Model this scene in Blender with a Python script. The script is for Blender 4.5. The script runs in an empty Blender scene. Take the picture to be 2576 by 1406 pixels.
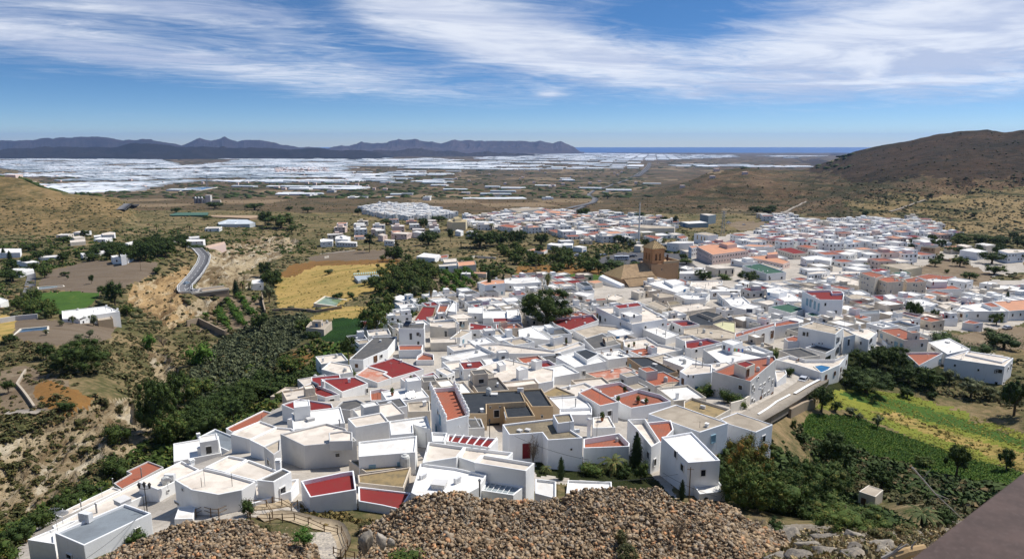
import bpy, math, random
import numpy as np
from mathutils import Vector

random.seed(7); RNG = np.random.default_rng(7)
sc = bpy.context.scene
COL = sc.collection

# ---------------------------------------------------------------- camera
FP = 1740.0                       # focal length in pixels of the 2576 x 1406 view
PITCH = math.atan(351.0 / FP)     # looking down: eye level sits at v = 352
CP, SP = math.cos(PITCH), math.sin(PITCH)
cam_data = bpy.data.cameras.new('camera')
cam_data.sensor_width = 36.0
cam_data.lens = 36.0 * FP / 2576.0
cam_data.clip_start = 0.05
cam_data.clip_end = 120000.0
cam = bpy.data.objects.new('camera', cam_data)
COL.objects.link(cam)
cam.location = (0, 0, 0)
cam.rotation_euler = (math.pi / 2 - PITCH, 0, 0)
sc.camera = cam

# ---------------------------------------------------------------- sun and sky
SUN_EL = math.radians(56); SUN_AZ = math.radians(62)     # azimuth from +Y towards +X
sun_data = bpy.data.lights.new('sun', 'SUN')
sun_data.energy = 3.8; sun_data.angle = math.radians(0.55); sun_data.color = (1.0, 0.955, 0.89)
sun = bpy.data.objects.new('sun', sun_data); COL.objects.link(sun)
sd = Vector((math.sin(SUN_AZ) * math.cos(SUN_EL), math.cos(SUN_AZ) * math.cos(SUN_EL), math.sin(SUN_EL)))
sun.rotation_euler = sd.to_track_quat('Z', 'Y').to_euler()

sc.view_settings.view_transform = 'Standard'; sc.view_settings.look = 'None'
sc.view_settings.exposure = 0.55; sc.view_settings.gamma = 1.0; sc.view_settings.use_curve_mapping = False
sc.cycles.max_bounces = 6; sc.cycles.diffuse_bounces = 3; sc.cycles.glossy_bounces = 2
sc.cycles.transmission_bounces = 3; sc.cycles.volume_bounces = 0; sc.cycles.transparent_max_bounces = 6
sc.cycles.caustics_reflective = False; sc.cycles.caustics_refractive = False
sc.cycles.use_denoising = True

class NT:
 """small node tree writer"""
 def __init__(s, tree):
  s.t = tree; s.n = tree.nodes; s.l = tree.links
 def add(s, kind, ins=None, **props):
  nd = s.n.new(kind)
  for k, v in props.items(): setattr(nd, k, v)
  for k, v in (ins or {}).items():
   sock = nd.inputs[k]
   if hasattr(v, 'is_output') or isinstance(v, bpy.types.NodeSocket): s.l.new(v, sock)
   else: sock.default_value = v
  return nd
 def math(s, op, a, b=0.0, c=None, clamp=False):
  d = {0: a, 1: b}
  if c is not None: d[2] = c
  return s.add('ShaderNodeMath', d, operation=op, use_clamp=clamp).outputs[0]
 def mix(s, f, a, b, blend='MIX'):
  nd = s.add('ShaderNodeMix', None, data_type='RGBA', blend_type=blend)
  for sock, v in ((nd.inputs[0], f), (nd.inputs[6], a), (nd.inputs[7], b)):
   if isinstance(v, bpy.types.NodeSocket): s.l.new(v, sock)
   else: sock.default_value = v if not isinstance(v, tuple) or len(v) == 4 else (*v, 1)
  return nd.outputs[2]
 def noise(s, vec, scale, detail=3, rough=0.55, dist=0.0):
  d = {'Scale': scale, 'Detail': detail, 'Roughness': rough, 'Distortion': dist}
  if vec is not None: d['Vector'] = vec
  return s.add('ShaderNodeTexNoise', d).outputs['Fac']
 def ramp(s, f, lo, hi):
  return s.add('ShaderNodeMapRange', {0: f, 1: lo, 2: hi, 3: 0.0, 4: 1.0}, interpolation_type='SMOOTHSTEP').outputs[0]

world = bpy.data.worlds.new('World'); sc.world = world; world.use_nodes = True
w = NT(world.node_tree); w.n.clear()
SKY_STR = 0.15
def build_sky():
 tc = w.add('ShaderNodeTexCoord').outputs['Generated']
 sep = w.add('ShaderNodeSeparateXYZ', {0: tc})
 X, Y, Z = sep.outputs
 zs = w.math('MAXIMUM', w.math('MULTIPLY_ADD', Z, 2.5, 0.03), 0.02)
 v2 = w.add('ShaderNodeVectorMath', {0: w.add('ShaderNodeCombineXYZ', {0: X, 1: Y, 2: zs}).outputs[0]}, operation='NORMALIZE').outputs[0]
 sky = w.add('ShaderNodeTexSky', {0: v2}, sky_type='NISHITA', sun_disc=False, sun_elevation=SUN_EL, sun_rotation=SUN_AZ,
    altitude=800.0, air_density=1.0, dust_density=0.35, ozone_density=3.0)
 base = w.add('ShaderNodeHueSaturation', {'Saturation': 1.26, 'Value': 0.52, 'Color': sky.outputs[0]}).outputs[0]
 # planar cloud layer: direction projected on a plane overhead
 zc = w.math('ADD', w.math('MAXIMUM', Z, 0.0), 0.055)
 px = w.math('DIVIDE', X, zc); py = w.math('DIVIDE', Y, zc)
 ang = math.radians(-20)
 rx = w.math('ADD', w.math('MULTIPLY', px, math.cos(ang)), w.math('MULTIPLY', py, -math.sin(ang)))
 ry = w.math('ADD', w.math('MULTIPLY', px, math.sin(ang)), w.math('MULTIPLY', py, math.cos(ang)))
 pv = w.add('ShaderNodeCombineXYZ', {0: w.math('MULTIPLY', rx, 0.42), 1: w.math('MULTIPLY', ry, 0.36), 2: 3.7}).outputs[0]
 n1 = w.noise(pv, 1.0, 6, 0.52, 0.9)
 pv2 = w.add('ShaderNodeCombineXYZ', {0: w.math('MULTIPLY', rx, 0.8), 1: w.math('MULTIPLY', ry, 1.15), 2: 9.1}).outputs[0]
 n2 = w.noise(pv2, 1.0, 8, 0.6, 1.6)
 pv3 = w.add('ShaderNodeCombineXYZ', {0: w.math('MULTIPLY', rx, 1.5), 1: w.math('MULTIPLY', ry, 3.0), 2: 2.2}).outputs[0]
 n3 = w.noise(pv3, 1.0, 9, 0.64, 2.0)
 # large cloud banks, placed by azimuth / elevation
 az = w.math('ARCTAN2', X, Y); el = w.math('ARCSINE', Z)
 def bank(u, v, su, sv, rot, amt):
  a0 = math.atan((u - 1288) / FP); e0 = math.atan((352 - v) / FP)
  c, s_ = math.cos(rot), math.sin(rot)
  da = w.math('SUBTRACT', az, a0); de = w.math('SUBTRACT', el, e0)
  p = w.math('DIVIDE', w.math('ADD', w.math('MULTIPLY', da, c), w.math('MULTIPLY', de, s_)), su / FP)
  q = w.math('DIVIDE', w.math('ADD', w.math('MULTIPLY', da, -s_), w.math('MULTIPLY', de, c)), sv / FP)
  r2 = w.math('ADD', w.math('MULTIPLY', p, p), w.math('MULTIPLY', q, q))
  return w.math('MULTIPLY', w.math('POWER', 2.718, w.math('MULTIPLY', r2, -1.0)), amt)
 banks = [bank(1130, 60, 330, 60, -0.25, .52), bank(1400, 150, 230, 42, -0.12, .5), bank(2380, 110, 420, 100, 0.1, .6),
    bank(2300, 220, 420, 50, 0.0, .25), bank(350, 60, 420, 60, -0.1, .32), bank(700, 200, 480, 34, -0.10, .36), bank(140, 150, 320, 34, -0.14, .28),
    bank(1377, 243, 34, 9, 0, .4), bank(1740, 250, 40, 8, 0, .22), bank(1760, 175, 260, 40, -.1, .14),
    bank(820, 60, 130, 40, -.4, -.2), bank(1650, 60, 190, 60, .1, -.22), bank(1050, 160, 150, 25, -.2, -.1), bank(60, 250, 600, 40, 0, -.25), bank(1300, 300, 900, 45, 0, -.2)]
 acc = banks[0]
 for b in banks[1:]: acc = w.math('ADD', acc, b)
 dens = w.math('ADD', w.math('ADD', w.math('MULTIPLY', n1, 0.62), w.math('MULTIPLY', n3, 0.62)), w.math('ADD', w.math('MULTIPLY', n2, 0.45), acc))
 low = w.ramp(el, math.radians(0.8), math.radians(4.0))
 cov = w.math('MULTIPLY', w.ramp(dens, 0.70, 1.36), low)
 thick = w.ramp(dens, 0.85, 1.5)
 shade = w.noise(pv2, 0.8, 5, 0.6, 0.6)
 ccol = w.mix(w.ramp(shade, 0.4, 0.62), (2.6, 2.9, 3.7), (4.2, 4.35, 4.7))
 out = w.mix(w.math('MULTIPLY', cov, 0.85), base, ccol)
 bg = w.add('ShaderNodeBackground', {'Color': out, 'Strength': SKY_STR})
 w.add('ShaderNodeOutputWorld', {0: bg.outputs[0]})
build_sky()
# ---------------------------------------------------------------- helpers: view geometry used to place things where they stand
def tv(v):            # slope z / y of the sight line through view row v
 b = -(np.asarray(v, float) - 703.0) / FP
 return (-SP + b * CP) / (CP + b * SP)
def ray(u, v):
 a = (u - 1288.0) / FP; b = -(v - 703.0) / FP
 return np.array([a, CP + b * SP, -SP + b * CP])
def project(x, y, z):
 d = y * CP - z * SP
 return 1288.0 + FP * x / d, 703.0 - FP * (y * SP + z * CP) / d
def at_depth(u, v, y):
 r = ray(u, v); return r * (y / r[1])
def at_z(u, v, z):
 r = ray(u, v); return r * (z / r[2])
CROPS = {'V': (0, 0, 3474 / 2576), 'C1': (0, 420, 1 / 2.2207), 'C2': (1160, 420, 1 / 2.2207), 'C3': (2320, 420, 1 / 2.2322),
   'C4': (0, 950, 1 / 2.2207), 'C5': (1160, 950, 1 / 2.2207), 'C6': (2320, 950, 1 / 2.2322), 'C7': (0, 1316, 1 / 2.2207),
   'C8': (1160, 1316, 1 / 2.2207), 'C9': (2320, 1316, 1 / 2.2322), 'D1': (1950, 780, 1 / 3.68), 'D2': (2600, 780, 1 / 2.947),
   'D3': (1100, 660, 1 / 3.22), 'D4': (1900, 650, 1 / 3.22)}
KV = 2576.0 / 3474.0
def cv(crop, x, y):
 ox, oy, s = CROPS[crop]
 return (ox + x * s) * KV, (oy + y * s) * KV
def cs(crop): return CROPS[crop][2] * KV
def pts(crop, text):
 return [cv(crop, *map(float, t.split(','))) for t in text.split()]

# ---------------------------------------------------------------- helpers: objects
def mesh_np(name, V, F, mat=None, smooth=False):
 """V (n,3); F (m,k) array of equal-sized faces, or list of lists"""
 me = bpy.data.meshes.new(name)
 V = np.asarray(V, np.float32)
 if isinstance(F, np.ndarray):
  m, k = F.shape
  me.vertices.add(len(V)); me.vertices.foreach_set('co', V.ravel())
  me.loops.add(m * k); me.loops.foreach_set('vertex_index', F.astype(np.int32).ravel())
  me.polygons.add(m); me.polygons.foreach_set('loop_start', np.arange(0, m * k, k, dtype=np.int32))
  me.polygons.foreach_set('loop_total', np.full(m, k, np.int32))
  if smooth: me.polygons.foreach_set('use_smooth', np.ones(m, bool))
  me.update(calc_edges=True)
 else:
  me.from_pydata(V.tolist(), [], F)
  if smooth: me.polygons.foreach_set('use_smooth', np.ones(len(me.polygons), bool))
  me.update()
 if mat is not None: me.materials.append(mat)
 return me
def link(name, data, parent=None, loc=None, rot=None, scale=None, **props):
 o = bpy.data.objects.new(name, data); COL.objects.link(o)
 if parent is not None: o.parent = parent
 if loc is not None: o.location = loc
 if rot is not None: o.rotation_euler = rot
 if scale is not None: o.scale = scale
 for k, v in props.items():
  if v is not None: o[k] = v
 return o
def thing(name, label, cat, loc=(0, 0, 0), rz=0.0, group=None, data=None, scale=None):
 return link(name, data, None, tuple(map(float, loc)), (0, 0, rz), scale, label=label, category=cat, group=group)
def structure(name, me): return link(name, me, kind='structure')

class MB:
 """collects primitives into one mesh"""
 def __init__(s): s.v = []; s.f = []
 def quad(s, a, b, c, d):
  n = len(s.v); s.v += [a, b, c, d]; s.f.append([n, n + 1, n + 2, n + 3]); return s
 def box(s, x0, y0, z0, x1, y1, z1):
  n = len(s.v)
  s.v += [(x0, y0, z0), (x1, y0, z0), (x1, y1, z0), (x0, y1, z0), (x0, y0, z1), (x1, y0, z1), (x1, y1, z1), (x0, y1, z1)]
  s.f += [[n, n + 3, n + 2, n + 1], [n + 4, n + 5, n + 6, n + 7], [n, n + 1, n + 5, n + 4], [n + 1, n + 2, n + 6, n + 5], [n + 2, n + 3, n + 7, n + 6], [n + 3, n, n + 4, n + 7]]
  return s
 def cbox(s, cx, cy, cz, sx, sy, sz):
  return s.box(cx - sx / 2, cy - sy / 2, cz - sz / 2, cx + sx / 2, cy + sy / 2, cz + sz / 2)
 def obox(s, c, ux, uy, uz):
  c, ux, uy, uz = map(np.asarray, (c, ux, uy, uz)); n = len(s.v)
  for sz in (-1, 1):
   for sx, sy in ((-1, -1), (1, -1), (1, 1), (-1, 1)):
    s.v.append(tuple(c + ux * sx * .5 + uy * sy * .5 + uz * sz * .5))
  s.f += [[n, n + 3, n + 2, n + 1], [n + 4, n + 5, n + 6, n + 7], [n, n + 1, n + 5, n + 4], [n + 1, n + 2, n + 6, n + 5], [n + 2, n + 3, n + 7, n + 6], [n + 3, n, n + 4, n + 7]]
  return s
 def prism(s, poly, z0, z1, cap=True):
  n = len(s.v); k = len(poly)
  zz0 = z0 if hasattr(z0, '__len__') else [z0] * k
  zz1 = z1 if hasattr(z1, '__len__') else [z1] * k
  s.v += [(p[0], p[1], zz0[i]) for i, p in enumerate(poly)] + [(p[0], p[1], zz1[i]) for i, p in enumerate(poly)]
  for i in range(k):
   j = (i + 1) % k; s.f.append([n + i, n + j, n + k + j, n + k + i])
  if cap: s.f.append([n + k + i for i in range(k)]); s.f.append([n + i for i in reversed(range(k))])
  return s
 def lathe(s, prof, seg=10, c=(0, 0, 0), cap=True):
  n = len(s.v); m = len(prof)
  for r, z in prof:
   for i in range(seg):
    a = 2 * math.pi * i / seg
    s.v.append((c[0] + r * math.cos(a), c[1] + r * math.sin(a), c[2] + z))
  for j in range(m - 1):
   for i in range(seg):
    k = (i + 1) % seg
    s.f.append([n + j * seg + i, n + j * seg + k, n + (j + 1) * seg + k, n + (j + 1) * seg + i])
  if cap:
   s.f.append([n + i for i in reversed(range(seg))]); s.f.append([n + (m - 1) * seg + i for i in range(seg)])
  return s
 def tube(s, P, R, seg=6):
  P = [np.asarray(p, float) for p in P]
  R = R if hasattr(R, '__len__') else [R] * len(P)
  n = len(s.v)
  for i, p in enumerate(P):
   t = P[min(i + 1, len(P) - 1)] - P[max(i - 1, 0)]; t /= (np.linalg.norm(t) + 1e-9)
   a = np.cross(t, (0, 0, 1) if abs(t[2]) < .9 else (1, 0, 0)); a /= np.linalg.norm(a); b = np.cross(t, a)
   for k in range(seg):
    q = 2 * math.pi * k / seg
    s.v.append(tuple(p + R[i] * (a * math.cos(q) + b * math.sin(q))))
  for i in range(len(P) - 1):
   for k in range(seg):
    j = (k + 1) % seg
    s.f.append([n + i * seg + k, n + i * seg + j, n + (i + 1) * seg + j, n + (i + 1) * seg + k])
  s.f.append([n + k for k in range(seg)]); s.f.append([n + (len(P) - 1) * seg + k for k in reversed(range(seg))])
  return s
 def mesh(s, name, mat, smooth=False): return mesh_np(name, np.array(s.v, float), s.f, mat, smooth)
 def build(s, name, mat, parent=None, smooth=False, **kw):
  return link(name, s.mesh(name, mat, smooth), parent, **kw)

def scatter_mesh(protoV, protoF, P, S, RZ, tilt=None):
 """merge many placed copies of a small mesh: P (n,3), S (n,3) scale, RZ (n,)"""
 n = len(P); k = len(protoV)
 V = protoV[None] * S[:, None, :]
 if tilt is not None:
  c, s_ = np.cos(tilt)[:, None], np.sin(tilt)[:, None]
  y = V[..., 1] * c - V[..., 2] * s_; z = V[..., 1] * s_ + V[..., 2] * c
  V = np.stack([V[..., 0], y, z], -1)
 c, s_ = np.cos(RZ)[:, None], np.sin(RZ)[:, None]
 x = V[..., 0] * c - V[..., 1] * s_; y = V[..., 0] * s_ + V[..., 1] * c
 V = np.stack([x, y, V[..., 2]], -1) + P[:, None, :]
 F = protoF[None] + (np.arange(n) * k)[:, None, None]
 return V.reshape(-1, 3), F.reshape(-1, protoF.shape[1])

def inside(poly, X, Y):
 X = np.asarray(X); Y = np.asarray(Y); r = np.zeros(X.shape, bool); n = len(poly)
 for i in range(n):
  x0, y0 = poly[i][:2]; x1, y1 = poly[(i + 1) % n][:2]
  if y0 == y1: continue
  r ^= ((y0 > Y) != (y1 > Y)) & (X < (x1 - x0) * (Y - y0) / (y1 - y0) + x0)
 return r

# ---------------------------------------------------------------- value noise (numpy)
_perm = RNG.random((256, 256)).astype(np.float32)
def vnoise(x, y):
 x = np.asarray(x, float); y = np.asarray(y, float)
 xi = np.floor(x).astype(int); yi = np.floor(y).astype(int); fx = x - xi; fy = y - yi
 fx = fx * fx * (3 - 2 * fx); fy = fy * fy * (3 - 2 * fy)
 a = _perm[xi & 255, yi & 255]; b = _perm[(xi + 1) & 255, yi & 255]; c = _perm[xi & 255, (yi + 1) & 255]; d = _perm[(xi + 1) & 255, (yi + 1) & 255]
 return (a + (b - a) * fx) * (1 - fy) + (c + (d - c) * fx) * fy
def fbm(x, y, o=4, g=.5):
 r = 0; a = 1.; t = 0.
 for i in range(o): r = r + a * vnoise(x * 2 ** i + i * 17.3, y * 2 ** i + i * 9.1); t += a; a *= g
 return r / t - .5
def ridged(x, y, o=4):
 r = 0; a = 1.; t = 0.
 for i in range(o): r = r + a * (1 - np.abs(2 * vnoise(x * 2 ** i + i * 7.7, y * 2 ** i + i * 3.3) - 1)); t += a; a *= .55
 return r / t

# ---------------------------------------------------------------- materials
MATS = {}
def new_mat(name):
 m = bpy.data.materials.new(name); m.use_nodes = True
 t = NT(m.node_tree); t.n.clear(); return m, t
def finish(t, col, rough=.9, bump=None, bump_d=.05, bump_s=.5, spec=.3, **kw):
 d = {'Base Color': col if isinstance(col, bpy.types.NodeSocket) else (*col, 1), 'Roughness': rough, 'Specular IOR Level': spec}
 d.update(kw)
 if bump is not None:
  d['Normal'] = t.add('ShaderNodeBump', {'Height': bump, 'Distance': bump_d, 'Strength': bump_s}).outputs[0]
 b = t.add('ShaderNodeBsdfPrincipled', d)
 t.add('ShaderNodeOutputMaterial', {0: b.outputs[0]})
def plain(name, col, rough=.8, metal=0.0, spec=.3):
 if name in MATS: return MATS[name]
 m, t = new_mat(name)
 tc = t.add('ShaderNodeTexCoord').outputs['Object']
 n = t.noise(tc, 2.3, 4)
 c = t.mix(t.ramp(n, .3, .75), tuple(x * .82 for x in col), tuple(min(1, x * 1.1) for x in col))
 finish(t, c, rough, spec=spec, Metallic=metal)
 MATS[name] = m; return m
def plaster(name, col, grime=(.34, .30, .25), amt=.22, bump=.4):
 """rendered wall: broad tone changes, vertical run stains and fine grain"""
 if name in MATS: return MATS[name]
 m, t = new_mat(name)
 geo = t.add('ShaderNodeNewGeometry').outputs['Position']
 oi = t.add('ShaderNodeObjectInfo').outputs['Random']
 mp = t.add('ShaderNodeMapping', {'Vector': geo, 'Scale': (1.3, 1.3, .22)}).outputs[0]
 streak = t.ramp(t.noise(mp, 1.1, 5, .65), .52, .8)
 blot = t.ramp(t.noise(geo, .33, 5, .62), .5, .78)
 c = t.mix(t.math('MULTIPLY', oi, 1.0), tuple(x * .9 for x in col), tuple(min(.86, x * 1.03) for x in col))
 c = t.mix(t.math('MULTIPLY', streak, amt), c, grime)
 c = t.mix(t.math('MULTIPLY', blot, amt), c, tuple(x * .62 for x in col))
 patch = t.ramp(t.noise(geo, .9, 2, .4, .8), .6, .64)
 c = t.mix(t.math('MULTIPLY', patch, amt * .45), c, tuple(x * .72 for x in col))
 finish(t, c, .93, t.noise(geo, 5.0, 4), .03, bump, spec=.15)
 MATS[name] = m; return m
def deck(name, col, dirt, amt=.5, scale=.5, rough=.9, tiles=False):
 """flat roof surface: patches, puddle marks and fine speckle"""
 if name in MATS: return MATS[name]
 m, t = new_mat(name)
 geo = t.add('ShaderNodeNewGeometry').outputs['Position']
 oi = t.add('ShaderNodeObjectInfo').outputs['Random']
 a = t.ramp(t.noise(geo, scale, 5, .6, .4), .42, .72)
 b = t.ramp(t.noise(geo, scale * 7, 3, .6), .45, .8)
 c = t.mix(oi, tuple(x * .86 for x in col), tuple(min(.85, x * 1.08) for x in col))
 c = t.mix(t.math('MULTIPLY', a, amt), c, dirt)
 c = t.mix(t.math('MULTIPLY', b, amt * .5), c, dirt)
 e = t.ramp(t.noise(geo, .16, 3, .5), .5, .56)
 c = t.mix(t.math('MULTIPLY', e, amt * .45), c, tuple(x * .75 for x in dirt))
 st = t.ramp(t.noise(t.add('ShaderNodeMapping', {'Vector': geo, 'Rotation': (0, 0, .5), 'Scale': (.25, 3, 1)}).outputs[0], 1.0, 3), .6, .72)
 c = t.mix(t.math('MULTIPLY', st, amt * .5), c, tuple(min(.8, x * 1.25) for x in col))
 if tiles:
  br = t.add('ShaderNodeTexBrick', {'Vector': t.add('ShaderNodeMapping', {'Vector': geo, 'Rotation': (0, 0, .35)}).outputs[0], 'Scale': 1.0, 'Mortar Size': .03, 'Brick Width': .5, 'Row Height': .5}, offset=0.0).outputs['Fac']
  c = t.mix(t.math('MULTIPLY', br, .45), c, tuple(x * .5 for x in col))
 finish(t, c, rough, t.noise(geo, 9.0, 3), .02, .4, spec=.2)
 MATS[name] = m; return m
# ---------------------------------------------------------------- terrain heights
_yk = [1, 8, 15, 25, 38, 44, 52, 60, 75, 92, 134, 182, 270, 360, 500, 650, 900, 1150, 1600, 2300, 3800, 6000, 9500, 14000, 19000, 21500]
_zk = [-2.6, -7.5, -12, -19, -26.5, -30.5, -36, -40, -44, -47.5, -55, -63, -72, -78.5, -85, -91, -101, -109, -133, -165, -208, -227, -252, -296, -352, -401]
_ly = np.linspace(0, math.log(21500), 1500)
_lz = np.interp(_ly, np.log(_yk), _zk)
_k = np.hanning(61); _k /= _k.sum()
_lz = np.convolve(np.pad(_lz, 30, mode='edge'), _k, 'valid')
def gbase(y): return np.interp(np.log(np.maximum(y, 1.0)), _ly, _lz)

CTRL = [  # (u, v, depth y) of ground seen in the photograph
 (430,1150,150),(430,1020,192),(500,900,262),(560,850,292),(540,780,350),(650,690,448),(750,620,620),(640,740,400),
 (60,1350,98),(100,1290,116),(300,1215,134),(100,1200,130),(150,1100,141),(150,1000,162),(100,920,190),(300,1080,150),(330,1000,172),(60,850,235),(75,830,250),(250,830,262),
 (200,760,320),(200,700,372),(200,650,450),(380,700,372),(400,760,335),(480,700,388),(515,640,470),(470,735,366),(560,745,362),(560,690,420),(420,800,320),
 (850,700,400),(760,760,350),(700,860,262),(860,760,340),(640,1000,196),(700,920,232),(640,900,235),(560,960,215),(830,920,208),(760,960,200),(560,1080,150),(900,860,232),
 (200,1400,66),(60,1400,72),(450,1180,98),(300,1250,92),(130,1300,96),(600,1130,110),(700,1250,78),
 (2300,1100,150),(2400,1000,178),(2150,950,186),(2500,1200,130),(2050,1100,140),(2000,1250,98),(2190,1265,112),(2300,1330,62),(2100,1340,52),(2450,1350,58),(2250,1220,118),
 (2560,880,232),(2450,820,268),(2500,750,342),(2500,700,420),(2500,640,520),(2050,1000,158),(1950,1045,136),(1880,1090,118),(2200,870,212),
 (50,640,480),(100,600,600),(400,600,640),(250,560,800),(500,540,900),(1288,1150,93),(1000,1100,105),(1288,1000,142),(1288,850,235),(1000,900,210),(1500,900,205),(1700,1000,150),
 (1600,730,358),(1288,700,400),(1288,620,570),(1700,640,520),(2000,700,395),(2000,620,560),(1800,800,282),(2200,780,300)]
def th_of(u, v):
 r = ray(u, v); return r[0] / r[1]
_cp = np.array([(th_of(u, v), math.log(y), float(tv(v)) * y - float(gbase(y))) for u, v, y in CTRL])
def _kern(a, b):
 return np.exp(-((a[:, None, 0] - b[None, :, 0]) / .15) ** 2 - ((a[:, None, 1] - b[None, :, 1]) / .26) ** 2)
_K = _kern(_cp, _cp) + np.eye(len(_cp)) * .06
_w = np.linalg.solve(_K, _cp[:, 2])

def crest(ptlist, cropname=None):
 r = []
 for u, v, y in ptlist:
  r.append((th_of(u, v), y, float(tv(v)) * y))
 r.sort(); return np.array(r)
LEFT_HILL = crest([(-900,470,900),(-400,400,930),(-150,430,930),(0,446,930),(55,453,920),(100,476,900),(144,488,880),(187,498,870),(250,505,880),(300,512,900),(345,552,900)])
RIGHT_HILL = crest([(1640,476,1900),(1733,458,2000),(1787,432,2050),(1880,420,2050),(1926,425,2100),(2019,428,2200),(2066,413,2300),(2112,396,2200),(2145,383,2150),(2199,371,2100),(2285,356,2000),(2351,340,1950),(2418,331,1900),(2484,326,1850),(2528,333,1800),(2576,325,1750),(2800,300,1600),(3300,290,1500)])
SPUR = crest([(2000,510,1250),(2100,492,1220),(2180,470,1180),(2290,461,1150),(2400,470,1150),(2440,492,1120),(2560,480,1100),(2800,470,1050)])
RAV = [(u, v, y) for u, v, y in [(60,1350,98),(100,1290,116),(300,1215,134),(430,1150,150),(430,1020,192),(500,900,262),(560,850,292),(540,780,350),(650,690,448),(750,620,620)]]

def zraw(x, y):
 """ground height under plan position (arrays)"""
 x = np.asarray(x, float); y = np.asarray(y, float); yy = np.maximum(y, 1.0)
 shp = x.shape; th = (x / yy).ravel(); ly = np.log(yy).ravel(); yf = yy.ravel(); xf = x.ravel()
 z = gbase(yf)
 near = ly < 7.3
 if near.any():
  q = np.stack([th[near], ly[near]], 1); r = np.zeros(len(q))
  for i in range(0, len(q), 60000):
   r[i:i + 60000] = _kern(q[i:i + 60000], _cp) @ _w
  z[near] += r
 # left hill
 yc = np.interp(th, LEFT_HILL[:, 0], LEFT_HILL[:, 1]); zc = np.interp(th, LEFT_HILL[:, 0], LEFT_HILL[:, 2])
 yfoot = 660.0
 up = zc - gbase(yc); s = np.clip((yf - yfoot) / (yc - yfoot), 0, 1); b = np.clip((yf - yc) / 500.0, 0, 1)
 gl = ridged(xf / 130, yf / 200, 4)
 prof = np.where(yf < yc, s ** 1.15, 1 - b * b * (3 - 2 * b))
 m = np.clip((-.52 - th) / .03, 0, 1) * (up > 0)
 z = z + m * up * prof * (1 - .25 * (1 - gl) * np.where(yf < yc, (1 - s) * 2 * np.minimum(s * 3, 1), 0))
 # right hill and its foothill
 yc = np.interp(th, RIGHT_HILL[:, 0], RIGHT_HILL[:, 1]); zc = np.interp(th, RIGHT_HILL[:, 0], RIGHT_HILL[:, 2])
 y0 = np.interp(th, [.24, .36, .48, .8], [1500, 1250, 980, 760])
 up = zc - gbase(yc); s = np.clip((yf - y0) / (yc - y0), 0, 1); b = np.clip((yf - yc) / 1500.0, 0, 1)
 prof = np.where(yf < yc, s ** 1.35, 1 - b * b * (3 - 2 * b))
 m = np.clip((th - .185) / .06, 0, 1) * (up > 0)
 gr = ridged(xf / 260, yf / 330, 5); g2 = fbm(xf / 60, yf / 60, 4)
 z = z + m * up * prof + m * np.minimum(s * 4, 1) * np.where(yf < yc, (1 - s), 0) * ((gr - .6) * 92 + g2 * 10)
 yc = np.interp(th, SPUR[:, 0], SPUR[:, 1]); zc = np.interp(th, SPUR[:, 0], SPUR[:, 2])
 m = np.clip((th - .40) / .05, 0, 1); tgt = zc * yf / yc
 bump = np.exp(-((yf - yc) / 110.0) ** 2) * m
 z = z + bump * np.maximum(0, zc - z) * .9
 # relief noise, stronger on wild ground
 nz = fbm(xf / 22, yf / 22, 4) * np.clip(yf / 700, .25, 1.2) * 2.2
 z = z + nz + fbm(xf / 300, yf / 300, 3) * np.clip((yf - 900) / 900, 0, 1) * 14
 return z.reshape(shp)

TH0, TH1, TNX, TNY = -1.12, 1.12, 1290, 1500
LY1 = math.log(21600)
_TAB = None
def ztr(x, y):
 x = np.asarray(x, float); y = np.maximum(np.asarray(y, float), 1.0)
 a = np.clip((x / y - TH0) / (TH1 - TH0) * (TNX - 1), 0, TNX - 1.001); b = np.clip(np.log(y) / LY1 * (TNY - 1), 0, TNY - 1.001)
 i = a.astype(int); j = b.astype(int); fa = a - i; fb = b - j; T_ = _TAB
 return (T_[j, i] * (1 - fa) + T_[j, i + 1] * fa) * (1 - fb) + (T_[j + 1, i] * (1 - fa) + T_[j + 1, i + 1] * fa) * fb
def hit(u, v, y0=35.0, y1=20000.0):
 """first ground point on the sight line (u, v)"""
 r = ray(u, v); ys = np.exp(np.linspace(math.log(y0), math.log(y1), 900))
 d = ztr(r[0] / r[1] * ys, ys) - r[2] / r[1] * ys
 k = np.argmax(d > 0)
 if d[k] <= 0: return np.array([r[0] / r[1] * y1, y1, float(ztr(np.array([r[0] / r[1] * y1]), np.array([y1]))[0])])
 if k == 0: ym = ys[0]
 else:
  lo, hi = ys[k - 1], ys[k]
  f = d[k - 1] / (d[k - 1] - d[k]); ym = lo + (hi - lo) * f
 x = r[0] / r[1] * ym
 return np.array([x, ym, float(ztr(np.array([x]), np.array([ym]))[0])])
def hits(U, V, y0=35.0, y1=20000.0):
 """vectorised hit(): arrays of view positions"""
 U = np.asarray(U, float); V = np.asarray(V, float)
 if len(U) < 40: return np.array([hit(a, b, y0, y1) for a, b in zip(U, V)])
 a = (U - 1288) / FP; b = -(V - 703) / FP; dy = CP + b * SP; rx = a / dy; rz = (-SP + b * CP) / dy
 out = np.zeros(len(U)); done = np.zeros(len(U), bool); ys = np.exp(np.linspace(math.log(y0), math.log(y1), 420)); prev = np.full(len(U), -1.0); pd = np.zeros(len(U))
 for k, yv in enumerate(ys):
  idx = np.where(~done)[0]
  if not len(idx): break
  d = ztr(rx[idx] * yv, np.full(len(idx), yv)) - rz[idx] * yv
  hitm = d > 0; h = idx[hitm]
  if k == 0: out[h] = yv
  else:
   f = pd[h] / (pd[h] - d[hitm]); out[h] = ys[k - 1] + (yv - ys[k - 1]) * f
  done[h] = True; pd[idx] = d
 out[~done] = y1
 x = rx * out
 return np.stack([x, out, ztr(x, out)], 1)
def gz(x, y): return float(ztr(np.array([float(x)]), np.array([float(y)]))[0])

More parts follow.
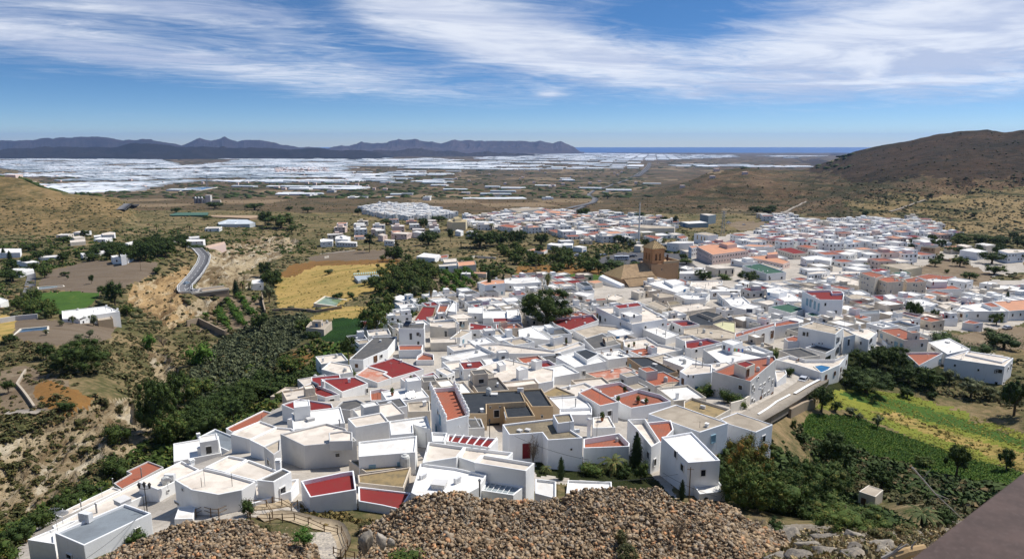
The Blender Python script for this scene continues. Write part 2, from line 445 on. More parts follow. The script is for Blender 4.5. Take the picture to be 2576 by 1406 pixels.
# ---------------------------------------------------------------- ground cover
def ground(name, a, b, c, s1=.05, s2=.6, th=(.42, .62), th2=(.5, .68), bump=.5, bd=.4, far=False, aniso=None, s3=None, bands=0.0):
 """soil a with growth b in patches at two scales and pale or dark accents c"""
 m, t = new_mat(name)
 pos = t.add('ShaderNodeNewGeometry').outputs['Position']
 if aniso: pos = t.add('ShaderNodeMapping', {'Vector': pos, 'Rotation': (0, 0, aniso[0]), 'Scale': (aniso[1], aniso[2], 1)}).outputs[0]
 n1 = t.noise(pos, s1, 5, .6, .5)
 n2 = t.noise(pos, s2, 4, .6)
 n3 = t.noise(pos, s3 or s2 * 5, 4, .65)
 mx = t.math('ADD', t.math('MULTIPLY', n1, .45), t.math('ADD', t.math('MULTIPLY', n2, .35), t.math('MULTIPLY', n3, .2)))
 f = t.ramp(mx, *th)
 col = t.mix(f, a, b)
 col = t.mix(t.math('MULTIPLY', t.ramp(t.noise(pos, s1 * 2.7 + .01, 5, .65, 1.0), *th2), .75), col, c)
 col = t.mix(t.ramp(n3, .3, .7), t.mix(1.0, col, (.8, .8, .8), 'MULTIPLY'), t.mix(1.0, col, (1.15, 1.15, 1.15), 'MULTIPLY'))
 if bands:
  zz = t.add('ShaderNodeSeparateXYZ', {0: t.add('ShaderNodeNewGeometry').outputs['Position']}).outputs[2]
  sn = t.math('SINE', t.math('ADD', t.math('MULTIPLY', zz, 6.283 / bands), t.math('MULTIPLY', n1, 9.0)))
  col = t.mix(t.math('MULTIPLY', t.ramp(sn, .25, .8), t.ramp(n1, .38, .55)), col, b)
 finish(t, col, .97, t.math('ADD', t.math('MULTIPLY', n2, 1.0), t.math('MULTIPLY', n3, .5)), bd, bump, spec=.08)
 return m
GM = {
 'plain': ground('plain_scrub', (0.127, 0.086, 0.048), (0.051, 0.049, 0.025), (0.197, 0.135, 0.078), .004, .035, (.40, .60), (.52, .72), .4, 2.0),
 'hill': ground('cloud_darkened_volcanic_hill', (.062, .039, .022), (.022, .020, .011), (.10, .065, .036), .006, .05, (.40, .60), (.54, .72), 1.0, 5.0),  # dark volcanic rock, its colour lowered further to stand for cloud shade
 'slope': ground('lower_hillside', (.12, .076, .042), (.045, .044, .020), (.20, .145, .080), .006, .06, (.42, .60), (.50, .70), 1.0, 4.0, bands=9.0),
 'terr': ground('terraced_hillside', (.23, .165, .078), (.055, .055, .022), (.30, .22, .12), .008, .09, (.45, .62), (.50, .70), .8, 1.5, bands=6.0),
 'ochre': ground('ochre_hillside', (0.246, 0.168, 0.078), (0.070, 0.064, 0.026), (0.312, 0.238, 0.131), .02, .16, (.40, .60), (.55, .74), .8, 1.5),
 'scrub': ground('scrub_slope', (.25, .18, .095), (.070, .072, .028), (.36, .28, .165), .03, .5, (.38, .58), (.58, .76), .6, .8),
 'badland': ground('pale_marl', (.40, .32, .20), (.15, .105, .055), (.50, .44, .33), .06, .30, (.44, .58), (.52, .62), 1.0, 2.5, aniso=(.7, 1.0, .28)),  # streaks mix strata tone with gully shade put into the colour
 'cliff': ground('orange_cut', (.43, .29, .14), (.15, .095, .045), (.50, .40, .25), .06, .30, (.44, .58), (.52, .62), 1.0, 2.5, aniso=(.9, 1.0, .28)),  # strata streaks, darkened to paint in the shade of gullies
 'dust': ground('dusty_soil', (0.205, 0.156, 0.102), (0.139, 0.102, 0.066), (0.254, 0.205, 0.139), .05, .6, (.42, .62), (.5, .7), .3, .2),
 'plough': ground('ploughed_soil', (0.172, 0.135, 0.098), (0.131, 0.098, 0.066), (0.098, 0.090, 0.041), .05, .9, (.42, .62), (.6, .8), .5, .25, aniso=(.5, 1, 5)),
 'gold': ground('dry_barley_field', (.43, .29, .10), (.27, .20, .06), (.15, .16, .04), .035, .35, (.42, .60), (.54, .66), .4, .3, aniso=(.35, .45, 1.6)),
 'rust': ground('rust_grass', (0.213, 0.111, 0.037), (0.131, 0.082, 0.029), (0.246, 0.164, 0.066), .03, .3, (.45, .65), (.6, .78), .3, .2),
 'barley': ground('green_barley', (.20, .205, .035), (.13, .165, .028), (.32, .26, .075), .05, .6, (.42, .6), (.56, .74), .5, .4, aniso=(-.35, .5, 1.6)),
 'straw': ground('straw_strip', (.40, .27, .10), (.26, .20, .06), (.14, .15, .035), .05, .6, (.42, .58), (.50, .62), .6, .4, aniso=(-.35, .5, 1.8)),
 'crop': ground('potato_crop', (0.023, 0.061, 0.013), (0.015, 0.037, 0.010), (0.045, 0.090, 0.021), .08, 1.6, (.42, .6), (.55, .74), 1.0, .5),
 'green': ground('green_meadow', (.060, .115, .022), (.04, .08, .018), (.12, .15, .035), .05, .6, (.42, .6), (.55, .74), .5, .3),
 'reed': ground('reed_bed', (0.061, 0.070, 0.029), (0.037, 0.048, 0.018), (0.090, 0.094, 0.045), .06, .7, (.42, .6), (.55, .74), 1.0, 1.0),
 'dark': ground('dark_undergrowth', (0.025, 0.034, 0.011), (0.041, 0.045, 0.016), (0.082, 0.066, 0.033), .06, .7, (.42, .6), (.6, .8), 1.0, .8),
 'pdust': ground('plain_tan_plots', (.20, .145, .085), (.10, .085, .045), (.26, .19, .12), .004, .035, (.45, .65), (.5, .7), .3, 1.0),
 'pgreen': ground('plain_dark_plots', (.085, .07, .038), (.045, .05, .022), (.13, .10, .055), .004, .035, (.40, .60), (.5, .7), .3, 1.0),
 'street': ground('street_concrete', (.44, .40, .345), (.33, .295, .25), (.50, .46, .41), .08, .9, (.42, .6), (.55, .74), .1, .05),
 'asphalt': ground('asphalt', (.105, .105, .11), (.085, .085, .09), (.13, .125, .12), .03, .9, (.42, .6), (.55, .74), .1, .02),
 'rock': ground('grey_rock', (0.312, 0.271, 0.213), (0.205, 0.164, 0.115), (0.377, 0.344, 0.295), .35, 2.2, (.44, .6), (.5, .7), 1.0, .35),
}
# regions in view coordinates, later ones win: (object name, material, polygon)
REG = [
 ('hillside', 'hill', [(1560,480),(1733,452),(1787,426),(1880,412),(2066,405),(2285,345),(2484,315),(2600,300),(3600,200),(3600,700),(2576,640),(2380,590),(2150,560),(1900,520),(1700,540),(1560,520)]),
 ('hillside', 'slope', [(1560,480),(1733,452),(1787,426),(1880,412),(2030,405),(2060,440),(2150,455),(2300,450),(2420,460),(2700,440),(3600,440),(3600,700),(2576,640),(2380,590),(2150,560),(1900,520),(1700,540),(1560,520)]),
 ('hillside', 'ochre', [(-900,400),(0,430),(60,440),(180,490),(310,500),(330,560),(300,590),(0,610),(-900,700)]),
 ('terraced_slope', 'terr', [(2120,510),(2220,490),(2300,478),(2420,490),(2576,460),(2900,450),(2900,620),(2576,620),(2400,600),(2350,570),(2150,545)]),
 ('village_ground', 'street', pts('C3', '560,800 900,740 1900,740 1880,800 1560,900 1750,960 2576,960 2576,1120 2200,1180 2200,1500 700,1500 0,1300 0,900')),
 ('village_ground', 'street', pts('C5', '420,340 700,180 1000,20 1500,0 1900,0 2576,0 2576,1288 2200,1288 1500,1288 60,1000 0,730 100,640 60,590 400,440')),
 ('village_ground', 'street', pts('C6', '0,0 2576,0 2576,330 2300,400 1900,380 2100,470 2490,600 2430,800 1980,640 1780,650 1540,500 1480,560 1250,600 1040,760 560,1040 350,1290 0,1290')),
 ('village_ground', 'street', pts('C8', '0,0 2576,0 2400,500 2520,840 1500,700 1400,850 0,900')),
 ('village_ground', 'street', pts('C7', '1460,330 2576,0 2576,900 1700,1000 1150,1100 700,1288 100,1288 130,1160 420,900 900,690')),
 ('dusty_slope', 'dust', [(0,930),(60,920),(175,960),(170,1010),(120,1040),(0,1050)]),
 ('terrace_field', 'rust', [(95,965),(120,955),(235,1000),(210,1040),(150,1040),(110,1020),(80,990)]),
 ('eroded_slope', 'badland', [(0,1120),(120,1060),(260,1010),(330,1000),(340,1050),(380,1080),(370,1130),(330,1180),(240,1170),(190,1230),(110,1280),(0,1310),(-400,1400),(-400,1150)]),
 ('eroded_slope', 'badland', [(365,880),(420,890),(470,960),(520,1010),(500,1040),(450,1030),(400,980)]),
 ('road_cutting', 'cliff', [(330,720),(430,690),(480,665),(475,720),(450,745),(500,790),(430,830),(380,790),(320,770)]),
 ('ravine_bank', 'badland', [(500,800),(470,770),(500,752),(560,755),(550,780)]),
 ('ravine_bank', 'badland', [(500,680),(520,640),(560,620),(640,600),(720,595),(760,610),(700,650),(600,690),(660,690),(640,720),(560,735),(490,740),(490,720)]),
 ('reed_bed', 'reed', [(540,870),(640,800),(760,790),(800,830),(700,900),(680,960),(560,1010),(500,1010),(480,940)]),
 ('ploughed_field', 'plough', [(95,712),(125,680),(230,655),(400,660),(385,690),(300,730),(260,738),(100,728)]),
 ('ploughed_field', 'plough', [(0,830),(60,800),(300,815),(270,860),(150,870),(60,860)]),
 ('barley_field', 'gold', [(0,790),(40,800),(30,850),(0,860)]),
 ('green_field', 'green', [(90,735),(250,735),(240,760),(200,790),(60,790)]),
 ('barley_field', 'gold', [(690,720),(720,690),(800,665),(1000,656),(990,690),(960,740),(900,745),(830,780),(700,775)]),
 ('rust_field', 'rust', [(700,690),(730,668),(800,655),(1010,650),(1000,662),(800,668),(720,700)]),
 ('ploughed_field', 'plough', [(760,650),(850,632),(1000,628),(1010,650),(800,658)]),
 ('barley_field', 'gold', [(780,800),(860,770),(930,770),(900,800),(790,806)]),
 ('vegetable_field', 'crop', [(800,845),(840,800),(930,800),(990,800),(960,850),(860,860),(820,860)]),
 ('vegetable_field', 'green', [(780,900),(830,865),(900,850),(880,900),(790,910)]),
 ('rust_slope', 'rust', [(680,930),(740,880),(790,890),(770,920),(700,950)]),
 ('green_field', 'green', [(1290,690),(1450,680),(1560,700),(1500,715),(1300,708)]),
 ('dry_field', 'rust', [(1300,670),(1500,660),(1520,690),(1300,690)]),
 ('orchard_ground', 'dust', [(1090,700),(1290,690),(1300,730),(1180,750),(1090,750)]),
 ('orchard_ground', 'dust', [(500,830),(560,740),(660,750),(650,800),(590,850),(470,830)]),
 ('car_park', 'asphalt', [(1500,664),(1510,648),(1560,634),(1640,634),(1720,640),(1750,670),(1700,676),(1560,668)]),
 ('dusty_lot', 'dust', [(1820,560),(1860,556),(1925,558),(1915,575),(1860,580)]),
 ('dusty_lot', 'dust', [(2270,680),(2400,650),(2500,690),(2480,720),(2330,710)]),
 ('dusty_lot', 'dust', [(2380,845),(2576,820),(2576,880),(2440,880)]),
 ('undergrowth', 'dark', [(2100,900),(2200,870),(2330,890),(2400,950),(2330,990),(2250,975),(2150,980),(2070,985)]),
 ('undergrowth', 'dark', [(1810,1120),(1900,1090),(2050,1180),(2120,1230),(2290,1330),(2100,1320),(1900,1280),(1810,1250)]),
 ('undergrowth', 'scrub', [(1960,1120),(2010,1060),(2080,1110),(2300,1180),(2576,1240),(2576,1300),(2300,1250),(2100,1190)]),
 ('barley_field', 'barley', [(2080,985),(2150,975),(2330,1000),(2576,1090),(2576,1180),(2400,1150),(2250,1080),(2120,1030),(2050,1030)]),
 ('scrub_strip', 'scrub', [(2300,980),(2450,1000),(2576,1040),(2576,1090),(2330,1005)]),
 ('green_strip', 'green', [(2100,990),(2180,985),(2350,1030),(2576,1105),(2576,1125),(2330,1058),(2180,1015)]),
 ('straw_strip', 'straw', [(2180,1030),(2260,1040),(2400,1090),(2576,1140),(2576,1190),(2450,1130),(2300,1080)]),
 ('vegetable_field', 'crop', [(2010,1075),(2040,1040),(2150,1045),(2230,1080),(2400,1140),(2576,1190),(2576,1230),(2480,1220),(2300,1175),(2120,1125),(2015,1090)]),
 ('garden', 'dark', pts('C8', '1450,520 1600,600 1800,560 2180,470 2290,610 2520,850 2030,760 1800,690 1460,660')),
 ('rocky_slope', 'rock', [(1850,1330),(2000,1320),(2300,1330),(2500,1300),(2700,1290),(2700,1500),(1500,1500),(1600,1420)]),
]
def make_table():
 global _TAB
 th = np.linspace(TH0, TH1, TNX); y = np.exp(np.linspace(0, LY1, TNY)); X = th[None] * y[:, None]; Y = np.repeat(y[:, None], TNX, 1)
 Z = zraw(X, Y); U, V = project(X, Y, Z); mask = np.zeros(X.shape)
 for nm, mt, poly in REG:
  if mt in ('badland', 'cliff'): mask = np.maximum(mask, inside(poly, U, V) & (Y < 900) & (Y > 60))
 for _ in range(5):
  mask[1:-1, 1:-1] = (mask[1:-1, 1:-1] * 2 + mask[:-2, 1:-1] + mask[2:, 1:-1] + mask[1:-1, :-2] + mask[1:-1, 2:]) / 6
 _TAB = Z - mask * (1 - ridged(X / 15 + Y / 50, Y / 34, 4)) * 9.0 + mask * (ridged(X / 6, Y / 13 + 5, 3) - .6) * 3.0 + mask * fbm(X / 4, Y / 4, 3) * 2.2
make_table()
NC, NR = 1240, 600
def build_terrain():
 th = np.linspace(-1.1, 1.1, NC)
 # rows evenly spaced in apparent height over the mean profile, finer in the wild near ground
 ys_dense = np.exp(np.linspace(math.log(1.0), math.log(21400), 6000))
 ang = np.arctan2(-gbase(ys_dense), ys_dense)
 wgt = np.abs(np.gradient(ang)) + 2.2e-4
 wgt[ys_dense < 36] *= .12
 cum = np.cumsum(wgt); cum = (cum - cum[0]) / (cum[-1] - cum[0])
 ys = np.interp(np.linspace(0, 1, NR), cum, ys_dense)
 X = th[None, :] * ys[:, None]; Y = np.repeat(ys[:, None], NC, 1)
 Z = ztr(X, Y)
 U, V = project(X, Y, Z)
 cx = (X[:-1, :-1] + X[1:, 1:]) / 2; cy = (Y[:-1, :-1] + Y[1:, 1:]) / 2; cz = (Z[:-1, :-1] + Z[1:, 1:]) / 2
 U, V = project(cx, cy, cz); U0, V0 = U, V; U = U0 + fbm(U0 / 14, V0 / 8, 3) * 16; V = V0 + fbm(U0 / 14 + 50, V0 / 8, 3) * 8; UW = U0 + fbm(U0 / 60, V0 / 16, 4) * 150; VW = V0 + fbm(U0 / 60 + 9, V0 / 16, 4) * 50
 reg = np.full(cx.shape, -1)
 reg[cy > 1000] = -2
 wild = {'hill', 'ochre'}
 pv = vnoise(np.floor(cx / 130 + cy / 900) * 3.7, np.floor(cy / 170 - cx / 1200) * 5.1) ; far_ = (cy > 1000) & (cy < 9000)
 reg[far_ & (pv > .72)] = -3; reg[far_ & (pv < .20)] = -4
 for i, (nm, mt, poly) in enumerate(REG):
  m = inside(poly, UW, VW) if nm in ('hillside', 'terraced_slope', 'scrub_strip', 'rocky_slope') else inside(poly, U, V)
  if nm in ('hillside', 'terraced_slope'): m &= (cy > 640)
  elif nm != 'rocky_slope': m &= (cy < 900) & (cy > 60)
  else: m &= (cy < 75)
  reg[m] = i
 reg[(cy < 60) & (reg < 0)] = len(REG) - 1
 idx = np.arange(NR * NC).reshape(NR, NC)
 F = np.stack([idx[:-1, :-1], idx[:-1, 1:], idx[1:, 1:], idx[1:, :-1]], -1)
 allv = np.stack([X, Y, Z], -1).reshape(-1, 3)
 groups = {}
 for i in np.unique(reg):
  if i == -1: key = ('scrub_ground', 'scrub')
  elif i == -2: key = ('plain', 'plain')
  elif i == -3: key = ('plain', 'pdust')
  elif i == -4: key = ('plain', 'pgreen')
  else: key = (REG[i][0], REG[i][1], i if REG[i][0].endswith(('field', 'lot', 'park')) else -1)
  groups.setdefault(key, np.zeros(reg.shape, bool)); groups[key] |= reg == i
 for key, m in groups.items():
  f = F[m]; used, inv = np.unique(f.ravel(), return_inverse=True)
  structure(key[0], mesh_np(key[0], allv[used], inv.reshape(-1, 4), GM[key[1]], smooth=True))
build_terrain()

# ---------------------------------------------------------------- the sea
def build_sea():
 m, t = new_mat('sea_water')
 pos = t.add('ShaderNodeNewGeometry').outputs['Position']
 n = t.noise(t.add('ShaderNodeMapping', {'Vector': pos, 'Scale': (.0002, .0008, 1)}).outputs[0], 1.0, 4)
 c = t.mix(t.ramp(n, .35, .65), (.006, .060, .20), (.012, .085, .25))
 finish(t, c, .45, spec=.25); MATS['sea'] = m
 xs = np.linspace(-1, 1, 60) * 42000; ysr = np.array([19500, 21000, 24000, 28000, 33000, 38000.])
 V = [(x * (y / 38000), y, -400.0) for y in ysr for x in xs]
 F = np.array([[j * 60 + i, j * 60 + i + 1, (j + 1) * 60 + i + 1, (j + 1) * 60 + i] for j in range(5) for i in range(59)])
 structure('sea', mesh_np('sea', V, F, m))
build_sea()

# ---------------------------------------------------------------- far mountain ranges
def far_range(name, prof, dist, depth, col, col2, base_v):
 P = np.array([(th_of(u, v), float(tv(v))) for u, v in prof]); P = P[P[:, 0].argsort()]
 n = 420; th = np.linspace(P[0, 0], P[-1, 0], n); sl = np.interp(th, P[:, 0], P[:, 1])
 rows = 34; f = np.linspace(-1, 1, rows)
 base = float(tv(base_v)) * dist - 12
 TH, FF = np.meshgrid(th, f); Y = dist + FF * depth
 X = TH * Y
 crestz = sl[None, :] * dist
 nz = ridged(X / (depth * .30) + 3, Y / (depth * .8), 6)
 fall = np.clip(1 - np.abs(FF) ** 1.15, 0, 1)
 taper = np.clip(np.minimum(np.arange(n), np.arange(n)[::-1]) / 14.0, 0, 1)[None, :]
 Z = base + np.maximum(crestz - base, 0) * taper * fall * (1 - (1 - nz) * 2.1 * np.clip(np.abs(FF) * 3, 0, 1) * (1 - np.abs(FF)))
 Z += (ridged(X / 260, Y / 400, 4) - .6) * 55 * taper * fall
 idx = np.arange(n * rows).reshape(rows, n)
 F = np.stack([idx[:-1, :-1], idx[:-1, 1:], idx[1:, 1:], idx[1:, :-1]], -1).reshape(-1, 4)
 m = ground(name + '_rock', col, col2, tuple(x * 1.5 for x in col), .0012, .006, (.4, .62), (.6, .8), .6, 14)
 structure(name, mesh_np(name, np.stack([X, Y, Z], -1).reshape(-1, 3), F, m, smooth=True))
far_range('mountain_range', [(-500,372),(-300,352),(-120,344),(0,350),(77,351.5),(127,344),(187,343),(260,340),(307,346.5),(334,347.5),(354,345),(381,346.5),(414,353),(457,362),(500,372)], 16000, 2200, (.045, .034, .032), (.022, .020, .020), 394)
far_range('mountain_range', [(420,378),(462,363),(481,355),(501,346),(515,349),(531,353),(548,348),(564,342),(580,347),(598,353),(611,349),(651,349),(688,353),(708,361.5),(751,368),(795,371.5),(850,380)], 17500, 1800, (.05, .038, .036), (.025, .022, .022), 390)
far_range('cape_range', [(780,380),(830,370),(860,365),(877,366.5),(910,356),(940,358),(973,358),(1004,346.5),(1018,351),(1030,348),(1045,347),(1067,353),(1087,354),(1107,358),(1134,352),(1154,353),(1180,351),(1220,352),(1254,351.5),(1284,353),(1317,353),(1364,354),(1391,358),(1411,355),(1428,361),(1448,372),(1470,380)], 19000, 1700, (.075, .055, .05), (.035, .03, .03), 384)
far_range('foothills', [(-500,380),(-200,372),(0,375),(60,371.5),(127,368),(150,366.5),(200,368),(260,367),(287,366.5),(320,360),(345,357),(375,358),(414,361.5),(444,366.5),(500,369),(568,370),(628,368),(668,371.5),(728,376.5),(750,372),(778,369),(818,373),(870,376),(940,380),(1000,386)], 10500, 1500, (.022, .019, .016), (.012, .012, .010), 398)
far_range('foothills', [(870,384),(927,379),(1010,376.5),(1035,374),(1057,371.5),(1070,374),(1087,378),(1160,383),(1210,383),(1231,379),(1254,383),(1311,387),(1380,392)], 12500, 1200, (.04, .032, .025), (.02, .018, .014), 393)
# ---------------------------------------------------------------- building kit
WALLS = {
 'w': plaster('whitewash', (.84, .835, .81), amt=.26), 'wb': plaster('cool_whitewash', (.82, .83, .835), amt=.22),
 'c': plaster('cream_render', (.68, .62, .52), amt=.4), 'p': plaster('pinkish_render', (.72, .57, .50), amt=.15),
 't': plaster('ochre_render', (.50, .38, .24), grime=(.2, .15, .1), amt=.4), 'g': plaster('grey_white_render', (.58, .57, .55), amt=.4),
 's': plaster('stained_render', (.60, .52, .42), grime=(.22, .18, .13), amt=.6), 'y': plaster('pale_yellow_render', (.66, .58, .40), amt=.2),
 'bw': plaster('worn_brown_render', (.36, .26, .17), grime=(.14, .1, .07), amt=.5), 'st': plaster('steel_blue_panel', (.25, .32, .36), amt=.1),
 'or': plaster('orange_render', (.60, .33, .12), amt=.2)}
DECKS = {
 'w': deck('white_roof', (.76, .745, .71), (.50, .45, .38), .5), 'c': deck('cream_roof', (.66, .595, .51), (.44, .37, .30), .6),
 'b': deck('beige_roof', (.42, .36, .28), (.24, .20, .15), .6), 'r': deck('dark_red_roof', (.20, .022, .022), (.16, .045, .035), .5),
 't': deck('terracotta_roof', (.33, .10, .056), (.24, .12, .085), .6, tiles=True), 's': deck('salmon_roof', (.55, .27, .16), (.42, .25, .17), .5),
 'k': deck('black_roof', (.030, .036, .044), (.06, .065, .07), .4, .8), 'g': deck('grey_roof', (.19, .215, .235), (.12, .13, .14), .5),
 'd': deck('dark_grey_roof', (.085, .085, .085), (.15, .14, .125), .6), 'v': deck('gravel_roof', (.26, .215, .145), (.12, .1, .07), .7, 3),
 'm': deck('moss_roof', (.30, .22, .11), (.13, .11, .07), .8, .7), 'n': deck('green_roof', (.035, .095, .062), (.07, .12, .09), .4),
 'o': deck('worn_terracotta_roof', (.42, .15, .09), (.55, .47, .4), .8), 'gl': plain('glass_roof', (.30, .34, .35), .2)}
M_FRAME = plain('white_frame', (.74, .73, .70), .6); M_DARK = plain('dark_glass', (.018, .02, .024), .12, spec=.6)
M_WOOD = plain('brown_wood', (.14, .07, .035), .7); M_BLUE = plain('blue_paint', (.05, .16, .33), .6); M_YEL = plain('yellow_trim', (.62, .36, .04), .7)
M_GREY = plain('grey_metal', (.30, .31, .32), .45, .4); M_IRON = plain('black_iron', (.02, .02, .02), .5); M_WHITE = plain('white_metal', (.72, .72, .71), .4)
M_BRICK = plain('clay_pot', (.33, .12, .06), .8); M_LBLUE = plain('pale_blue_shutter', (.26, .42, .50), .7); M_MAROON = plain('maroon_paint', (.16, .012, .02), .6)

def unit_ring(mat, t=.1, dpt=.10):
 mb = MB(); mb.box(-.5, -dpt, -.5, -.5 + t, dpt, .5).box(.5 - t, -dpt, -.5, .5, dpt, .5).box(-.5 + t, -dpt, .5 - t, .5 - t, dpt, .5).box(-.5 + t, -dpt, -.5, .5 - t, dpt, -.5 + t)
 return mb.mesh('window_frame', mat)
def unit_pane(mat, arch=False, cross=True):
 mb = MB()
 if arch:
  n = 9; P = [(-.42, -.45), (.42, -.45)] + [(.42 * math.cos(math.pi * i / n), .08 + .38 * math.sin(math.pi * i / n)) for i in range(n + 1)]
  V = [(x, -.05, z) for x, z in P]; return mesh_np('pane', V, [list(range(len(P)))], mat)
 mb.box(-.42, -.045, -.42, .42, .05, .42)
 return mb.mesh('pane', mat)
FRM = {'w': unit_ring(M_FRAME), 'd': unit_ring(M_WOOD, .12), 'y': unit_ring(M_YEL, .17, .09), 'b': unit_ring(M_BLUE), 'l': unit_ring(M_LBLUE), 'k': unit_ring(WALLS['w'], .06, .05), 'm': unit_ring(M_MAROON)}
PAN = {'w': unit_pane(M_DARK), 'd': unit_pane(M_WOOD), 'y': unit_pane(M_DARK), 'b': unit_pane(M_BLUE), 'l': unit_pane(M_LBLUE), 'k': unit_pane(M_DARK), 'm': unit_pane(M_MAROON), 'x': unit_pane(M_DARK), 'h': unit_pane(M_FRAME)}
ARCHF = unit_pane(M_FRAME, True); ARCHD = unit_pane(M_DARK, True)
def _far_window():
 mb = MB(); mb.box(-.5, -.06, -.5, .5, .06, -.42); mb.box(-.5, -.06, .42, .5, .06, .5)
 n = len(mb.f); mb.box(-.45, -.04, -.42, .45, .06, .42)
 me = mb.mesh('window', M_FRAME); me.materials.append(M_DARK)
 for p in list(me.polygons)[n:]: p.material_index = 1
 return me
FARWIN = _far_window()

def area2(P): return sum(P[i][0] * P[(i + 1) % len(P)][1] - P[(i + 1) % len(P)][0] * P[i][1] for i in range(len(P)))
def ccw(P): return list(P) if area2(P) > 0 else list(reversed(P))
def inset(P, d):
 n = len(P); out = []
 for i in range(n):
  a, b, c = (np.array(P[(i + k) % n][:2], float) for k in (-1, 0, 1))
  e1 = b - a; e2 = c - b; l1 = np.linalg.norm(e1) + 1e-9; l2 = np.linalg.norm(e2) + 1e-9
  n1 = np.array([-e1[1], e1[0]]) / l1; n2 = np.array([-e2[1], e2[0]]) / l2
  bis = n1 + n2; k = max(.45, 1 + n1 @ n2)
  out.append(tuple(b + bis * d / k))
 return out

class Block:
 def __init__(s, P, zt, zb, ph=.45, rim=.19):
  s.P = ccw([(float(p[0]), float(p[1])) for p in P]); s.zt = zt; s.zb = zb; s.ph = ph
  lens = [math.dist(s.P[i], s.P[(i + 1) % len(s.P)]) for i in range(len(s.P))]
  s.rim = min(rim, min(lens) * .2, math.sqrt(abs(area2(s.P)) / 2) * .08)
  s.deck = zt - ph
 def wall_mesh(s, loc, mat):
  P = [(p[0] - loc[0], p[1] - loc[1]) for p in s.P]; Q = inset(P, s.rim); k = len(P)
  zb, zt, zd = s.zb - loc[2], s.zt - loc[2], s.deck - loc[2]
  V = [(*p, zb) for p in P] + [(*p, zt) for p in P] + [(*p, zt) for p in Q] + [(*p, zd - .05) for p in Q]
  F = []
  for i in range(k):
   j = (i + 1) % k
   F += [[i, j, k + j, k + i], [k + i, k + j, 2 * k + j, 2 * k + i], [2 * k + i, 2 * k + j, 3 * k + j, 3 * k + i]]
  return mesh_np('wall', V, F, mat)
 def deck_mesh(s, loc, mat):
  P = [(p[0] - loc[0], p[1] - loc[1]) for p in s.P]; Q = inset(P, s.rim * .9)
  return mesh_np('roof', [(*p, s.deck - loc[2]) for p in Q], [list(range(len(Q)))], mat)

def base_of(P, drop=1.2):
 z = ztr(np.array([p[0] for p in P]), np.array([p[1] for p in P])); return float(z.min()) - drop
def solve_roof(uv, h, hp_k=None, near=34.0):
 """height of a roof seen at view polygon uv standing h metres (or hp_k view pixels) above the ground"""
 u = np.mean([p[0] for p in uv]); v = np.mean([p[1] for p in uv]); r = ray(u, v)
 ys = np.exp(np.linspace(math.log(near), math.log(9000), 1500))
 gap = r[2] / r[1] * ys - ztr(r[0] / r[1] * ys, ys)
 need = h if hp_k is None else hp_k * ys / r[1] / FP / .96
 need = np.maximum(need * np.ones_like(ys), .6)
 k = np.argmax(gap < 0) if (gap < 0).any() else len(ys) - 1
 ok = np.where(gap[:k] >= need[:k])[0]
 i = ok[-1] if len(ok) else max(0, k - 1)
 return float(r[2] / r[1] * ys[i]), float(ys[i])

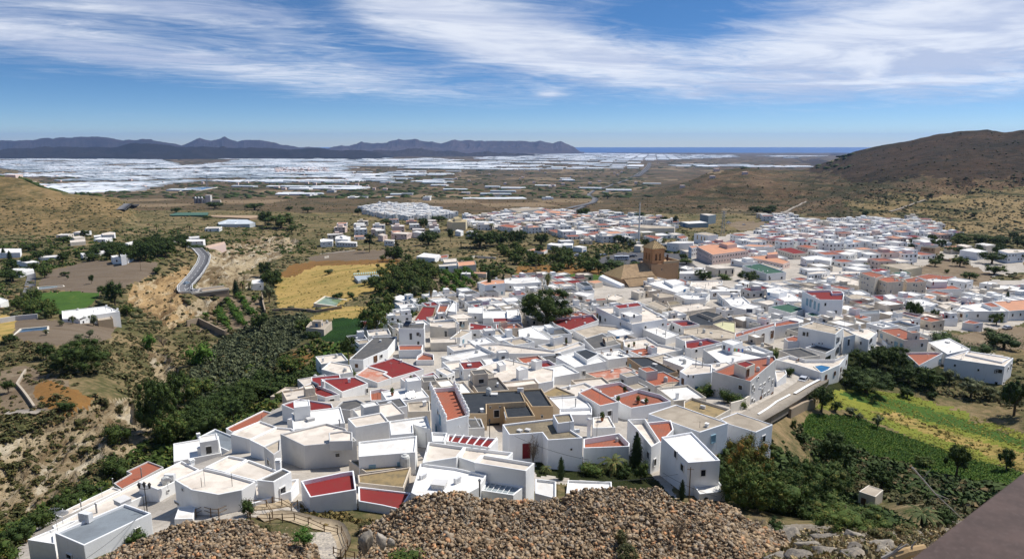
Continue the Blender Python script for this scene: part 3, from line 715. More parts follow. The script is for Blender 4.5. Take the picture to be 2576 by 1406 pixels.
FOOT = []       # footprints of everything built: (poly, zt)
SURF = []       # horizontal surfaces for placing things on roofs
class House:
 def __init__(s, label, crop, wall, dk, h, uv, cat='house', name='house', ph=.45, group=None, near=34.0):
  hp = None
  if isinstance(h, str):
   if h.endswith('p'): hp = float(h[:-1]) * (cs(crop) if crop else 1.0); h = 0
   else: h = float(h)
  zt, y = solve_roof(uv, h, hp, near)
  P = [at_z(u, v, zt)[:2] for u, v in uv]
  zb = base_of(P)
  c = np.mean(P, 0)
  s.loc = (float(c[0]), float(c[1]), zb + 1.2); s.crop = crop
  s.root = thing(name, label, cat, s.loc, group=group)
  s.blocks = []; s.add(P, zt, zb, wall, dk, ph)
  s.wall = wall; s.dk = dk; FOOT.append((s.blocks[0].P, zt))
 def add(s, P, zt, zb, wall, dk, ph=.45):
  b = Block(P, zt, zb, ph); s.blocks.append(b)
  wo = link('wall', b.wall_mesh(s.loc, WALLS[wall]), s.root)
  if s.loc[1] < 150:
   bv = wo.modifiers.new('bevel', 'BEVEL'); bv.width = .07; bv.segments = 2; bv.limit_method = 'ANGLE'
  link('roof', b.deck_mesh(s.loc, DECKS[dk]), s.root)
  SURF.append((b.P, b.deck)); return b
 def upper(s, uv, dh, wall, dk, ph=.25):
  m = s.blocks[0]; zt = m.deck + dh; P = [at_z(u, v, zt)[:2] for u, v in uv]; return s.add(P, zt, m.deck - .3, wall, dk, ph)
 def wing(s, uv, h, wall, dk, ph=.4):
  hp = None
  if h.endswith('p'): hp = float(h[:-1]) * cs(s.crop); h = 0
  zt, y = solve_roof(uv, float(h), hp); P = [at_z(u, v, zt)[:2] for u, v in uv]
  b = s.add(P, zt, base_of(P), wall, dk, ph); FOOT.append((b.P, zt)); return b
 def wallhit(s, u, v):
  r = ray(u, v); best = None
  for b in s.blocks:
   n = len(b.P)
   for i in range(n):
    a = np.array(b.P[i]); c = np.array(b.P[(i + 1) % n]); e = c - a; L = np.linalg.norm(e)
    if L < .3: continue
    nr = np.array([e[1], -e[0]]) / L
    den = nr @ r[:2]
    if den > -1e-6: continue
    t = (nr @ a) / den
    if t <= 0: continue
    p = r * t; k = (p[:2] - a) @ e / L
    if -.3 < k < L + .3 and b.zb - .5 < p[2] < b.zt + .1 and (best is None or t < best[0]): best = (t, p, nr, a, e / L)
  return best
 def win(s, cx, cy, w, h, kind='w'):
  u, v = cv(s.crop, cx, cy); k = cs(s.crop); bh = s.wallhit(u, v)
  if bh is None: return
  t, p, nr, a, e = bh
  def on(uu):
   r = ray(uu, v); q = r * ((nr @ a) / (nr @ r[:2])); return q
  W = float(np.linalg.norm(on(u - w * k / 2) - on(u + w * k / 2))); H = h * k * t / FP / .96
  W = min(max(W, .35), 4.5); H = min(max(H, .35), 3.6)
  s.place(p, nr, W, H, kind)
 def place(s, p, nr, W, H, kind):
  ang = math.atan2(nr[1], nr[0]) + math.pi / 2
  loc = (p[0] + nr[0] * .02 - s.loc[0], p[1] + nr[1] * .02 - s.loc[1], p[2] - s.loc[2])
  nm = 'door' if kind in 'dm' or (kind in 'bl' and H > 1.5) else 'window'
  if kind == 'f': link('window', FARWIN, s.root, loc, (0, 0, ang), (W, 1, H)); return
  if kind in 'aA':
   o = link('arched_window', ARCHF if kind == 'A' else ARCHD, s.root, (loc[0] + nr[0] * .02, loc[1] + nr[1] * .02, loc[2]), (0, 0, ang), (W, 1, H)); return
  if kind == 'x': link('opening', PAN['x'], s.root, loc, (0, 0, ang), (W, 1, H)); return
  o = link(nm, FRM.get(kind, FRM['w']), s.root, loc, (0, 0, ang), (W, 1, H))
  link('pane' if nm == 'window' else 'door_leaf', PAN.get(kind, PAN['w']), o)
 def autowin(s, rnd, block=0, storey=3.0, dens=.6, kind='f', maxn=6, gap=3.2):
  b = s.blocks[block]; n = len(b.P); H = b.zt - b.ph
  for i in range(n):
   a = np.array(b.P[i]); c = np.array(b.P[(i + 1) % n]); e = c - a; L = np.linalg.norm(e)
   if L < 2.6: continue
   e /= L; nr = np.array([e[1], -e[0]])
   mid = (a + c) / 2
   if nr @ mid > -.08 * np.linalg.norm(mid): continue
   g = gz(*(mid + nr * 1.0)); ns = max(1, int((b.zt - g) / storey)); cols = min(maxn, max(1, int(L / gap)))
   for j in range(ns):
    zc = b.zt - .5 - (j + .5) * storey
    if zc < g + .9: continue
    for q in range(cols):
     if rnd.random() > dens: continue
     f = (q + .5) / cols * L + rnd.uniform(-.2, .2)
     p = np.array([*(a + e * f), zc + .1])
     s.place(p, nr, rnd.uniform(.8, 1.2), rnd.uniform(1.0, 1.5), kind)
 def roofpt(s, cx, cy, z=None):
  u, v = cv(s.crop, cx, cy); r = ray(u, v); best = None
  for b in s.blocks:
   t = b.deck / r[2]; p = r * t
   if inside(b.P, p[0], p[1]) and (best is None or t < best[0]): best = (t, p)
  if best is None:
   b = s.blocks[0]; return r * (b.deck / r[2])
  return best[1]
 def item(s, code, cx, cy, a=1.0, rz=.4):
  p = s.roofpt(cx, cy); q = (p[0] - s.loc[0], p[1] - s.loc[1], p[2] - s.loc[2]); R = s.root
  if code == 'ac': link('air_conditioner', ITEM['ac'], R, q, (0, 0, rz), (a, a, a)); 
  elif code == 'chim': o = link('chimney', ITEM['chim'], R, q, (0, 0, rz), (1, 1, a)); link('chimney_cap', ITEM['chimcap'], o)
  elif code == 'pipe': link('flue_pipe', ITEM['pipe'], R, q, None, (1, 1, a))
  elif code == 'ant': link('antenna', ITEM['ant'], R, q, (0, 0, rz * 3), (1, 1, a))
  elif code == 'dish': link('satellite_dish', ITEM['dish'], R, q, (0, 0, rz * 4), (a, a, a))
  elif code == 'solar':
   o = link('solar_water_heater', ITEM['solar'], R, q, (0, 0, rz), (a, a, a)); link('water_cylinder', ITEM['cyl'], o)
  elif code == 'tank': link('water_tank', ITEM['tank'], R, q, None, (a, a, a))
  elif code == 'hatch': link('roof_hatch', ITEM['hatch'], R, q, (0, 0, rz), (a, a, a))
  elif code == 'pole': link('pole', ITEM['pole'], R, q, None, (1, 1, a))

ITEM = {}
def make_items():
 I = ITEM
 mb = MB().cbox(0, 0, .38, .95, .38, .66); n = len(mb.f)
 for k in range(6): mb.cbox(0, -.2, .14 + k * .09, .6, .03, .03)
 mb.cbox(-.35, 0, .02, .08, .4, .06).cbox(.35, 0, .02, .08, .4, .06); I['ac'] = mb.mesh('air_conditioner', M_WHITE)
 I['chim'] = MB().cbox(0, 0, .6, .55, .55, 1.3).cbox(0, 0, 1.28, .68, .68, .1).mesh('chimney', WALLS['w'])
 mb = MB().cbox(0, 0, 1.62, .66, .66, .08)
 for x in (-.22, .22):
  for y in (-.22, .22): mb.cbox(x, y, 1.45, .1, .1, .3)
 I['chimcap'] = mb.mesh('chimney_cap', WALLS['w'])
 I['pipe'] = MB().lathe([(.10, -.1), (.10, 1.5), (.17, 1.52), (.17, 1.62), (.05, 1.75)], 8).mesh('flue_pipe', M_GREY)
 mb = MB().tube([(0, 0, 0), (0, 0, 3.0)], .025, 4).tube([(-.5, 0, 2.8), (.5, 0, 2.8)], .014, 3)
 for k in range(6): mb.tube([(-.45 + k * .18, -.22, 2.8), (-.45 + k * .18, .22, 2.8)], .010, 3)
 mb.tube([(0, -.3, 2.3), (0, .3, 2.3)], .014, 3); I['ant'] = mb.mesh('antenna', M_GREY)
 mb = MB(); prof = [(.02, 0), (.2, .03), (.34, .09), (.42, .16)]; mb.lathe(prof, 12, cap=False)
 V = np.array(mb.v); c, s_ = math.cos(1.0), math.sin(1.0); V = np.stack([V[:, 0], V[:, 1] * c - V[:, 2] * s_, V[:, 1] * s_ + V[:, 2] * c + .95], 1)
 mb.v = [tuple(v) for v in V]; mb.tube([(0, .05, 0), (0, .05, .9)], .03, 5).tube([(0, 0, .95), (0, -.42, 1.25)], .012, 3); I['dish'] = mb.mesh('satellite_dish', M_WHITE)
 mb = MB(); mb.obox((0, -.2, .7), (1.9, 0, 0), (0, 1.0, .75), (0, -.03, .04)); mb.cbox(-.8, .4, .5, .06, .06, 1.1).cbox(.8, .4, .5, .06, .06, 1.1).cbox(-.8, -.6, .16, .06, .06, .4).cbox(.8, -.6, .16, .06, .06, .4)
 I['solar'] = mb.mesh('solar_water_heater', plain('solar_panel', (.02, .025, .04), .15, spec=.6))
 I['cyl'] = MB().tube([(-1.0, .45, 1.25), (-.97, .45, 1.25), (.97, .45, 1.25), (1.0, .45, 1.25)], [.16, .25, .25, .16], 10).mesh('water_cylinder', M_GREY)
 I['tank'] = MB().lathe([(.5, 0), (.52, .3), (.5, 1.0), (.42, 1.2), (.2, 1.28), (.2, 1.36), (.05, 1.38)], 12).mesh('water_tank', plain('fibre_tank', (.55, .55, .52), .6))
 I['vent'] = MB().cbox(0, 0, .22, .45, .45, .5).cbox(0, 0, .52, .6, .6, .08).mesh('roof_vent', WALLS['w'])
 I['hatch'] = MB().cbox(0, 0, .2, 1.2, 1.0, .45).cbox(0, 0, .46, 1.3, 1.1, .06).mesh('roof_hatch', WALLS['g'])
 I['pole'] = MB().tube([(0, 0, 0), (0, 0, 1)], .03, 5).mesh('pole', M_IRON)
make_items()

def on_surface(crop, x, y):
 u, v = cv(crop, x, y); r = ray(u, v); best = None
 for P, z in SURF:
  p = r * (z / r[2])
  if inside(P, p[0], p[1]) and (best is None or p[1] < best[1]): best = p
 return best
CR = random.Random(77)
def parse_house(line):
 F = [f.strip() for f in line.split('|')]
 crop, label = F[0].split(' ', 1)
 wall, dk, h = F[1].split()[:3]
 ph = float(F[1].split()[3]) if len(F[1].split()) > 3 else .3
 H = House(label, crop, wall, dk, h, pts(crop, F[2]), ph=ph)
 for f in F[3:]:
  if not f: continue
  c, rest = f[0], f[1:].strip()
  if c == 'w':
   for t in rest.split(';'):
    q = t.split(','); H.win(*map(float, q[:4]), q[4].strip() if len(q) > 4 else 'w')
  elif c == 'U': q = rest.split(' ', 3); H.upper(pts(crop, q[3]), float(q[2]), q[0], q[1])
  elif c == 'G': q = rest.split(' ', 3); H.wing(pts(crop, q[3]), q[2], q[0], q[1])
  elif c == 'I':
   for t in rest.split(';'):
    q = t.split(','); H.item(q[0].strip(), float(q[1]), float(q[2]), float(q[3]) if len(q) > 3 else 1.0, random.uniform(-.8, .8))
  elif c == 'A': H.autowin(random, storey=3.0, dens=float(rest or .6), kind='w')
  elif c == 'F': H.autowin(random, storey=2.95, dens=float(rest or .9), kind='f', maxn=14, gap=2.7)
 dist = H.loc[1]; tags = [f[:1] for f in F[3:]]; b0 = H.blocks[0]; A = abs(area2(b0.P)) / 2
 if dist < 420 and 'F' not in tags and 'A' not in tags: H.autowin(CR, 0, 3.0, .32 if 'w' in tags else .6, CR.choice('wwwdwkwwl'), 5, 3.4)
 if dist < 420 and A > 18:
  xs = [p[0] for p in b0.P]; ys = [p[1] for p in b0.P]; Q = inset(b0.P, .7)
  for k in range(min(7, int(A / 26) + CR.randint(0, 2))):
   x, y = CR.uniform(min(xs), max(xs)), CR.uniform(min(ys), max(ys))
   if not inside(Q, np.array([x]), np.array([y]))[0]: continue
   z = max([b.deck for b in H.blocks if inside(b.P, np.array([x]), np.array([y]))[0]]); code = CR.choice(['ant', 'ant', 'ant', 'chim', 'ac', 'dish', 'hatch', 'tank', 'pipe', 'vent', 'vent', 'room'])
   q = (x - H.loc[0], y - H.loc[1], z - H.loc[2]); rz = math.atan2(b0.P[1][1] - b0.P[0][1], b0.P[1][0] - b0.P[0][0])
   if code == 'room':
    if A < 70 or len(H.blocks) > 1 or dist < 95: continue
    w_, d_ = CR.uniform(2.2, 3.6), CR.uniform(2.2, 3.6); c_, s_ = math.cos(rz), math.sin(rz)
    PP = [(x + a * c_ - b * s_, y + a * s_ + b * c_) for a, b in ((-w_/2, -d_/2), (w_/2, -d_/2), (w_/2, d_/2), (-w_/2, d_/2))]
    if not all(inside(b0.P, np.array([p[0]]), np.array([p[1]]))[0] for p in PP): continue
    H.add(PP, z + CR.uniform(2.0, 2.5), z - .3, H.wall, CR.choice(['w', H.dk]), .15); H.autowin(CR, len(H.blocks) - 1, 2.3, .8, CR.choice('dbwf'), 1); continue
   link({'ant': 'antenna', 'chim': 'chimney', 'ac': 'air_conditioner', 'dish': 'satellite_dish', 'hatch': 'roof_hatch', 'tank': 'water_tank', 'pipe': 'flue_pipe', 'vent': 'roof_vent'}[code], ITEM[code], H.root, q, (0, 0, rz + CR.choice([0, .3, 1.57])), (1, 1, CR.uniform(.6, 1.1)))
 return H
# ---------------------------------------------------------------- houses read one by one from the photograph
NEAR = """
C7 pale grey-roofed white house at the lower left edge, bulky air conditioner on its roof|wb g 190p|412,1090 940,868 1140,938 628,1182|w 1035,1062,38,30,w;525,1265,40,42,w|I ac,650,1005,1.5;hatch,925,868,1.2;pole,1090,935,2
C7 low white house with stained white terrace left of the grey-roofed house|w w 170p|205,1140 400,1058 520,1005 600,985 412,1098 412,1172|I dish,480,1040,1.5;ant,435,1080
C7 long cream-roofed house above the trees, nearest the ravine at lower left|w c 70p|415,955 690,820 850,745 912,762 600,905 480,978|I pipe,612,900;ant,772,835,.8
C7 long narrow white house with cream roof between two cream roofs, white duct|w c 90p|390,1035 1040,708 1190,762 740,965 640,1000 430,1075|w 1172,868,60,26,b|I pipe,730,940,.8;pole,620,960,1
C7 cream-roofed white house directly right of the orange-red L-shaped roof|w c 110p|1040,706 1368,545 1502,610 1192,764|w 1265,772,14,14,w|I ac,1283,700,1.4;chim,1447,578,.5;dish,1268,770,1.3
C7 house with bright orange-red L-shaped roof and dark flue above the ravine|g t 3.4 .3|855,715 985,640 950,625 1115,548 1232,592 918,760|I pipe,1068,675,1.3;pole,920,700,1.6;pipe,850,720,.7
C7 small white house with cream roof just below the blue-grey roof|wb c 50p|1365,486 1540,420 1722,500 1556,592|I chim,1632,468,.4
C7 white house with cream roof panel between raised white ridges, upper strip|w c 110p|1540,595 1722,505 1862,533 1690,630
C7 white house with cream roof beside the grey dark-topped corner, rusty marks|w c 110p|1690,632 1872,536 2102,622 1930,697|I chim,2100,612,.6
C7 large white house with rounded edges, broad cream roof and information board below|w c 185p|1312,690 1540,600 1690,634 1925,702 1820,765 1640,800 1440,765|w 1380,762,14,26,w;1335,865,36,20,k|I pole,1520,745,1.2;ant,1545,740,.8;pole,1750,740,1.7
C7 white house with flat blue-grey roof and tall twin-pot chimney|w g 62p|1488,372 1620,305 1948,440 1800,505|w 1915,548,34,36,d|I chim,1893,425,1.4;ant,1765,480,1.4;chim,1495,365,.4
C7 white house with cream roof, ochre rust run along its long white rim|w c 3.2|1735,345 1962,245 2085,290 1880,385|I pole,1975,255,1.2
C7 white house with broad cream roof beneath the small grey roof|w c 3.2|1880,388 2085,292 2195,300 2240,330 1985,440
C7 house with long narrow orange-red roof above the ravine trees|w t 40p .3|1700,302 1985,165 2088,197 1750,332|I pole,1625,290,3;pole,1700,300,2.5;pole,1765,285,2.5;pole,1825,255,2.5
C7 big plain grey-white house with tiny square window and cream roof|g c 212p|2110,345 2460,262 2600,300 2688,395 2290,432|w 2543,502,40,36,w;2025,558,20,52,w|U g c 1.1 2475,335 2590,318 2655,330 2655,395 2480,400|I pipe,2560,300,.8
C7 grey-white open terrace with rusty pergola frame beside the plain grey house|g b 3.4|1985,440 2112,380 2112,465 2060,500|w 2025,558,20,52,w
C7 small dark grey roof with white chimney between white roofs|w d 3.2 .2|1935,692 2130,600 2195,628 2060,705|I chim,2100,610,.8
C7 white wedge-shaped house with sloping cream roof above the wooden railing|wb c 70p|1845,735 2250,680 2192,775 1815,895
C8 white house with dark red roof, left of two dark red roofs in front|wb r 168p .55|-311,697 -5,632 88,618 108,762 -243,820
C8 low white house with dark red curved roof beside the rubble heap|wb r 75p .2|122,738 520,785 440,912 300,880 125,850
C7 small plain white box shed at the end of the wooden railing|w w 60p .05|1312,985 1345,893 1475,883 1452,980
C8 low old house with mossy ochre roof behind the two dark red roofs|s m 1.3 .2|118,652 520,592 465,748 125,712
C8 low old house with grey and ochre patched roof and round white vent|s m 1.8 .2|50,542 300,528 500,520 510,590 180,632|I tank,478,590,1.3
C8 large white stepped house with two long beige roofs, bright white walls|w w 3.6|590,565 860,598 1090,652 1030,745 860,835 560,805 520,785|G w c 4.7 650,402 925,440 862,520 605,560|G w c 4.9 1062,500 1452,562 1385,622 1000,560|G w c 4.2 925,440 1290,482 1240,530 1055,505 1000,560 880,520|w 1352,830,14,26,w;1475,605,8,8,w|I hatch,735,745,1.3;pipe,1038,810,1.2;pole,638,500,3
C8 low white annexe with slatted glass roof at the foot of the stepped house|w gl 2.6 .25|1090,690 1370,742 1290,805 1050,768
C8 narrow white wall-like house right of the stepped white house|w w 3.6|1455,678 1614,697 1614,830 1455,790
C8 white walled roof terrace standing directly behind the middle of the rubble|w w 55p|1700,690 2032,702 2034,745 1688,800
C8 small white house with pergola frame and maroon court, behind stepped house|w r 3.6|800,345 1178,378 1112,448 790,400|G w w 4.4 672,328 795,335 770,400 680,400
C5 blue-white house with khaki gravel roof and a raised square parapet box|wb v 230p|1208,1085 1590,1040 1816,1185 1550,1202 1508,1145 1258,1162|U wb v 1.5 1588,1012 1722,1000 1750,1062 1625,1078|w 1390,1285,60,115,m;1727,1272,12,12,w|I hatch,1340,1140,.6;hatch,1400,1135,.6;ac,1770,1150,.8
C5 white house with terracotta roof terrace, tall white chimney and parasol stand|wb t 150p .9|1820,1192 2090,1150 2168,1225 2165,1250 1820,1262|I chim,1858,1200,2.6;pole,1920,1180,3;tank,2070,1215,.5
C5 castle-like tall white house with pointed merlons along a terracotta terrace|w t 300p .7|668,815 855,800 955,1015 785,1060|w 727,1000,12,40,w
C5 small white yard house with bare pergola bars in front of terracotta terrace|g d 3.0|828,1040 1048,1040 1075,1110 860,1120|w 900,1105,70,80,k
C5 ochre house with large black felt roofs and small square windows|t k 165p .25|880,850 1342,826 1385,915 1090,932 1092,1005 955,1005|G t k 150p 1342,824 1502,814 1592,948 1430,952|G t k 140p 1210,926 1392,914 1456,1022 1240,1036|w 1117,958,12,16,w;1190,957,12,16,w;1507,1026,18,26,w;1150,1090,90,34,x;1232,1022,12,20,w|I ac,1345,845,1.2
C5 low court with brown gravel terrace and terracotta edge above the black roofs|s m 3.6|1505,850 1612,798 1755,858 1560,878
C5 white-blue house with bright white roof and blue sheeting at its corner|wb w 120p|1562,885 1818,868 1884,960 1640,968|G wb w 90p 1640,968 1884,962 1884,1012 1640,1012|I pipe,1760,955,1;ant,1660,970,1
C5 white house with square terracotta roof in the middle of the village|w t 170p|1778,845 1882,803 2086,915 1945,945|I ant,1937,930,1
C5 small cream terrace with steps right of the white-blue house|w c 3.2|1888,1032 2012,1020 2062,1108 1892,1112|I pole,2035,1090,2.5;pole,1930,1090,2
C5 old arched house with worn salmon roof and big white arch|c o 120p|1836,700 2142,648 2268,696 1978,760|w 1925,795,50,55,a;2052,822,78,90,A;2268,800,10,30,w
C5 white-walled garden terrace with terracotta floor and potted plants|wb t 130p .8|2050,868 2235,818 2402,862 2480,910 2180,962 2100,925
C5 worn ochre house with black roof and rusty stains at right of village centre|bw k 100p|2150,582 2305,580 2532,690 2402,716 2250,650|w 2278,720,14,60,w;2515,755,22,52,w
C5 stained tan block with square black hatch at right of the arched house|s b 95p|2388,790 2440,770 2560,760 2576,860 2480,850|w 2498,835,16,20,w
C5 plain white house with cube-like black roof lantern|w w 130p|1612,578 1838,515 1990,610 1756,656|U w k 1.3 1748,536 1840,518 1934,556 1846,602|w 1822,702,26,42,w
C5 white house with orange roof edge and two yellow-framed windows|w w 84p|748,577 1090,512 1160,548 830,612|w 890,657,60,50,y;965,640,46,40,y;870,690,10,30,w|I ant,1105,620,1
C5 big dark-red roofed house left of the village centre|w r 66p|185,645 385,582 616,670 378,738 315,702 338,690|I chim,445,620,.5
C5 white house with faded terracotta roof joined to the big dark-red roof|w o 70p|104,712 195,650 336,690 313,706 372,737 268,772
C5 long white house with dark-red roof and square chimney at the left|w r 90p|-160,745 100,728 196,776 0,842|w 188,832,16,40,w|I chim,55,770,.6
C5 white terrace with glass lanterns and terracotta floor above the grey roof|w t 60p .8|210,832 290,815 372,830 400,897 215,905|I pole,235,890,1.4;pole,270,900,1.4;tank,380,870,.5
C5 white stepped terrace house with dark planters and thin railings|w t 66p .8|440,738 545,700 640,770 548,822|I ac,560,790,.9
C5 white house with charcoal roof slab, just right of the grey dirty terrace|wb d 100p .2|190,925 440,884 492,945 240,992
C5 low grey terrace with weathered walls at far left of the village row|g d 3.0|0,912 110,895 190,932 60,978 -60,965
C5 white cube house with beige roof at left of the castle-like house|w c 150p|42,1040 298,994 356,1062 102,1106|w 320,1000,6,30,w
C5 low white house with bare stained courtyard roof left of merlons|w w 3.4|355,1060 640,1022 672,1125 535,1085 540,1150 370,1165|I pole,540,1130,1
C8 long white sloping roof with brown stains, above the mossy roofs|w w 3.6|125,402 565,355 552,480 125,515|w 590,400,36,60,k
C5 dusty rear yard roof with stacked boards behind the charcoal slab|c b 3.2|490,920 660,905 665,985 500,990
C5 two-storey pinkish white house with dark roof and solar heater|w d 7.0|425,336 625,322 619,366 428,364|w 519,424,22,56,k;588,415,14,26,w|G w t 60p 425,490 612,486 600,524 430,527|I solar,495,345,1.2;chim,430,360,.9
C5 two-storey cream-white house with central black door left of the tree|c c 112p|662,318 860,312 862,355 800,362 664,345|w 783,405,22,50,k|G c c 66p 664,435 862,428 864,468 668,472|I ant,670,470,1
C5 small square house with doorway and pale top beside maroon court|c c 66p|862,290 948,290 948,305 864,310|w 895,330,22,44,k;918,330,14,40,w
C5 white house with blue stair rail and terracotta upper terrace|w t 70p .8|712,240 735,182 808,183 782,240|G w w 80p 800,232 840,166 864,168 862,240|G w t 40p 695,290 702,262 772,262 766,292|w 820,290,34,18,b;803,237,24,8,w
C5 brown-edged maroon terrace at the upper left of the village block|bw r 40p|540,308 608,200 705,205 690,262 640,305
C5 white house with pale flat roof in the middle of the upper block|w w 70p|950,206 1066,200 1060,250 948,246|G w w 60p 1062,232 1242,228 1246,288 1062,286|w 985,280,10,16,w
C5 white parapet terrace with dark red floor, right side of upper block|w r 50p|1135,286 1350,284 1352,312 1140,316|G w r 30p 1160,332 1355,320 1365,352 1168,378|I pole,1268,350,.9;chim,1268,348,.3
C5 white walled roof court at the upper right, left of the big tree|w w 70p|1242,222 1332,218 1352,290 1246,288
C5 maroon-floored court with stair between the cream houses|w r 3.4|962,320 1132,346 1130,372 962,374
C5 white house with tilted beige canopy roof in the lower block|w b 70p|812,440 900,372 978,386 890,432|w 985,392,10,50,k
C5 long dark grey pitched roof house at the garden edge, left of village|w d 80p .15|55,597 240,430 415,425 345,520 160,600|w 295,573,22,28,w;252,592,26,44,d|I chim,290,465,.4;chim,235,440,.4;ant,165,560,1
C5 small white house at the garden edge with thin doorway|w b 60p|90,452 200,446 212,470 130,482|w 112,500,30,20,w
C5 white terrace with red floor and pale blue canopy|w t 40p .8|566,573 612,540 690,560 694,603 560,603|I pole,600,560,1.5
C5 white house with dark red sloping terrace behind the white cabin|w r 60p|600,716 690,690 792,790 700,812|G w c 95p 708,672 775,655 852,690 790,716|w 748,718,22,22,w;811,740,12,22,w;838,728,12,22,w
C5 wide white house with dusty cream roof and cream cabin, central row|w c 100p .3|1040,652 1235,592 1600,672 1592,758 1482,778 1452,742 1132,770 950,720|U c b 1.9 970,680 1082,665 1146,700 1010,732|U w w 1.6 1165,620 1212,610 1236,632 1190,645|U w w 2.8 1312,662 1346,645 1404,660 1332,680|U w w 2.2 1425,600 1462,590 1508,604 1460,616|w 1003,730,14,16,w|I pole,875,700,1.5;pipe,1293,640,1;tank,1420,650,.6
C5 peeling white wall house with rust-coloured stains below dusty cream roof|s c 60p|950,795 1455,745 1482,775 1300,800 1000,815
C5 curved white terrace house with long plain wall and maroon door|w c 88p .6|1010,482 1190,474 1600,528 1790,462 1832,486 1600,554 1255,552 1150,548|w 1523,607,30,62,m;1215,594,32,12,w|I pole,1200,490,1.2;pole,1350,540,1;pole,1600,520,1.2;pole,1690,500,1.2
C5 bluish white house with smooth folded roof left of the terracotta court|w w 70p .2|1330,372 1430,350 1570,438 1570,450 1335,424|w 1393,455,24,18,w|G w w 50p 1430,346 1556,341 1602,372 1445,388|I ac,1400,480,1.3
C5 white house with deep-set dark red roof right of the big tree|w r 66p .9|1560,288 1890,258 1936,300 1715,378 1600,330|I chim,1830,345,.8;chim,1718,300,.3
C5 tall pale blue house with cream terrace and raised red-roofed room|wb c 130p .7|1915,204 2270,190 2452,290 2186,332|U w r 3.0 2045,190 2230,168 2264,192 2092,216|U w w 2.6 2100,246 2180,232 2262,262 2172,275|w 1945,290,18,50,k;1925,270,10,36,y;1985,300,12,26,w;2125,268,14,22,w;2200,272,14,30,w|I tank,2255,280,.6
C5 white house with dark red tile roof patches right of the pale blue house|w r 56p|2285,312 2380,292 2482,330 2400,362|I pole,2300,330,1
C5 white house with wide pale roof and thin aerials|w w 60p|2196,338 2286,314 2542,408 2440,442|w 2470,492,20,14,w|I pipe,2370,405,1;pipe,2438,430,1.3
C5 grey flat-roofed house with peeling cream roof cabin|w d 50p .2|1820,442 1960,400 2102,480 1900,520|U c b 1.6 1960,432 2040,420 2066,446 1990,466|w 1975,460,12,30,d
C5 white house with tan terrace and blue doorway behind the grey roof|w b 56p .6|1740,378 1930,330 2070,345 2190,388 2100,402 1960,400 1850,440|U w w 2.2 2000,382 2120,366 2200,400 2080,422|w 2078,440,24,34,b;1872,390,12,36,k
C5 white roof terrace strewn with pots and cluttered chairs|w c 66p .7|2120,452 2300,430 2382,480 2576,520 2370,562 2130,500|I ant,2230,500,1;tank,2500,520,.6;pole,2210,520,1.5
C6 white villa with grey roof, round window gable and glass veranda by pool|w b 190p .3|868,352 985,310 1206,362 1150,410|G w b 80p 935,440 985,426 1066,456 1010,476|G w d 85p 920,510 1005,485 1146,516 1076,552|G w t 90p 760,440 832,420 928,442 925,465 790,462|G w b 130p 1206,364 1300,412 1212,432|w 937,410,18,40,w;1167,452,30,40,a;1160,535,34,60,a;1247,472,16,56,k;945,560,60,60,x;1090,600,60,60,x;1025,478,10,12,w;1050,480,10,12,w;975,485,10,14,w|I ant,1005,365,1;chim,1160,378,.3
C6 white-walled pool terrace with cream paving below the round-window villa|w c 95p .9|690,600 800,570 920,600 1140,600 1245,560 1180,640 1045,700 860,640
C6 cream house with large terracotta roof and pale blue shutters|c t 105p|1475,374 1632,361 1852,446 1668,454|w 1497,422,16,32,l;1540,456,16,22,w;1577,470,14,20,w;1606,494,24,56,l;1648,494,18,30,l;1895,520,8,8,w|I pole,1752,400,1;dish,1765,435,.9
C6 lower terracotta terraces with white parapet at foot of cream house|w t 66p .6|1668,548 1898,545 1962,552 1780,645 1720,590|I ant,1845,600,.6
C6 rounded white house with arched windows beside the terracotta roof|w c 120p|1250,386 1400,363 1466,396 1400,452 1295,412|w 1415,457,22,36,a;1400,537,12,16,w;1448,512,12,18,w|I tank,1355,395,.5;chim,1330,370,.8
C6 long white block house standing alone at right, small balcony with balusters|wb c 140p|1978,588 2152,535 2496,590 2430,652|w 2053,645,18,20,w;2230,680,18,20,w;2365,778,26,22,w;2387,688,56,34,w|U wb c .5 2150,536 2470,588 2410,620 2130,560|I pipe,2165,550,1;pole,2480,600,1.2
C6 white house with stepped white roof between terracotta roof and long white block|w w 90p|1852,470 2012,440 2166,520 1998,560|w 1888,520,40,24,w;1960,560,10,30,w
C6 white house with cream terrace and pole line behind terracotta roof|w c 50p|1770,392 1985,390 2022,422 1885,430|w 1912,405,16,30,m
C6 long white two-storey building at the right with bright white deck|w w 80p|2065,236 2105,190 2335,165 2462,236|A .7|U w t 1.5 2255,175 2330,168 2400,200 2330,205
C6 long white building with pink roof strip at the right edge|w s 80p|2340,163 2580,148 2640,222 2465,234|A .7
C6 white house with terracotta strip and small shed by the parked car|w t 60p|2110,320 2160,300 2268,322 2200,332|w 2222,352,20,16,w
C6 worn grey-brown house with two black windows next to a round tree|s w 100p|1445,166 1535,150 1668,180 1545,192|w 1573,232,20,32,w;1645,232,20,32,w;1648,278,16,18,w
C6 tall white building with row of blue-grey shuttered windows, red roof|wb r 175p .8|898,82 1100,76 1214,92 1206,150 1028,148|w 935,165,14,50,l;960,175,14,56,l;992,190,14,60,l;1020,205,14,60,l|U wb r 1.0 1112,82 1198,84 1206,98 1124,102
C6 white house with green felt roof and green awning|w n 66p|640,202 790,178 915,216 812,250|G w n 60p 920,252 975,240 1042,262 985,280|w 888,285,16,26,w|I chim,790,185,.4
C6 white townhouse with tall balcony windows and terracotta terrace strip|w t 130p .5|388,402 505,368 690,322 692,342 394,432|w 530,468,20,62,d;598,440,20,62,d;668,412,20,56,d;483,472,18,30,a;565,528,18,50,d;595,520,18,50,a;630,512,18,50,a;528,518,16,30,w|I ac,530,400,.8
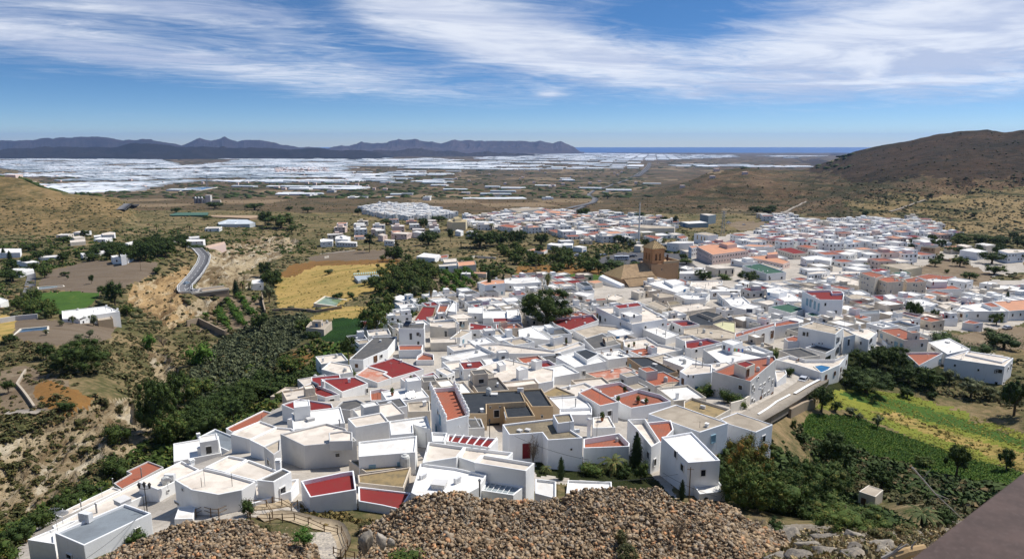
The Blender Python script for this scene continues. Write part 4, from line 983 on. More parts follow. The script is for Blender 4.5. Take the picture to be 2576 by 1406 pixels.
C6 white house with red roof terrace right of the balcony townhouse|w t 96p .6|690,322 800,298 876,312 872,324 692,352|w 775,398,14,28,w;840,385,16,34,w|I tank,750,318,.8
C6 white cube room with solar heater above the balcony townhouse|w w 84p|380,205 500,176 585,196 480,226|w 565,245,14,30,w|I solar,495,250,1.2
C6 white house with pale roof and blue window in the upper middle|wb w 66p|632,95 700,75 810,95 915,160 740,160 640,130|U wb w 2.4 632,92 700,72 782,88 722,104|w 643,105,18,22,b
C6 complex of black and grey flat roofs with a raised black hatch|s k 45p .2|30,272 160,230 322,290 395,320 240,345 60,340|U s k 1.3 105,245 170,232 292,262 220,290|I pipe,30,262,1.5;ac,190,318,.8
C6 tan house with pale yellow canvas roof and solar heater|s y0 50p|220,332 300,310 390,320 392,400 300,372|I solar,350,310,1.2
C6 worn tan houses with shadowed windows at centre left edge|s b 66p|0,372 120,352 300,372 390,400 380,440 170,440 0,405|w 35,410,20,36,w;70,408,18,34,w;250,410,14,22,w
C6 white walled terrace with long dark red floor|w r 90p .8|10,462 180,438 235,455 290,470 60,520 15,512|w 93,535,20,26,w
C6 white house with washing lines and a white cube room, plain grey side|g w 110p .9|146,522 290,488 562,548 684,574 432,606 300,640|U w w 2.8 290,462 365,445 446,466 372,492|w 243,628,26,38,w;307,510,18,40,w|I pole,630,590,1.2
C6 three-storey corner house with terracotta roof and pink-white roof cabin|g t 205p .5|215,690 400,612 684,570 700,600 505,766|U c r 2.6 382,627 468,608 540,634 470,664|w 483,702,18,60,d;530,830,12,40,w;578,800,12,20,w;607,790,16,30,w;645,745,12,22,w;640,845,12,24,w;665,880,14,60,d;687,825,12,30,w;610,870,12,34,w;580,915,12,70,d;530,920,12,36,w;560,740,12,24,w|I tank,560,690,.8;chim,637,640,1.2;ac,575,830,.6
C6 low white garage block beside the corner house|w c 60p|690,690 770,682 780,706 705,770|w 775,810,12,60,k
C6 broad low white house with weathered beige roof in the foreground at right|wb b 210p .15|-272,1010 -60,940 336,1080 120,1150
C6 white house with rough brown-beige roof at the end of the street|wb b 150p .15|272,1048 402,1000 674,1092 545,1150 338,1088|I pole,655,1090,1.4
C9 tall white house with pale roof, black windows on the shaded side|wb w 290p .3|-172,368 60,330 276,545 32,562|w 145,640,44,62,w;-60,500,20,62,w;-10,600,24,60,w|I pole,120,300,1
C8 white house with stepped balcony rails, beige deck and hanging lamp|w c 240p .8|2150,235 2285,228 2400,400 2330,440 2215,300|w 2310,505,18,62,w;2355,558,18,62,w|G w t 200p 2275,260 2480,240 2500,310 2398,410
C9 small white lean-to with brownish roof and arch below the tall white house|w w 80p .2|60,715 262,700 322,775 120,800|w 165,840,34,40,a
C6 low garden wall house with grey shingle patch and gravel yard|c m 50p .5|0,915 60,885 356,975 240,1040 0,985|I pole,120,980,1.5;pole,352,950,1.4
C6 blue-white house corner with blue door beside the vegetable yard|wb c 190p .4|-30,690 60,625 215,640 210,700 20,720|w 95,840,26,70,b;70,730,12,24,w;32,725,10,22,w;168,805,22,26,l|I pipe,90,660,1.4;pipe,140,660,1.4
C9 small square stone hut with tan roof among the trees at lower right|c b 110p .1|1325,780 1398,732 1512,770 1452,822|w 1360,855,34,50,d
C2 long white villa with orange roof strip behind two dark cypresses|w s 90p|1030,1195 1100,1175 1225,1175 1230,1200 1080,1215|w 1147,1228,26,18,w|I solar,1165,1175,.8
C2 white villa with wide bright roof beneath the tall palm|w w 60p|1225,1165 1465,1152 1505,1192 1310,1205 1230,1200|G w w 60p 1290,1222 1370,1220 1380,1240 1300,1242
C2 low cream villa with arched window and salmon wing in the orchard|c c 56p|760,1018 862,1012 870,1038 770,1045|G c s 50p 870,1040 1000,1030 1012,1060 880,1072|G w c 50p 728,1062 865,1048 870,1066 735,1074|w 790,1085,26,22,w
C2 low white farmhouse with terracotta roof strips at the golden field|w w 36p .2|560,1000 620,972 740,985 700,1012|G w t 30p 740,992 800,985 800,1005 745,1012
C5 small white barn with pitched-looking pale roof near the green pond|w w 40p .1|362,138 440,112 562,142 450,160
C4 long low white farmhouse left of the ravine, beside olive trees|w w 60p .4|465,232 800,195 902,235 720,262 690,258 600,290 470,292|G t b 56p 730,285 835,268 850,290 740,305|w 620,288,60,10,w;520,300,20,20,w|I pipe,800,240,1.2;chim,803,205,.6;chim,885,225,.4
C4 square ruined stone pump house above the green field|s b 66p .1|2305,355 2340,312 2500,312 2440,372
C4 white house half hidden behind bushes above red terraces|s c 40p|2035,875 2150,805 2245,808 2170,880
C4 white house with flat cream roof and brown window, left of dark grey roof|w c 95p|2422,670 2490,612 2640,640 2660,690 2560,708|w 2530,728,24,30,d
C4 white-walled red terrace house with solar heater and white chimney|w r 66p .6|2245,815 2345,772 2500,830 2560,860 2450,882|w 2500,905,40,26,w|I solar,2360,830,1.2;chim,2440,820,1.2
C4 dark red roof terraces with rusty railing at the left of the village|w r 90p|2120,935 2260,890 2500,930 2520,980 2330,1030 2300,1010|I pole,2290,960,1.5
C4 white zigzag-walled house with bright red deck beside dark railing|w r 60p|2160,1045 2300,1010 2430,1035 2350,1080 2270,1065|I pole,2240,1075,1
C1 white farmhouse with rounded gable beside the plain ploughed field|w w 40p .2|835,995 905,985 1003,990 960,1010 850,1008|G w w 66p 905,985 945,975 950,990 910,995
C1 long white outbuildings behind the ploughed field|w w 24p .2|605,975 780,955 800,970 625,992
C1 low white shed row beside dark trees at left|w w 20p .2|285,998 480,985 490,998 300,1010
C1 white cube house on the plateau in left distance|w c 36p .1|765,828 830,815 868,818 860,835 775,838|G w w 22p 705,842 765,835 770,848 710,852
C1 white villa above the curve of the winding road|w w 40p .3|1390,875 1440,868 1545,870 1530,885 1400,888|G w w 56p 1420,852 1500,845 1502,858 1430,862|w 1440,892,10,10,w;1480,895,10,10,w;1520,893,10,10,w
C1 pale farm sheds left of the villa over the road|c w 20p .1|1305,880 1370,872 1380,885 1315,890
C1 white outbuilding with pitched end by the garden walls|w w 24p .1|940,900 1000,885 1022,890 965,905
C1 white walled warehouse at the far left edge|wb w 40p .1|-60,950 0,940 160,940 150,970 -60,975
C1 white house at left edge beside the lane|w w 30p .1|120,1030 230,1025 295,1040 200,1048
C1 white house with broad roof at the left edge above the lane|w w 30p .1|50,1115 100,1090 240,1085 255,1100 150,1125
C1 low stone farm building with pale roof above dark shrubs|c c 30p .1|525,850 600,845 640,852 560,862
C1 pale long wall sheds below the left hill|c c 24p .1|525,880 640,868 645,885 530,895
C1 pink-walled water tank above the road bend|p p0 26p .1|1530,925 1690,888 1700,905 1560,940
C1 white houses group above the ravine at right|w w 40p .3|2412,872 2440,865 2510,870 2505,885 2415,890|w 2440,905,10,8,w;2480,905,10,8,w
C1 tall white house beside the ravine head|w w 50p .3|2530,850 2576,840 2640,850 2620,870 2525,868|w 2545,895,10,8,w
C4 white house sliver at the left edge beside the lane|w w 46p .2|-80,140 0,130 62,150 0,178 -60,180
C4 white long shed with grey roof beside the palms|w w 50p .2|1890,30 1900,0 1975,-10 1985,20
"""
DECKS['y0'] = deck('canvas_roof', (.52, .50, .30), (.4, .38, .24), .3); DECKS['p0'] = deck('pink_roof', (.50, .36, .27), (.4, .3, .22), .3)
MIDH = """
D4 pink-beige apartment block with salmon terraces, four storeys|p s 120p .3|1495,600 1642,574 1850,584 2058,640 1668,690|F .95|U p s 2.8 1740,560 1850,548 1935,570 1830,585
D4 bluish white end of the apartment block with balconies|wb s 112p .3|1405,596 1480,588 1520,600 1440,618|F .95
D4 low beige apartment wing with salmon terrace right of the block|p s 66p .3|2045,712 2290,692 2512,765 2440,792|F .9|U p s 2.6 2260,668 2372,655 2385,680 2270,690
D4 pale building with bracketed roof and three tall arched windows|c c 92p .1|1590,810 1720,800 1915,822 1900,832 1712,842|w 1740,880,20,50,a;1812,885,20,56,a;1884,875,20,50,a
D4 grand white building with heavy brown cornice and green roof patch|w n 84p .5|1992,810 2180,782 2470,880 2260,898|G w b 60p 2170,790 2230,778 2430,832 2370,850|w 2195,810,12,18,w;2225,822,12,18,w;2255,832,12,18,w;2315,848,24,18,w;2420,852,20,18,w;2290,950,24,30,a;2420,942,24,26,a
D4 white chapel-like house with arches left of leafy square|w w 70p .1|1305,895 1310,870 1470,868 1610,870 1600,895|w 1365,940,18,20,a;1418,938,18,20,a
D4 white rounded cube right behind the church|w w 66p .1|1308,830 1372,810 1452,840 1390,850
D4 white cube with tiny windows beside the rounded cube|w w 50p .1|1465,835 1530,826 1612,840 1560,852|w 1545,862,8,8,w;1590,862,8,8,w
D4 large plain beige hall beside the palm row|c b 80p .2|768,380 900,362 1258,386 1250,398 970,402|w 870,432,12,18,w
D4 grey-blue tall sports hall with ribbed walls|st c 92p .05|1530,246 1600,240 1705,252 1622,264
D4 low white flat hall with dark blue front left of grey-blue hall|st w 50p .1|1312,330 1530,320 1622,340 1405,352|w 1355,370,70,36,b
D4 white block with yellow balconies behind the apartments|w b 96p .2|1465,458 1590,444 1728,474 1622,482|w 1500,500,8,50,y;1545,510,8,50,y;1580,520,8,50,y
D4 white blank-walled block left of apartments beside pines|w w 96p .2|1170,560 1290,540 1462,545 1455,560 1300,566|w 1195,600,8,10,w;1240,615,8,10,w;1275,620,8,10,w
D4 white house with red terrace left of blank-walled block|w t 50p .3|915,482 985,474 1120,498 1060,520|F .5
D4 white house with pink cabin behind the blank wall block|w t 40p .3|1275,490 1350,478 1400,500 1320,515|F .5
D4 small white gatehouse with arched doorway by car park|c c 66p .1|808,590 850,572 915,580 880,600|w 882,655,14,30,a
D4 white shop with blue awning at the left of car park|w w 50p .1|140,600 215,590 292,602 240,615|w 268,652,46,18,b
D4 low white house row left of the car park|w w 40p .1|0,575 60,560 142,565 135,585 20,590|w 60,600,10,14,w
D4 long white blank-walled house with red edge right of apartments|w s 76p .2|1990,590 2080,575 2290,590 2230,600 2130,602
D4 white block behind apartments with tiny pink cabins|w s 60p .2|2115,585 2300,580 2345,600 2225,612
D2 stained beige four-storey block, left of three with red roofs|c t 185p .3|935,428 1040,414 1182,450 1090,482|w 958,470,16,22;1015,490,20,22;958,525,16,20;1015,550,16,20;958,595,16,16;1010,605,20,20;985,528,12,18
D2 stained beige four-storey block, middle of three with red roofs|s t 165p .3|1082,482 1250,468 1372,512 1212,524|w 1110,525,20,24;1145,540,16,20;1178,548,16,20;1110,600,18,22;1148,610,18,22;1330,548,24,24
D2 stained beige four-storey block, right of three with red roofs|s t 165p .3|1376,492 1500,470 1602,516 1408,524|w 1475,550,20,24,w;1465,612,22,24,w;1550,548,10,18,w
D2 white school building with terracotta deck and dark lettering on its wall|w t 80p .3|1592,560 1700,545 1870,555 1962,590 1600,592|U w w 3.4 1600,500 1690,488 1812,500 1812,515 1650,520|w 1668,535,10,34,m
D2 white three-storey house with arched window right of school|w w 100p .3|1820,500 1900,478 2070,502 1990,522|w 1940,548,10,16,w;1992,560,18,44,a;2035,548,16,14,w;1952,585,16,14,w;2030,590,16,14,w;2060,575,10,14,w
D2 large terracotta-roofed low building behind the school|w t 60p .2|1490,465 1620,440 1790,462 1900,465 1800,495 1620,500
D2 corner house in white with iron balcony windows|w c 92p .3|410,430 530,410 640,408 560,432 430,442|w 495,465,24,34,w;572,455,14,30,w;545,460,10,26,w;495,520,20,24,w;572,505,12,34,w;432,475,10,30,w
D2 white arcade row running right behind the corner house|w c 56p .3|560,425 780,410 940,415 930,432 640,445|w 610,460,12,20,a;650,456,12,16,w;690,452,12,16,w;760,448,12,16,w;830,440,12,14,w;900,438,12,14,w
D2 pale terrace maze with dishes in front of corner house|c c 50p .5|470,450 740,450 930,500 920,560 700,520|I dish,700,510,2;dish,840,520,2;dish,670,500,2
D2 low cream house row with faded walls at mid right|y b 76p .3|1140,345 1400,330 1560,372 1380,400|w 1220,380,16,22,w;1345,400,30,18,w;1190,375,12,18,w|G w w 66p 1380,375 1480,362 1556,372 1470,388
D2 green flat roof behind three beige blocks|c n 50p .2|1250,425 1400,412 1450,430 1320,448
D2 dark red tiled low house beside the beige blocks|w r 40p .2|1000,400 1140,382 1240,405 1100,418
D2 timber-balconied brown house with dark roof near gardens|bw d 70p .1|1545,170 1640,155 1740,165 1690,182|w 1600,198,60,18,d;1660,200,14,20,d
D2 salmon-roofed row right of the timber-balconied house|c s 40p .1|1775,165 1900,160 1930,190 1850,200
D2 pale square house with flat white roof near the right hill|c w 66p .1|2088,140 2170,130 2292,148 2200,160|F .6
D2 white house with black veranda at the hill foot|wb w 70p .1|1935,200 2060,182 2215,215 2120,228|w 2165,210,70,22,x
D2 long white two-storey house at the right edge near hill|wb c 90p .2|2320,205 2400,190 2620,200 2576,225 2420,232|F .8
D2 cream house with small windows before hill foot|c c 50p .2|1900,150 1960,140 2060,158 2000,172|F .7
D2 pink-white long house left of dark trees|p c 50p .2|1215,185 1290,160 1480,175 1430,195|F .6
D2 white house group with round tower left of gardens|w w 60p .2|865,300 960,275 1150,290 1060,310|F .5
D2 white long-windowed house in upper middle|wb w 66p .4|345,270 520,252 655,275 600,305 400,300|F .9
D2 bright white plain block right of the long-windowed house|w w 70p .2|480,290 560,270 655,278 640,312|F .1
D2 white cube house with square windows behind the palm|w w 60p .2|700,235 800,215 910,230 830,252|F .7
D2 white box house, upper of cluster left of gardens|w w 60p .2|1030,205 1100,190 1162,200 1110,215|F .5
D2 brown-grey apartment house with red roof at upper left|c r 60p .2|95,190 250,175 415,228 280,240|F .95
D2 peach house with terracotta deck beside red-roofed apartments|p t 50p .2|310,160 400,148 500,170 420,182|F .7
D2 white house with weathered front and yard walls at far right|c w 76p .2|2230,575 2330,548 2440,560 2420,585 2320,600|w 2245,665,24,30,w;2300,675,16,24,a
D2 white end house with water tank at the right edge|g w 80p .3|2420,600 2500,565 2640,570 2600,620|F .5
D2 small white rooftop cabin house with blue tank|w w 60p .2|2130,530 2200,515 2310,525 2260,545
D2 white low terrace house beyond the grey blank wall|w c 70p .6|1130,900 1250,885 1450,890 1480,925 1400,935 1160,930|w 1462,930,26,34,m
D2 concrete yard building with grey blank wall|g g 100p .3|835,830 850,815 1130,800 1135,835 1000,840
D2 pale cream house with grey flat roof above the yard|g b 84p .2|780,650 900,640 1085,675 1060,690 850,690
D2 white house with cream canopy beside the red-trimmed terrace|w w 66p .6|830,610 950,600 1040,640 900,655
D2 white terrace with dark red floor and white chimney block|w r 56p .6|1045,655 1160,650 1380,720 1370,740 1200,730|U w w 2.2 1170,650 1250,640 1305,680 1230,690
D2 white wide house with broad bright roof right of round tree|w w 90p .3|1390,695 1560,690 1720,740 1620,760 1480,750|w 1612,815,18,22,w;1650,815,18,22,w
D2 white cube house with orange-edged top|w s 80p .3|1562,665 1620,652 1700,665 1650,690
D2 peach-white house with pale stair wall|c c 76p .3|1710,755 1780,735 1850,750 1800,790|w 1850,820,14,22,w
D2 white house with dark timber doors right of peach-white house|w w 96p .6|1860,790 1960,770 2080,800 1980,820|w 1945,855,30,34,d
D1 large white block with bright stepped roof in front of church tower|w w 92p .15|920,668 1112,626 1436,716 1270,782|U w w 1.6 1110,628 1260,612 1370,648 1225,690|w 1082,755,14,22,w;1370,755,26,30,b
D1 white house with small red roof patch behind the bright block|w t 60p .4|1255,625 1340,612 1420,650 1370,668
D1 black-roofed white houses left of church at lower edge|w k 70p .1|15,660 150,640 245,752 120,768|U w k 1.8 30,655 140,645 220,695 120,705
D1 pinkish wall house with red strip left of church apse|c s 60p .1|150,640 290,625 350,650 250,670
D1 white house with black awning left of village|w w 80p .2|-20,790 60,770 240,790 150,830|w 60,850,120,50,x
D1 house with orange-red roof and cream wall below the church|c t 84p .2|120,870 380,852 405,872 140,890
D1 low cream yard walls in front of church apse|c c 50p .4|400,830 520,800 620,830 520,880 420,870
D1 pinkish white cabin house below the tower|c c 84p .2|705,760 800,742 882,765 800,790|w 848,800,12,20,w
D1 worn tan ruin block in the middle|s b 90p .3|968,800 1100,780 1240,805 1240,830 1060,850
D1 white walled court with bluish inner walls|w w 80p 1.2|1245,800 1400,780 1690,800 1640,850 1530,866 1380,860
D1 cream-roofed house behind the white court|w c 60p .3|1430,700 1560,690 1670,740 1520,760
D1 white house with dark long opening on its upper floor|w w 90p .2|1680,745 1900,730 2070,745 2060,765 1700,765|w 1985,772,160,22,x;1755,800,30,34,w
D1 wide white plaza-like roof house with walled court|w c 70p .5|1460,640 1840,630 1845,660 1660,750 1440,700|I pipe,1630,730,1.3
D1 white curved terrace house with cream floor, right middle|w c 90p .9|1780,788 2068,790 2070,860 1960,900 1850,860
D1 white house with deep white terrace and satellite dish|w w 110p .6|1850,850 2100,830 2200,920 1960,950|I dish,1985,900,1.6
D1 white house with large square deck right of the dish house|w w 90p .2|2000,950 2180,915 2322,965 2110,1000
D1 tall white house with blue window, right edge|wb w 96p .2|2395,735 2560,705 2700,760 2420,830|w 2422,800,40,46,b
D1 low grey-white metal roof shed with dark side|g g 50p .1|2200,880 2330,850 2530,905 2300,925
D1 white dome-lit house with cabin and brown door|w w 90p .5|2040,650 2110,622 2180,640 2160,680|w 2100,690,20,50,d;2160,700,10,50,d
D1 long cream roofs in the middle with stained walls|c c 60p .3|1180,960 1560,912 1690,950 1800,960 1250,1040|I ant,1470,980,1.5;ant,1700,980,1.5
D1 cream roofed house with faded yard, left of long cream roofs|c b 66p .4|900,920 1010,880 1180,960 1090,1000
D1 weathered brown-roofed cream house above the black roofs|c v 50p .2|1150,890 1270,882 1340,920 1180,945
D3 wide white villa wing left of cypresses|w c 60p .2|1670,960 1760,935 1920,925 1930,965 1720,985
D3 small white tower house beside the village entrance|w w 90p .2|1465,1100 1485,1075 1530,1078 1525,1108
D3 pale pink walled yard house above the blue stair house|p c 40p .3|1650,1125 1790,1112 1950,1120 1940,1145 1680,1150
D3 beige warehouse block left of the white quarter|y y1 90p .1|1340,290 1420,265 1560,275 1545,300 1400,305|G y y1 120p 1410,250 1470,240 1500,262 1430,268
D3 white blank school-like hall at the plain edge with salmon roof|w s 50p .1|2280,195 2330,178 2430,190 2380,210
D3 long bluish white hall at the plain edge|wb s 40p .1|2430,195 2500,178 2700,190 2640,215
D3 grey concrete modern school building with angled wings|g b 46p .1|2010,160 2060,148 2320,145 2380,160 2120,185
D3 white farmhouse row with small windows, left distance|w w 46p .2|130,520 200,505 360,515 350,530|F .8|U w w 3 170,450 210,442 240,450 200,462
D3 white house pair at the far left of the row|w w 46p .2|-20,505 40,490 92,500 60,515|F .7
D3 white villa beneath the tall conifer|w c 50p .2|655,500 700,488 770,492 760,510|w 680,528,14,14,w;708,528,14,14,w;735,528,14,14,w
D3 peach house left of conifer|p c 60p .2|588,440 640,425 690,440 640,452|F .5
D3 peach long house right of conifer group|p c 60p .2|730,425 800,408 960,412 900,432|F .5
D3 white cube house behind pine grove|w w 60p .2|962,405 1020,395 1110,408 1060,420|F .5
D3 white flat house behind tall tree row|w w 50p .2|1550,405 1600,392 1670,400 1640,415|F .4
D3 white cube left of tall tree row|w w 50p .2|1430,395 1460,380 1520,395 1490,410|F .4
D3 bright white houses right of the orchard road|w w 50p .1|2435,545 2480,528 2620,540 2560,560|F .4
D3 low salmon and white house near orchard road|w s 30p .1|2215,610 2290,590 2440,605 2400,625
D3 red and white striped long house with balconies|w t 50p .2|1895,340 1990,325 2140,345 2060,365|F .8
D3 grey shed with sheet roof and pink wall in orchard|g w 60p .1|1490,865 1510,850 1600,852 1600,868
D3 salmon roofed row beside orchard shed|c s 40p .1|1600,860 1640,845 1780,848 1770,866
"""
DECKS['y1'] = deck('ochre_deck', (.42, .34, .2), (.3, .24, .15), .4)
def build_near():
 for txt in (NEAR, MIDH):
  for line in txt.strip().split('\n'):
   if line.strip(): parse_house(line)
build_near()
# ---------------------------------------------------------------- the church
M_BRICKW = plaster('brick_tower', (.50, .27, .135), grime=(.16, .09, .05), amt=.5)
M_RUBW = plaster('old_masonry', (.46, .29, .165), grime=(.13, .085, .05), amt=.6)
M_TILE = deck('old_roof_tiles', (.34, .235, .135), (.18, .125, .075), .7, .8)
M_TILE2 = deck('sunlit_roof_tiles', (.40, .29, .15), (.24, .17, .09), .6, .8)  # lighter copy of the tiles, with sunlight put into the colour
def build_church():
 yc = 385.0; P = at_depth(*cv('D1', 962, 432), yc); phi = math.radians(25)
 ex = np.array([math.cos(phi), math.sin(phi), 0]); ey = np.array([-math.sin(phi), math.cos(phi), 0])
 g = gz(P[0], P[1]); zt = float(P[2]); H = zt - g
 root = thing('church', 'brown brick church with square belfry tower and hipped tile roofs', 'church', (P[0], P[1], g), phi)
 FOOT.append(([tuple((P + ex * a + ey * b)[:2]) for a, b in ((-24, -7), (20, -2), (20, 12), (-24, 18))], zt))
 s = 8.4
 MB().box(-.7, -.7, -2, 18.5, 10.5, H).build('tower_base', M_RUBW, root)
 MB().box(7.5, -1.0, H - .1, 18.9, -.3, H + 1.3).box(18.2, -.3, H - .1, 18.9, 10.9, H + 1.3).box(7.5, 10.2, H - .1, 18.2, 10.9, H + 1.3).build('parapet', plaster('parapet_stone', (.44, .33, .21), amt=.4), root)
 BH = 8.6
 # belfry: four corner piers, arches as openings, cornices
 b = MB(); t = .9
 for k in range(4):
  pass
 def face(mb, a, c0, c1, horiz):
  pass
 # piers and lintels per side, leaving two tall openings
 zo0, zo1 = H + 2.0, H + 6.0
 def side(mb, o, u, v):
  o, u, v = np.array(o, float), np.array(u, float), np.array(v, float)
  def bx(x0, x1, z0, z1):
   c = o + u * (x0 + x1) / 2 + v * (t / 2) + np.array([0, 0, (z0 + z1) / 2])
   mb.obox(c, u * (x1 - x0), v * t, (0, 0, z1 - z0))
  bx(0, 2.2, H, H + BH); bx(3.5, 4.9, H, H + BH); bx(6.2, s, H, H + BH)
  bx(2.2, 3.5, H, zo0); bx(4.9, 6.2, H, zo0); bx(2.2, 3.5, zo1, H + BH); bx(4.9, 6.2, zo1, H + BH)
  for x0 in (2.2, 4.9):
   for dx, zz in ((.0, .55), (.18, .3)):
    bx(x0 + dx * 0, x0 + .22 - dx * .5, zo1 - zz, zo1); bx(x0 + 1.3 - .22 + dx * .5, x0 + 1.3, zo1 - zz, zo1)
 side(b, (0, 0, 0), (1, 0, 0), (0, 1, 0)); side(b, (s, 0, 0), (0, 1, 0), (-1, 0, 0))
 side(b, (s, s, 0), (-1, 0, 0), (0, -1, 0)); side(b, (0, s, 0), (0, -1, 0), (1, 0, 0))
 b.build('belfry', M_BRICKW, root)
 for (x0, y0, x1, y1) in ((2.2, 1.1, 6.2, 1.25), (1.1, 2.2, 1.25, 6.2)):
  MB().box(x0, y0, H + .5, x1, y1, H + BH - 1).build('belfry_shade', M_DARK, root)  # dark sheets put in as the shade behind the bell openings
 for zz, d in ((0, .35), (1.6, .22), (6.7, .2), (8.35, .45)):
  MB().box(-d, -d, H + zz, s + d, 0, H + zz + .3).box(-d, s, H + zz, s + d, s + d, H + zz + .3).box(-d, 0, H + zz, 0, s, H + zz + .3).box(s, 0, H + zz, s + d, s, H + zz + .3).build('cornice', M_BRICKW, root)
 for x in (.25, .9, 1.7, 3.9, 4.4, 6.7, 7.4, 8.0):
  MB().box(x - .12, -.14, H + .3, x + .12, 0, H + BH).build('pilaster', M_BRICKW, root)
  MB().box(-.14, x - .12, H + .3, 0, x + .12, H + BH).build('pilaster', M_BRICKW, root)
 for x in (2.85, 5.55):
  MB().lathe([(.1, .9), (.34, .75), (.4, .35), (.55, 0)], 10, (x, .8, H + 3.6)).build('bell', plain('bronze', (.12, .09, .05), .5, .6), root)
 # pyramid roof with tile ribs
 e = .75; A = [(-e, -e), (s + e, -e), (s + e, s + e), (-e, s + e)]; ap = (s / 2, s / 2, H + BH + 4.6); z0 = H + BH + .3
 V = [(*p, z0) for p in A] + [ap]
 rf = link('roof', mesh_np('roof', V, [[0, 1, 4], [1, 2, 4], [2, 3, 4], [3, 0, 4], [3, 2, 1, 0]], M_TILE2), root)
 for i in range(4):
  a = np.array([*A[i], z0]); c = np.array([*A[(i + 1) % 4], z0]); apv = np.array(ap)
  for k in range(9):
   f = k / 8.0; st = a + (c - a) * f
   # ribs run up the slope until they meet the hip
   h = 1 - abs(2 * f - 1)
   en = st + (apv - (a + c) / 2) * max(h, .02) if 0 < f < 1 else apv
   MB().tube([st + (0, 0, .06), en + (0, 0, .06)], .12, 5).build('tile_row', M_TILE2, rf)
 MB().lathe([(.12, 0), (.2, .3), (.05, .6), (.04, 1.6)], 8, ap).build('finial', M_IRON, root)
 # nave: ridge parallel to the tower's long side, hip at the far left end
 zr = H + .2; ze = H - 5.6
 x0, x1 = -23.5, -.75; yf, yb = -4.5, 14.0; ym = (yf + yb) / 2; xr = x0 + 8
 V = [(x0, yf, ze), (x1, yf, ze), (x1, yb, ze), (x0, yb, ze), (xr, ym, zr), (x1, ym, zr)]
 link('nave_roof', mesh_np('nave_roof', V, [[0, 1, 5, 4], [2, 3, 4, 5]], M_TILE), root)
 hp = link('hip_roof', mesh_np('hip_roof', [V[3], V[0], V[4]], [[0, 1, 2]], M_TILE2), root)
 for k in range(1, 12):
  f = k / 12; st = np.array(V[3]) + (np.array(V[0]) - np.array(V[3])) * f; mid = (np.array(V[0]) + np.array(V[3])) / 2
  h = 1 - abs(2 * f - 1); en = st + (np.array(V[4]) - mid) * h
  MB().tube([st + (0, 0, .08), en + (0, 0, .08)], .13, 4).build('tile_row', M_TILE2, hp)
 MB().box(x0 + .4, yf + .4, -2, x1, yb - .4, ze + .02).build('nave_wall', M_RUBW, root)
 V = [(x0 + 2, yf - 5.2, ze - 3.6), (x1 + .6, yf - 5.2, ze - 3.6), (x1 + .6, yf + .2, ze - .2), (x0 + 2, yf + .2, ze - .2)]
 link('aisle_roof', mesh_np('aisle_roof', V, [[0, 1, 2, 3]], M_TILE), root)
 MB().box(x0 + 2.4, yf - 4.9, -2, x1, yf + .5, ze - 3.8).build('aisle_wall', WALLS['c'], root)
 for x in (x0 + 8, x0 + 15): link('window', FARWIN, root, (x, yf - 4.93, ze - 5.4), None, (.9, 1, .8))
 # white curved buttress wall at the apse
 pr = [(x0 - 1.2, ze - 8), (x0 - 4.2, ze - 8), (x0 - 4.2, ze - 2.2), (x0 - 3.3, ze - 1.0), (x0 - 1.2, ze - .4)]
 mb = MB(); n = len(pr)
 V = [(p[0] + .0, -9.8, p[1] - 1.5) for p in pr] + [(p[0] + .0, 12.0, p[1]) for p in pr]
 F = [[i, (i + 1) % n, n + (i + 1) % n, n + i] for i in range(n)] + [list(range(n))[::-1], [n + i for i in range(n)]]
 link('apse_wall', mesh_np('apse_wall', V, F, WALLS['w']), root)
 link('window', FARWIN, root, (6.5, -.74, H - 3.2), None, (.7, 1, 1.1))
 o = link('bell_frame', MB().tube([(11 + 2.6 * math.cos(a), 4, H + 3.2 * math.sin(a)) for a in np.linspace(0, math.pi, 10)], .22, 5).box(13.3, 3.5, H, 14.1, 4.3, H + 4.2).mesh('bell_frame', plain('rusty_iron', (.09, .05, .03), .8)), root)
build_church()

# ---------------------------------------------------------------- rows of houses filling the quarters
def near_dist(x, y):
 return 0
_fc = None
def foot_free(P, margin=1.5):
 c = np.mean(P, 0); R = max(math.dist(c, p) for p in P)
 for (Q, zt, qc, qr) in _FI:
  if (c[0] - qc[0]) ** 2 + (c[1] - qc[1]) ** 2 > (R + qr + margin) ** 2: continue
  A = np.array(P + [tuple(c)] + [((P[i][0] + P[(i + 1) % 4][0]) / 2, (P[i][1] + P[(i + 1) % 4][1]) / 2) for i in range(4)])
  if inside(Q, A[:, 0], A[:, 1]).any(): return False
  B = np.array(list(Q) + [qc])
  if inside(P, B[:, 0], B[:, 1]).any(): return False
 return True
_FI = []
def index_feet():
 _FI.clear()
 for Q, zt in FOOT:
  c = np.mean(Q, 0); _FI.append((Q, zt, c, max(math.dist(c, q) for q in Q)))
index_feet()
def ordw(n):
 if n < 20: return ORD[n]
 t, o = divmod(n + 1, 10); return (['twentieth','thirtieth','fortieth','fiftieth','sixtieth','seventieth','eightieth','ninetieth'][t - 2] if o == 0 else ['twenty','thirty','forty','fifty','sixty','seventy','eighty','ninety'][t - 2] + '-' + ORD[o - 1])
ORD = ['first', 'second', 'third', 'fourth', 'fifth', 'sixth', 'seventh', 'eighth', 'ninth', 'tenth', 'eleventh', 'twelfth', 'thirteenth', 'fourteenth', 'fifteenth', 'sixteenth', 'seventeenth', 'eighteenth', 'nineteenth', 'twentieth']
WN = {'w': 'white', 'wb': 'bluish white', 'c': 'cream', 'p': 'pink-beige', 'g': 'grey-white', 's': 'stained tan', 'y': 'pale yellow'}
DN = {'w': 'white', 'c': 'cream', 'b': 'beige', 'r': 'dark red', 't': 'terracotta', 's': 'salmon', 'd': 'dark grey', 'g': 'grey'}
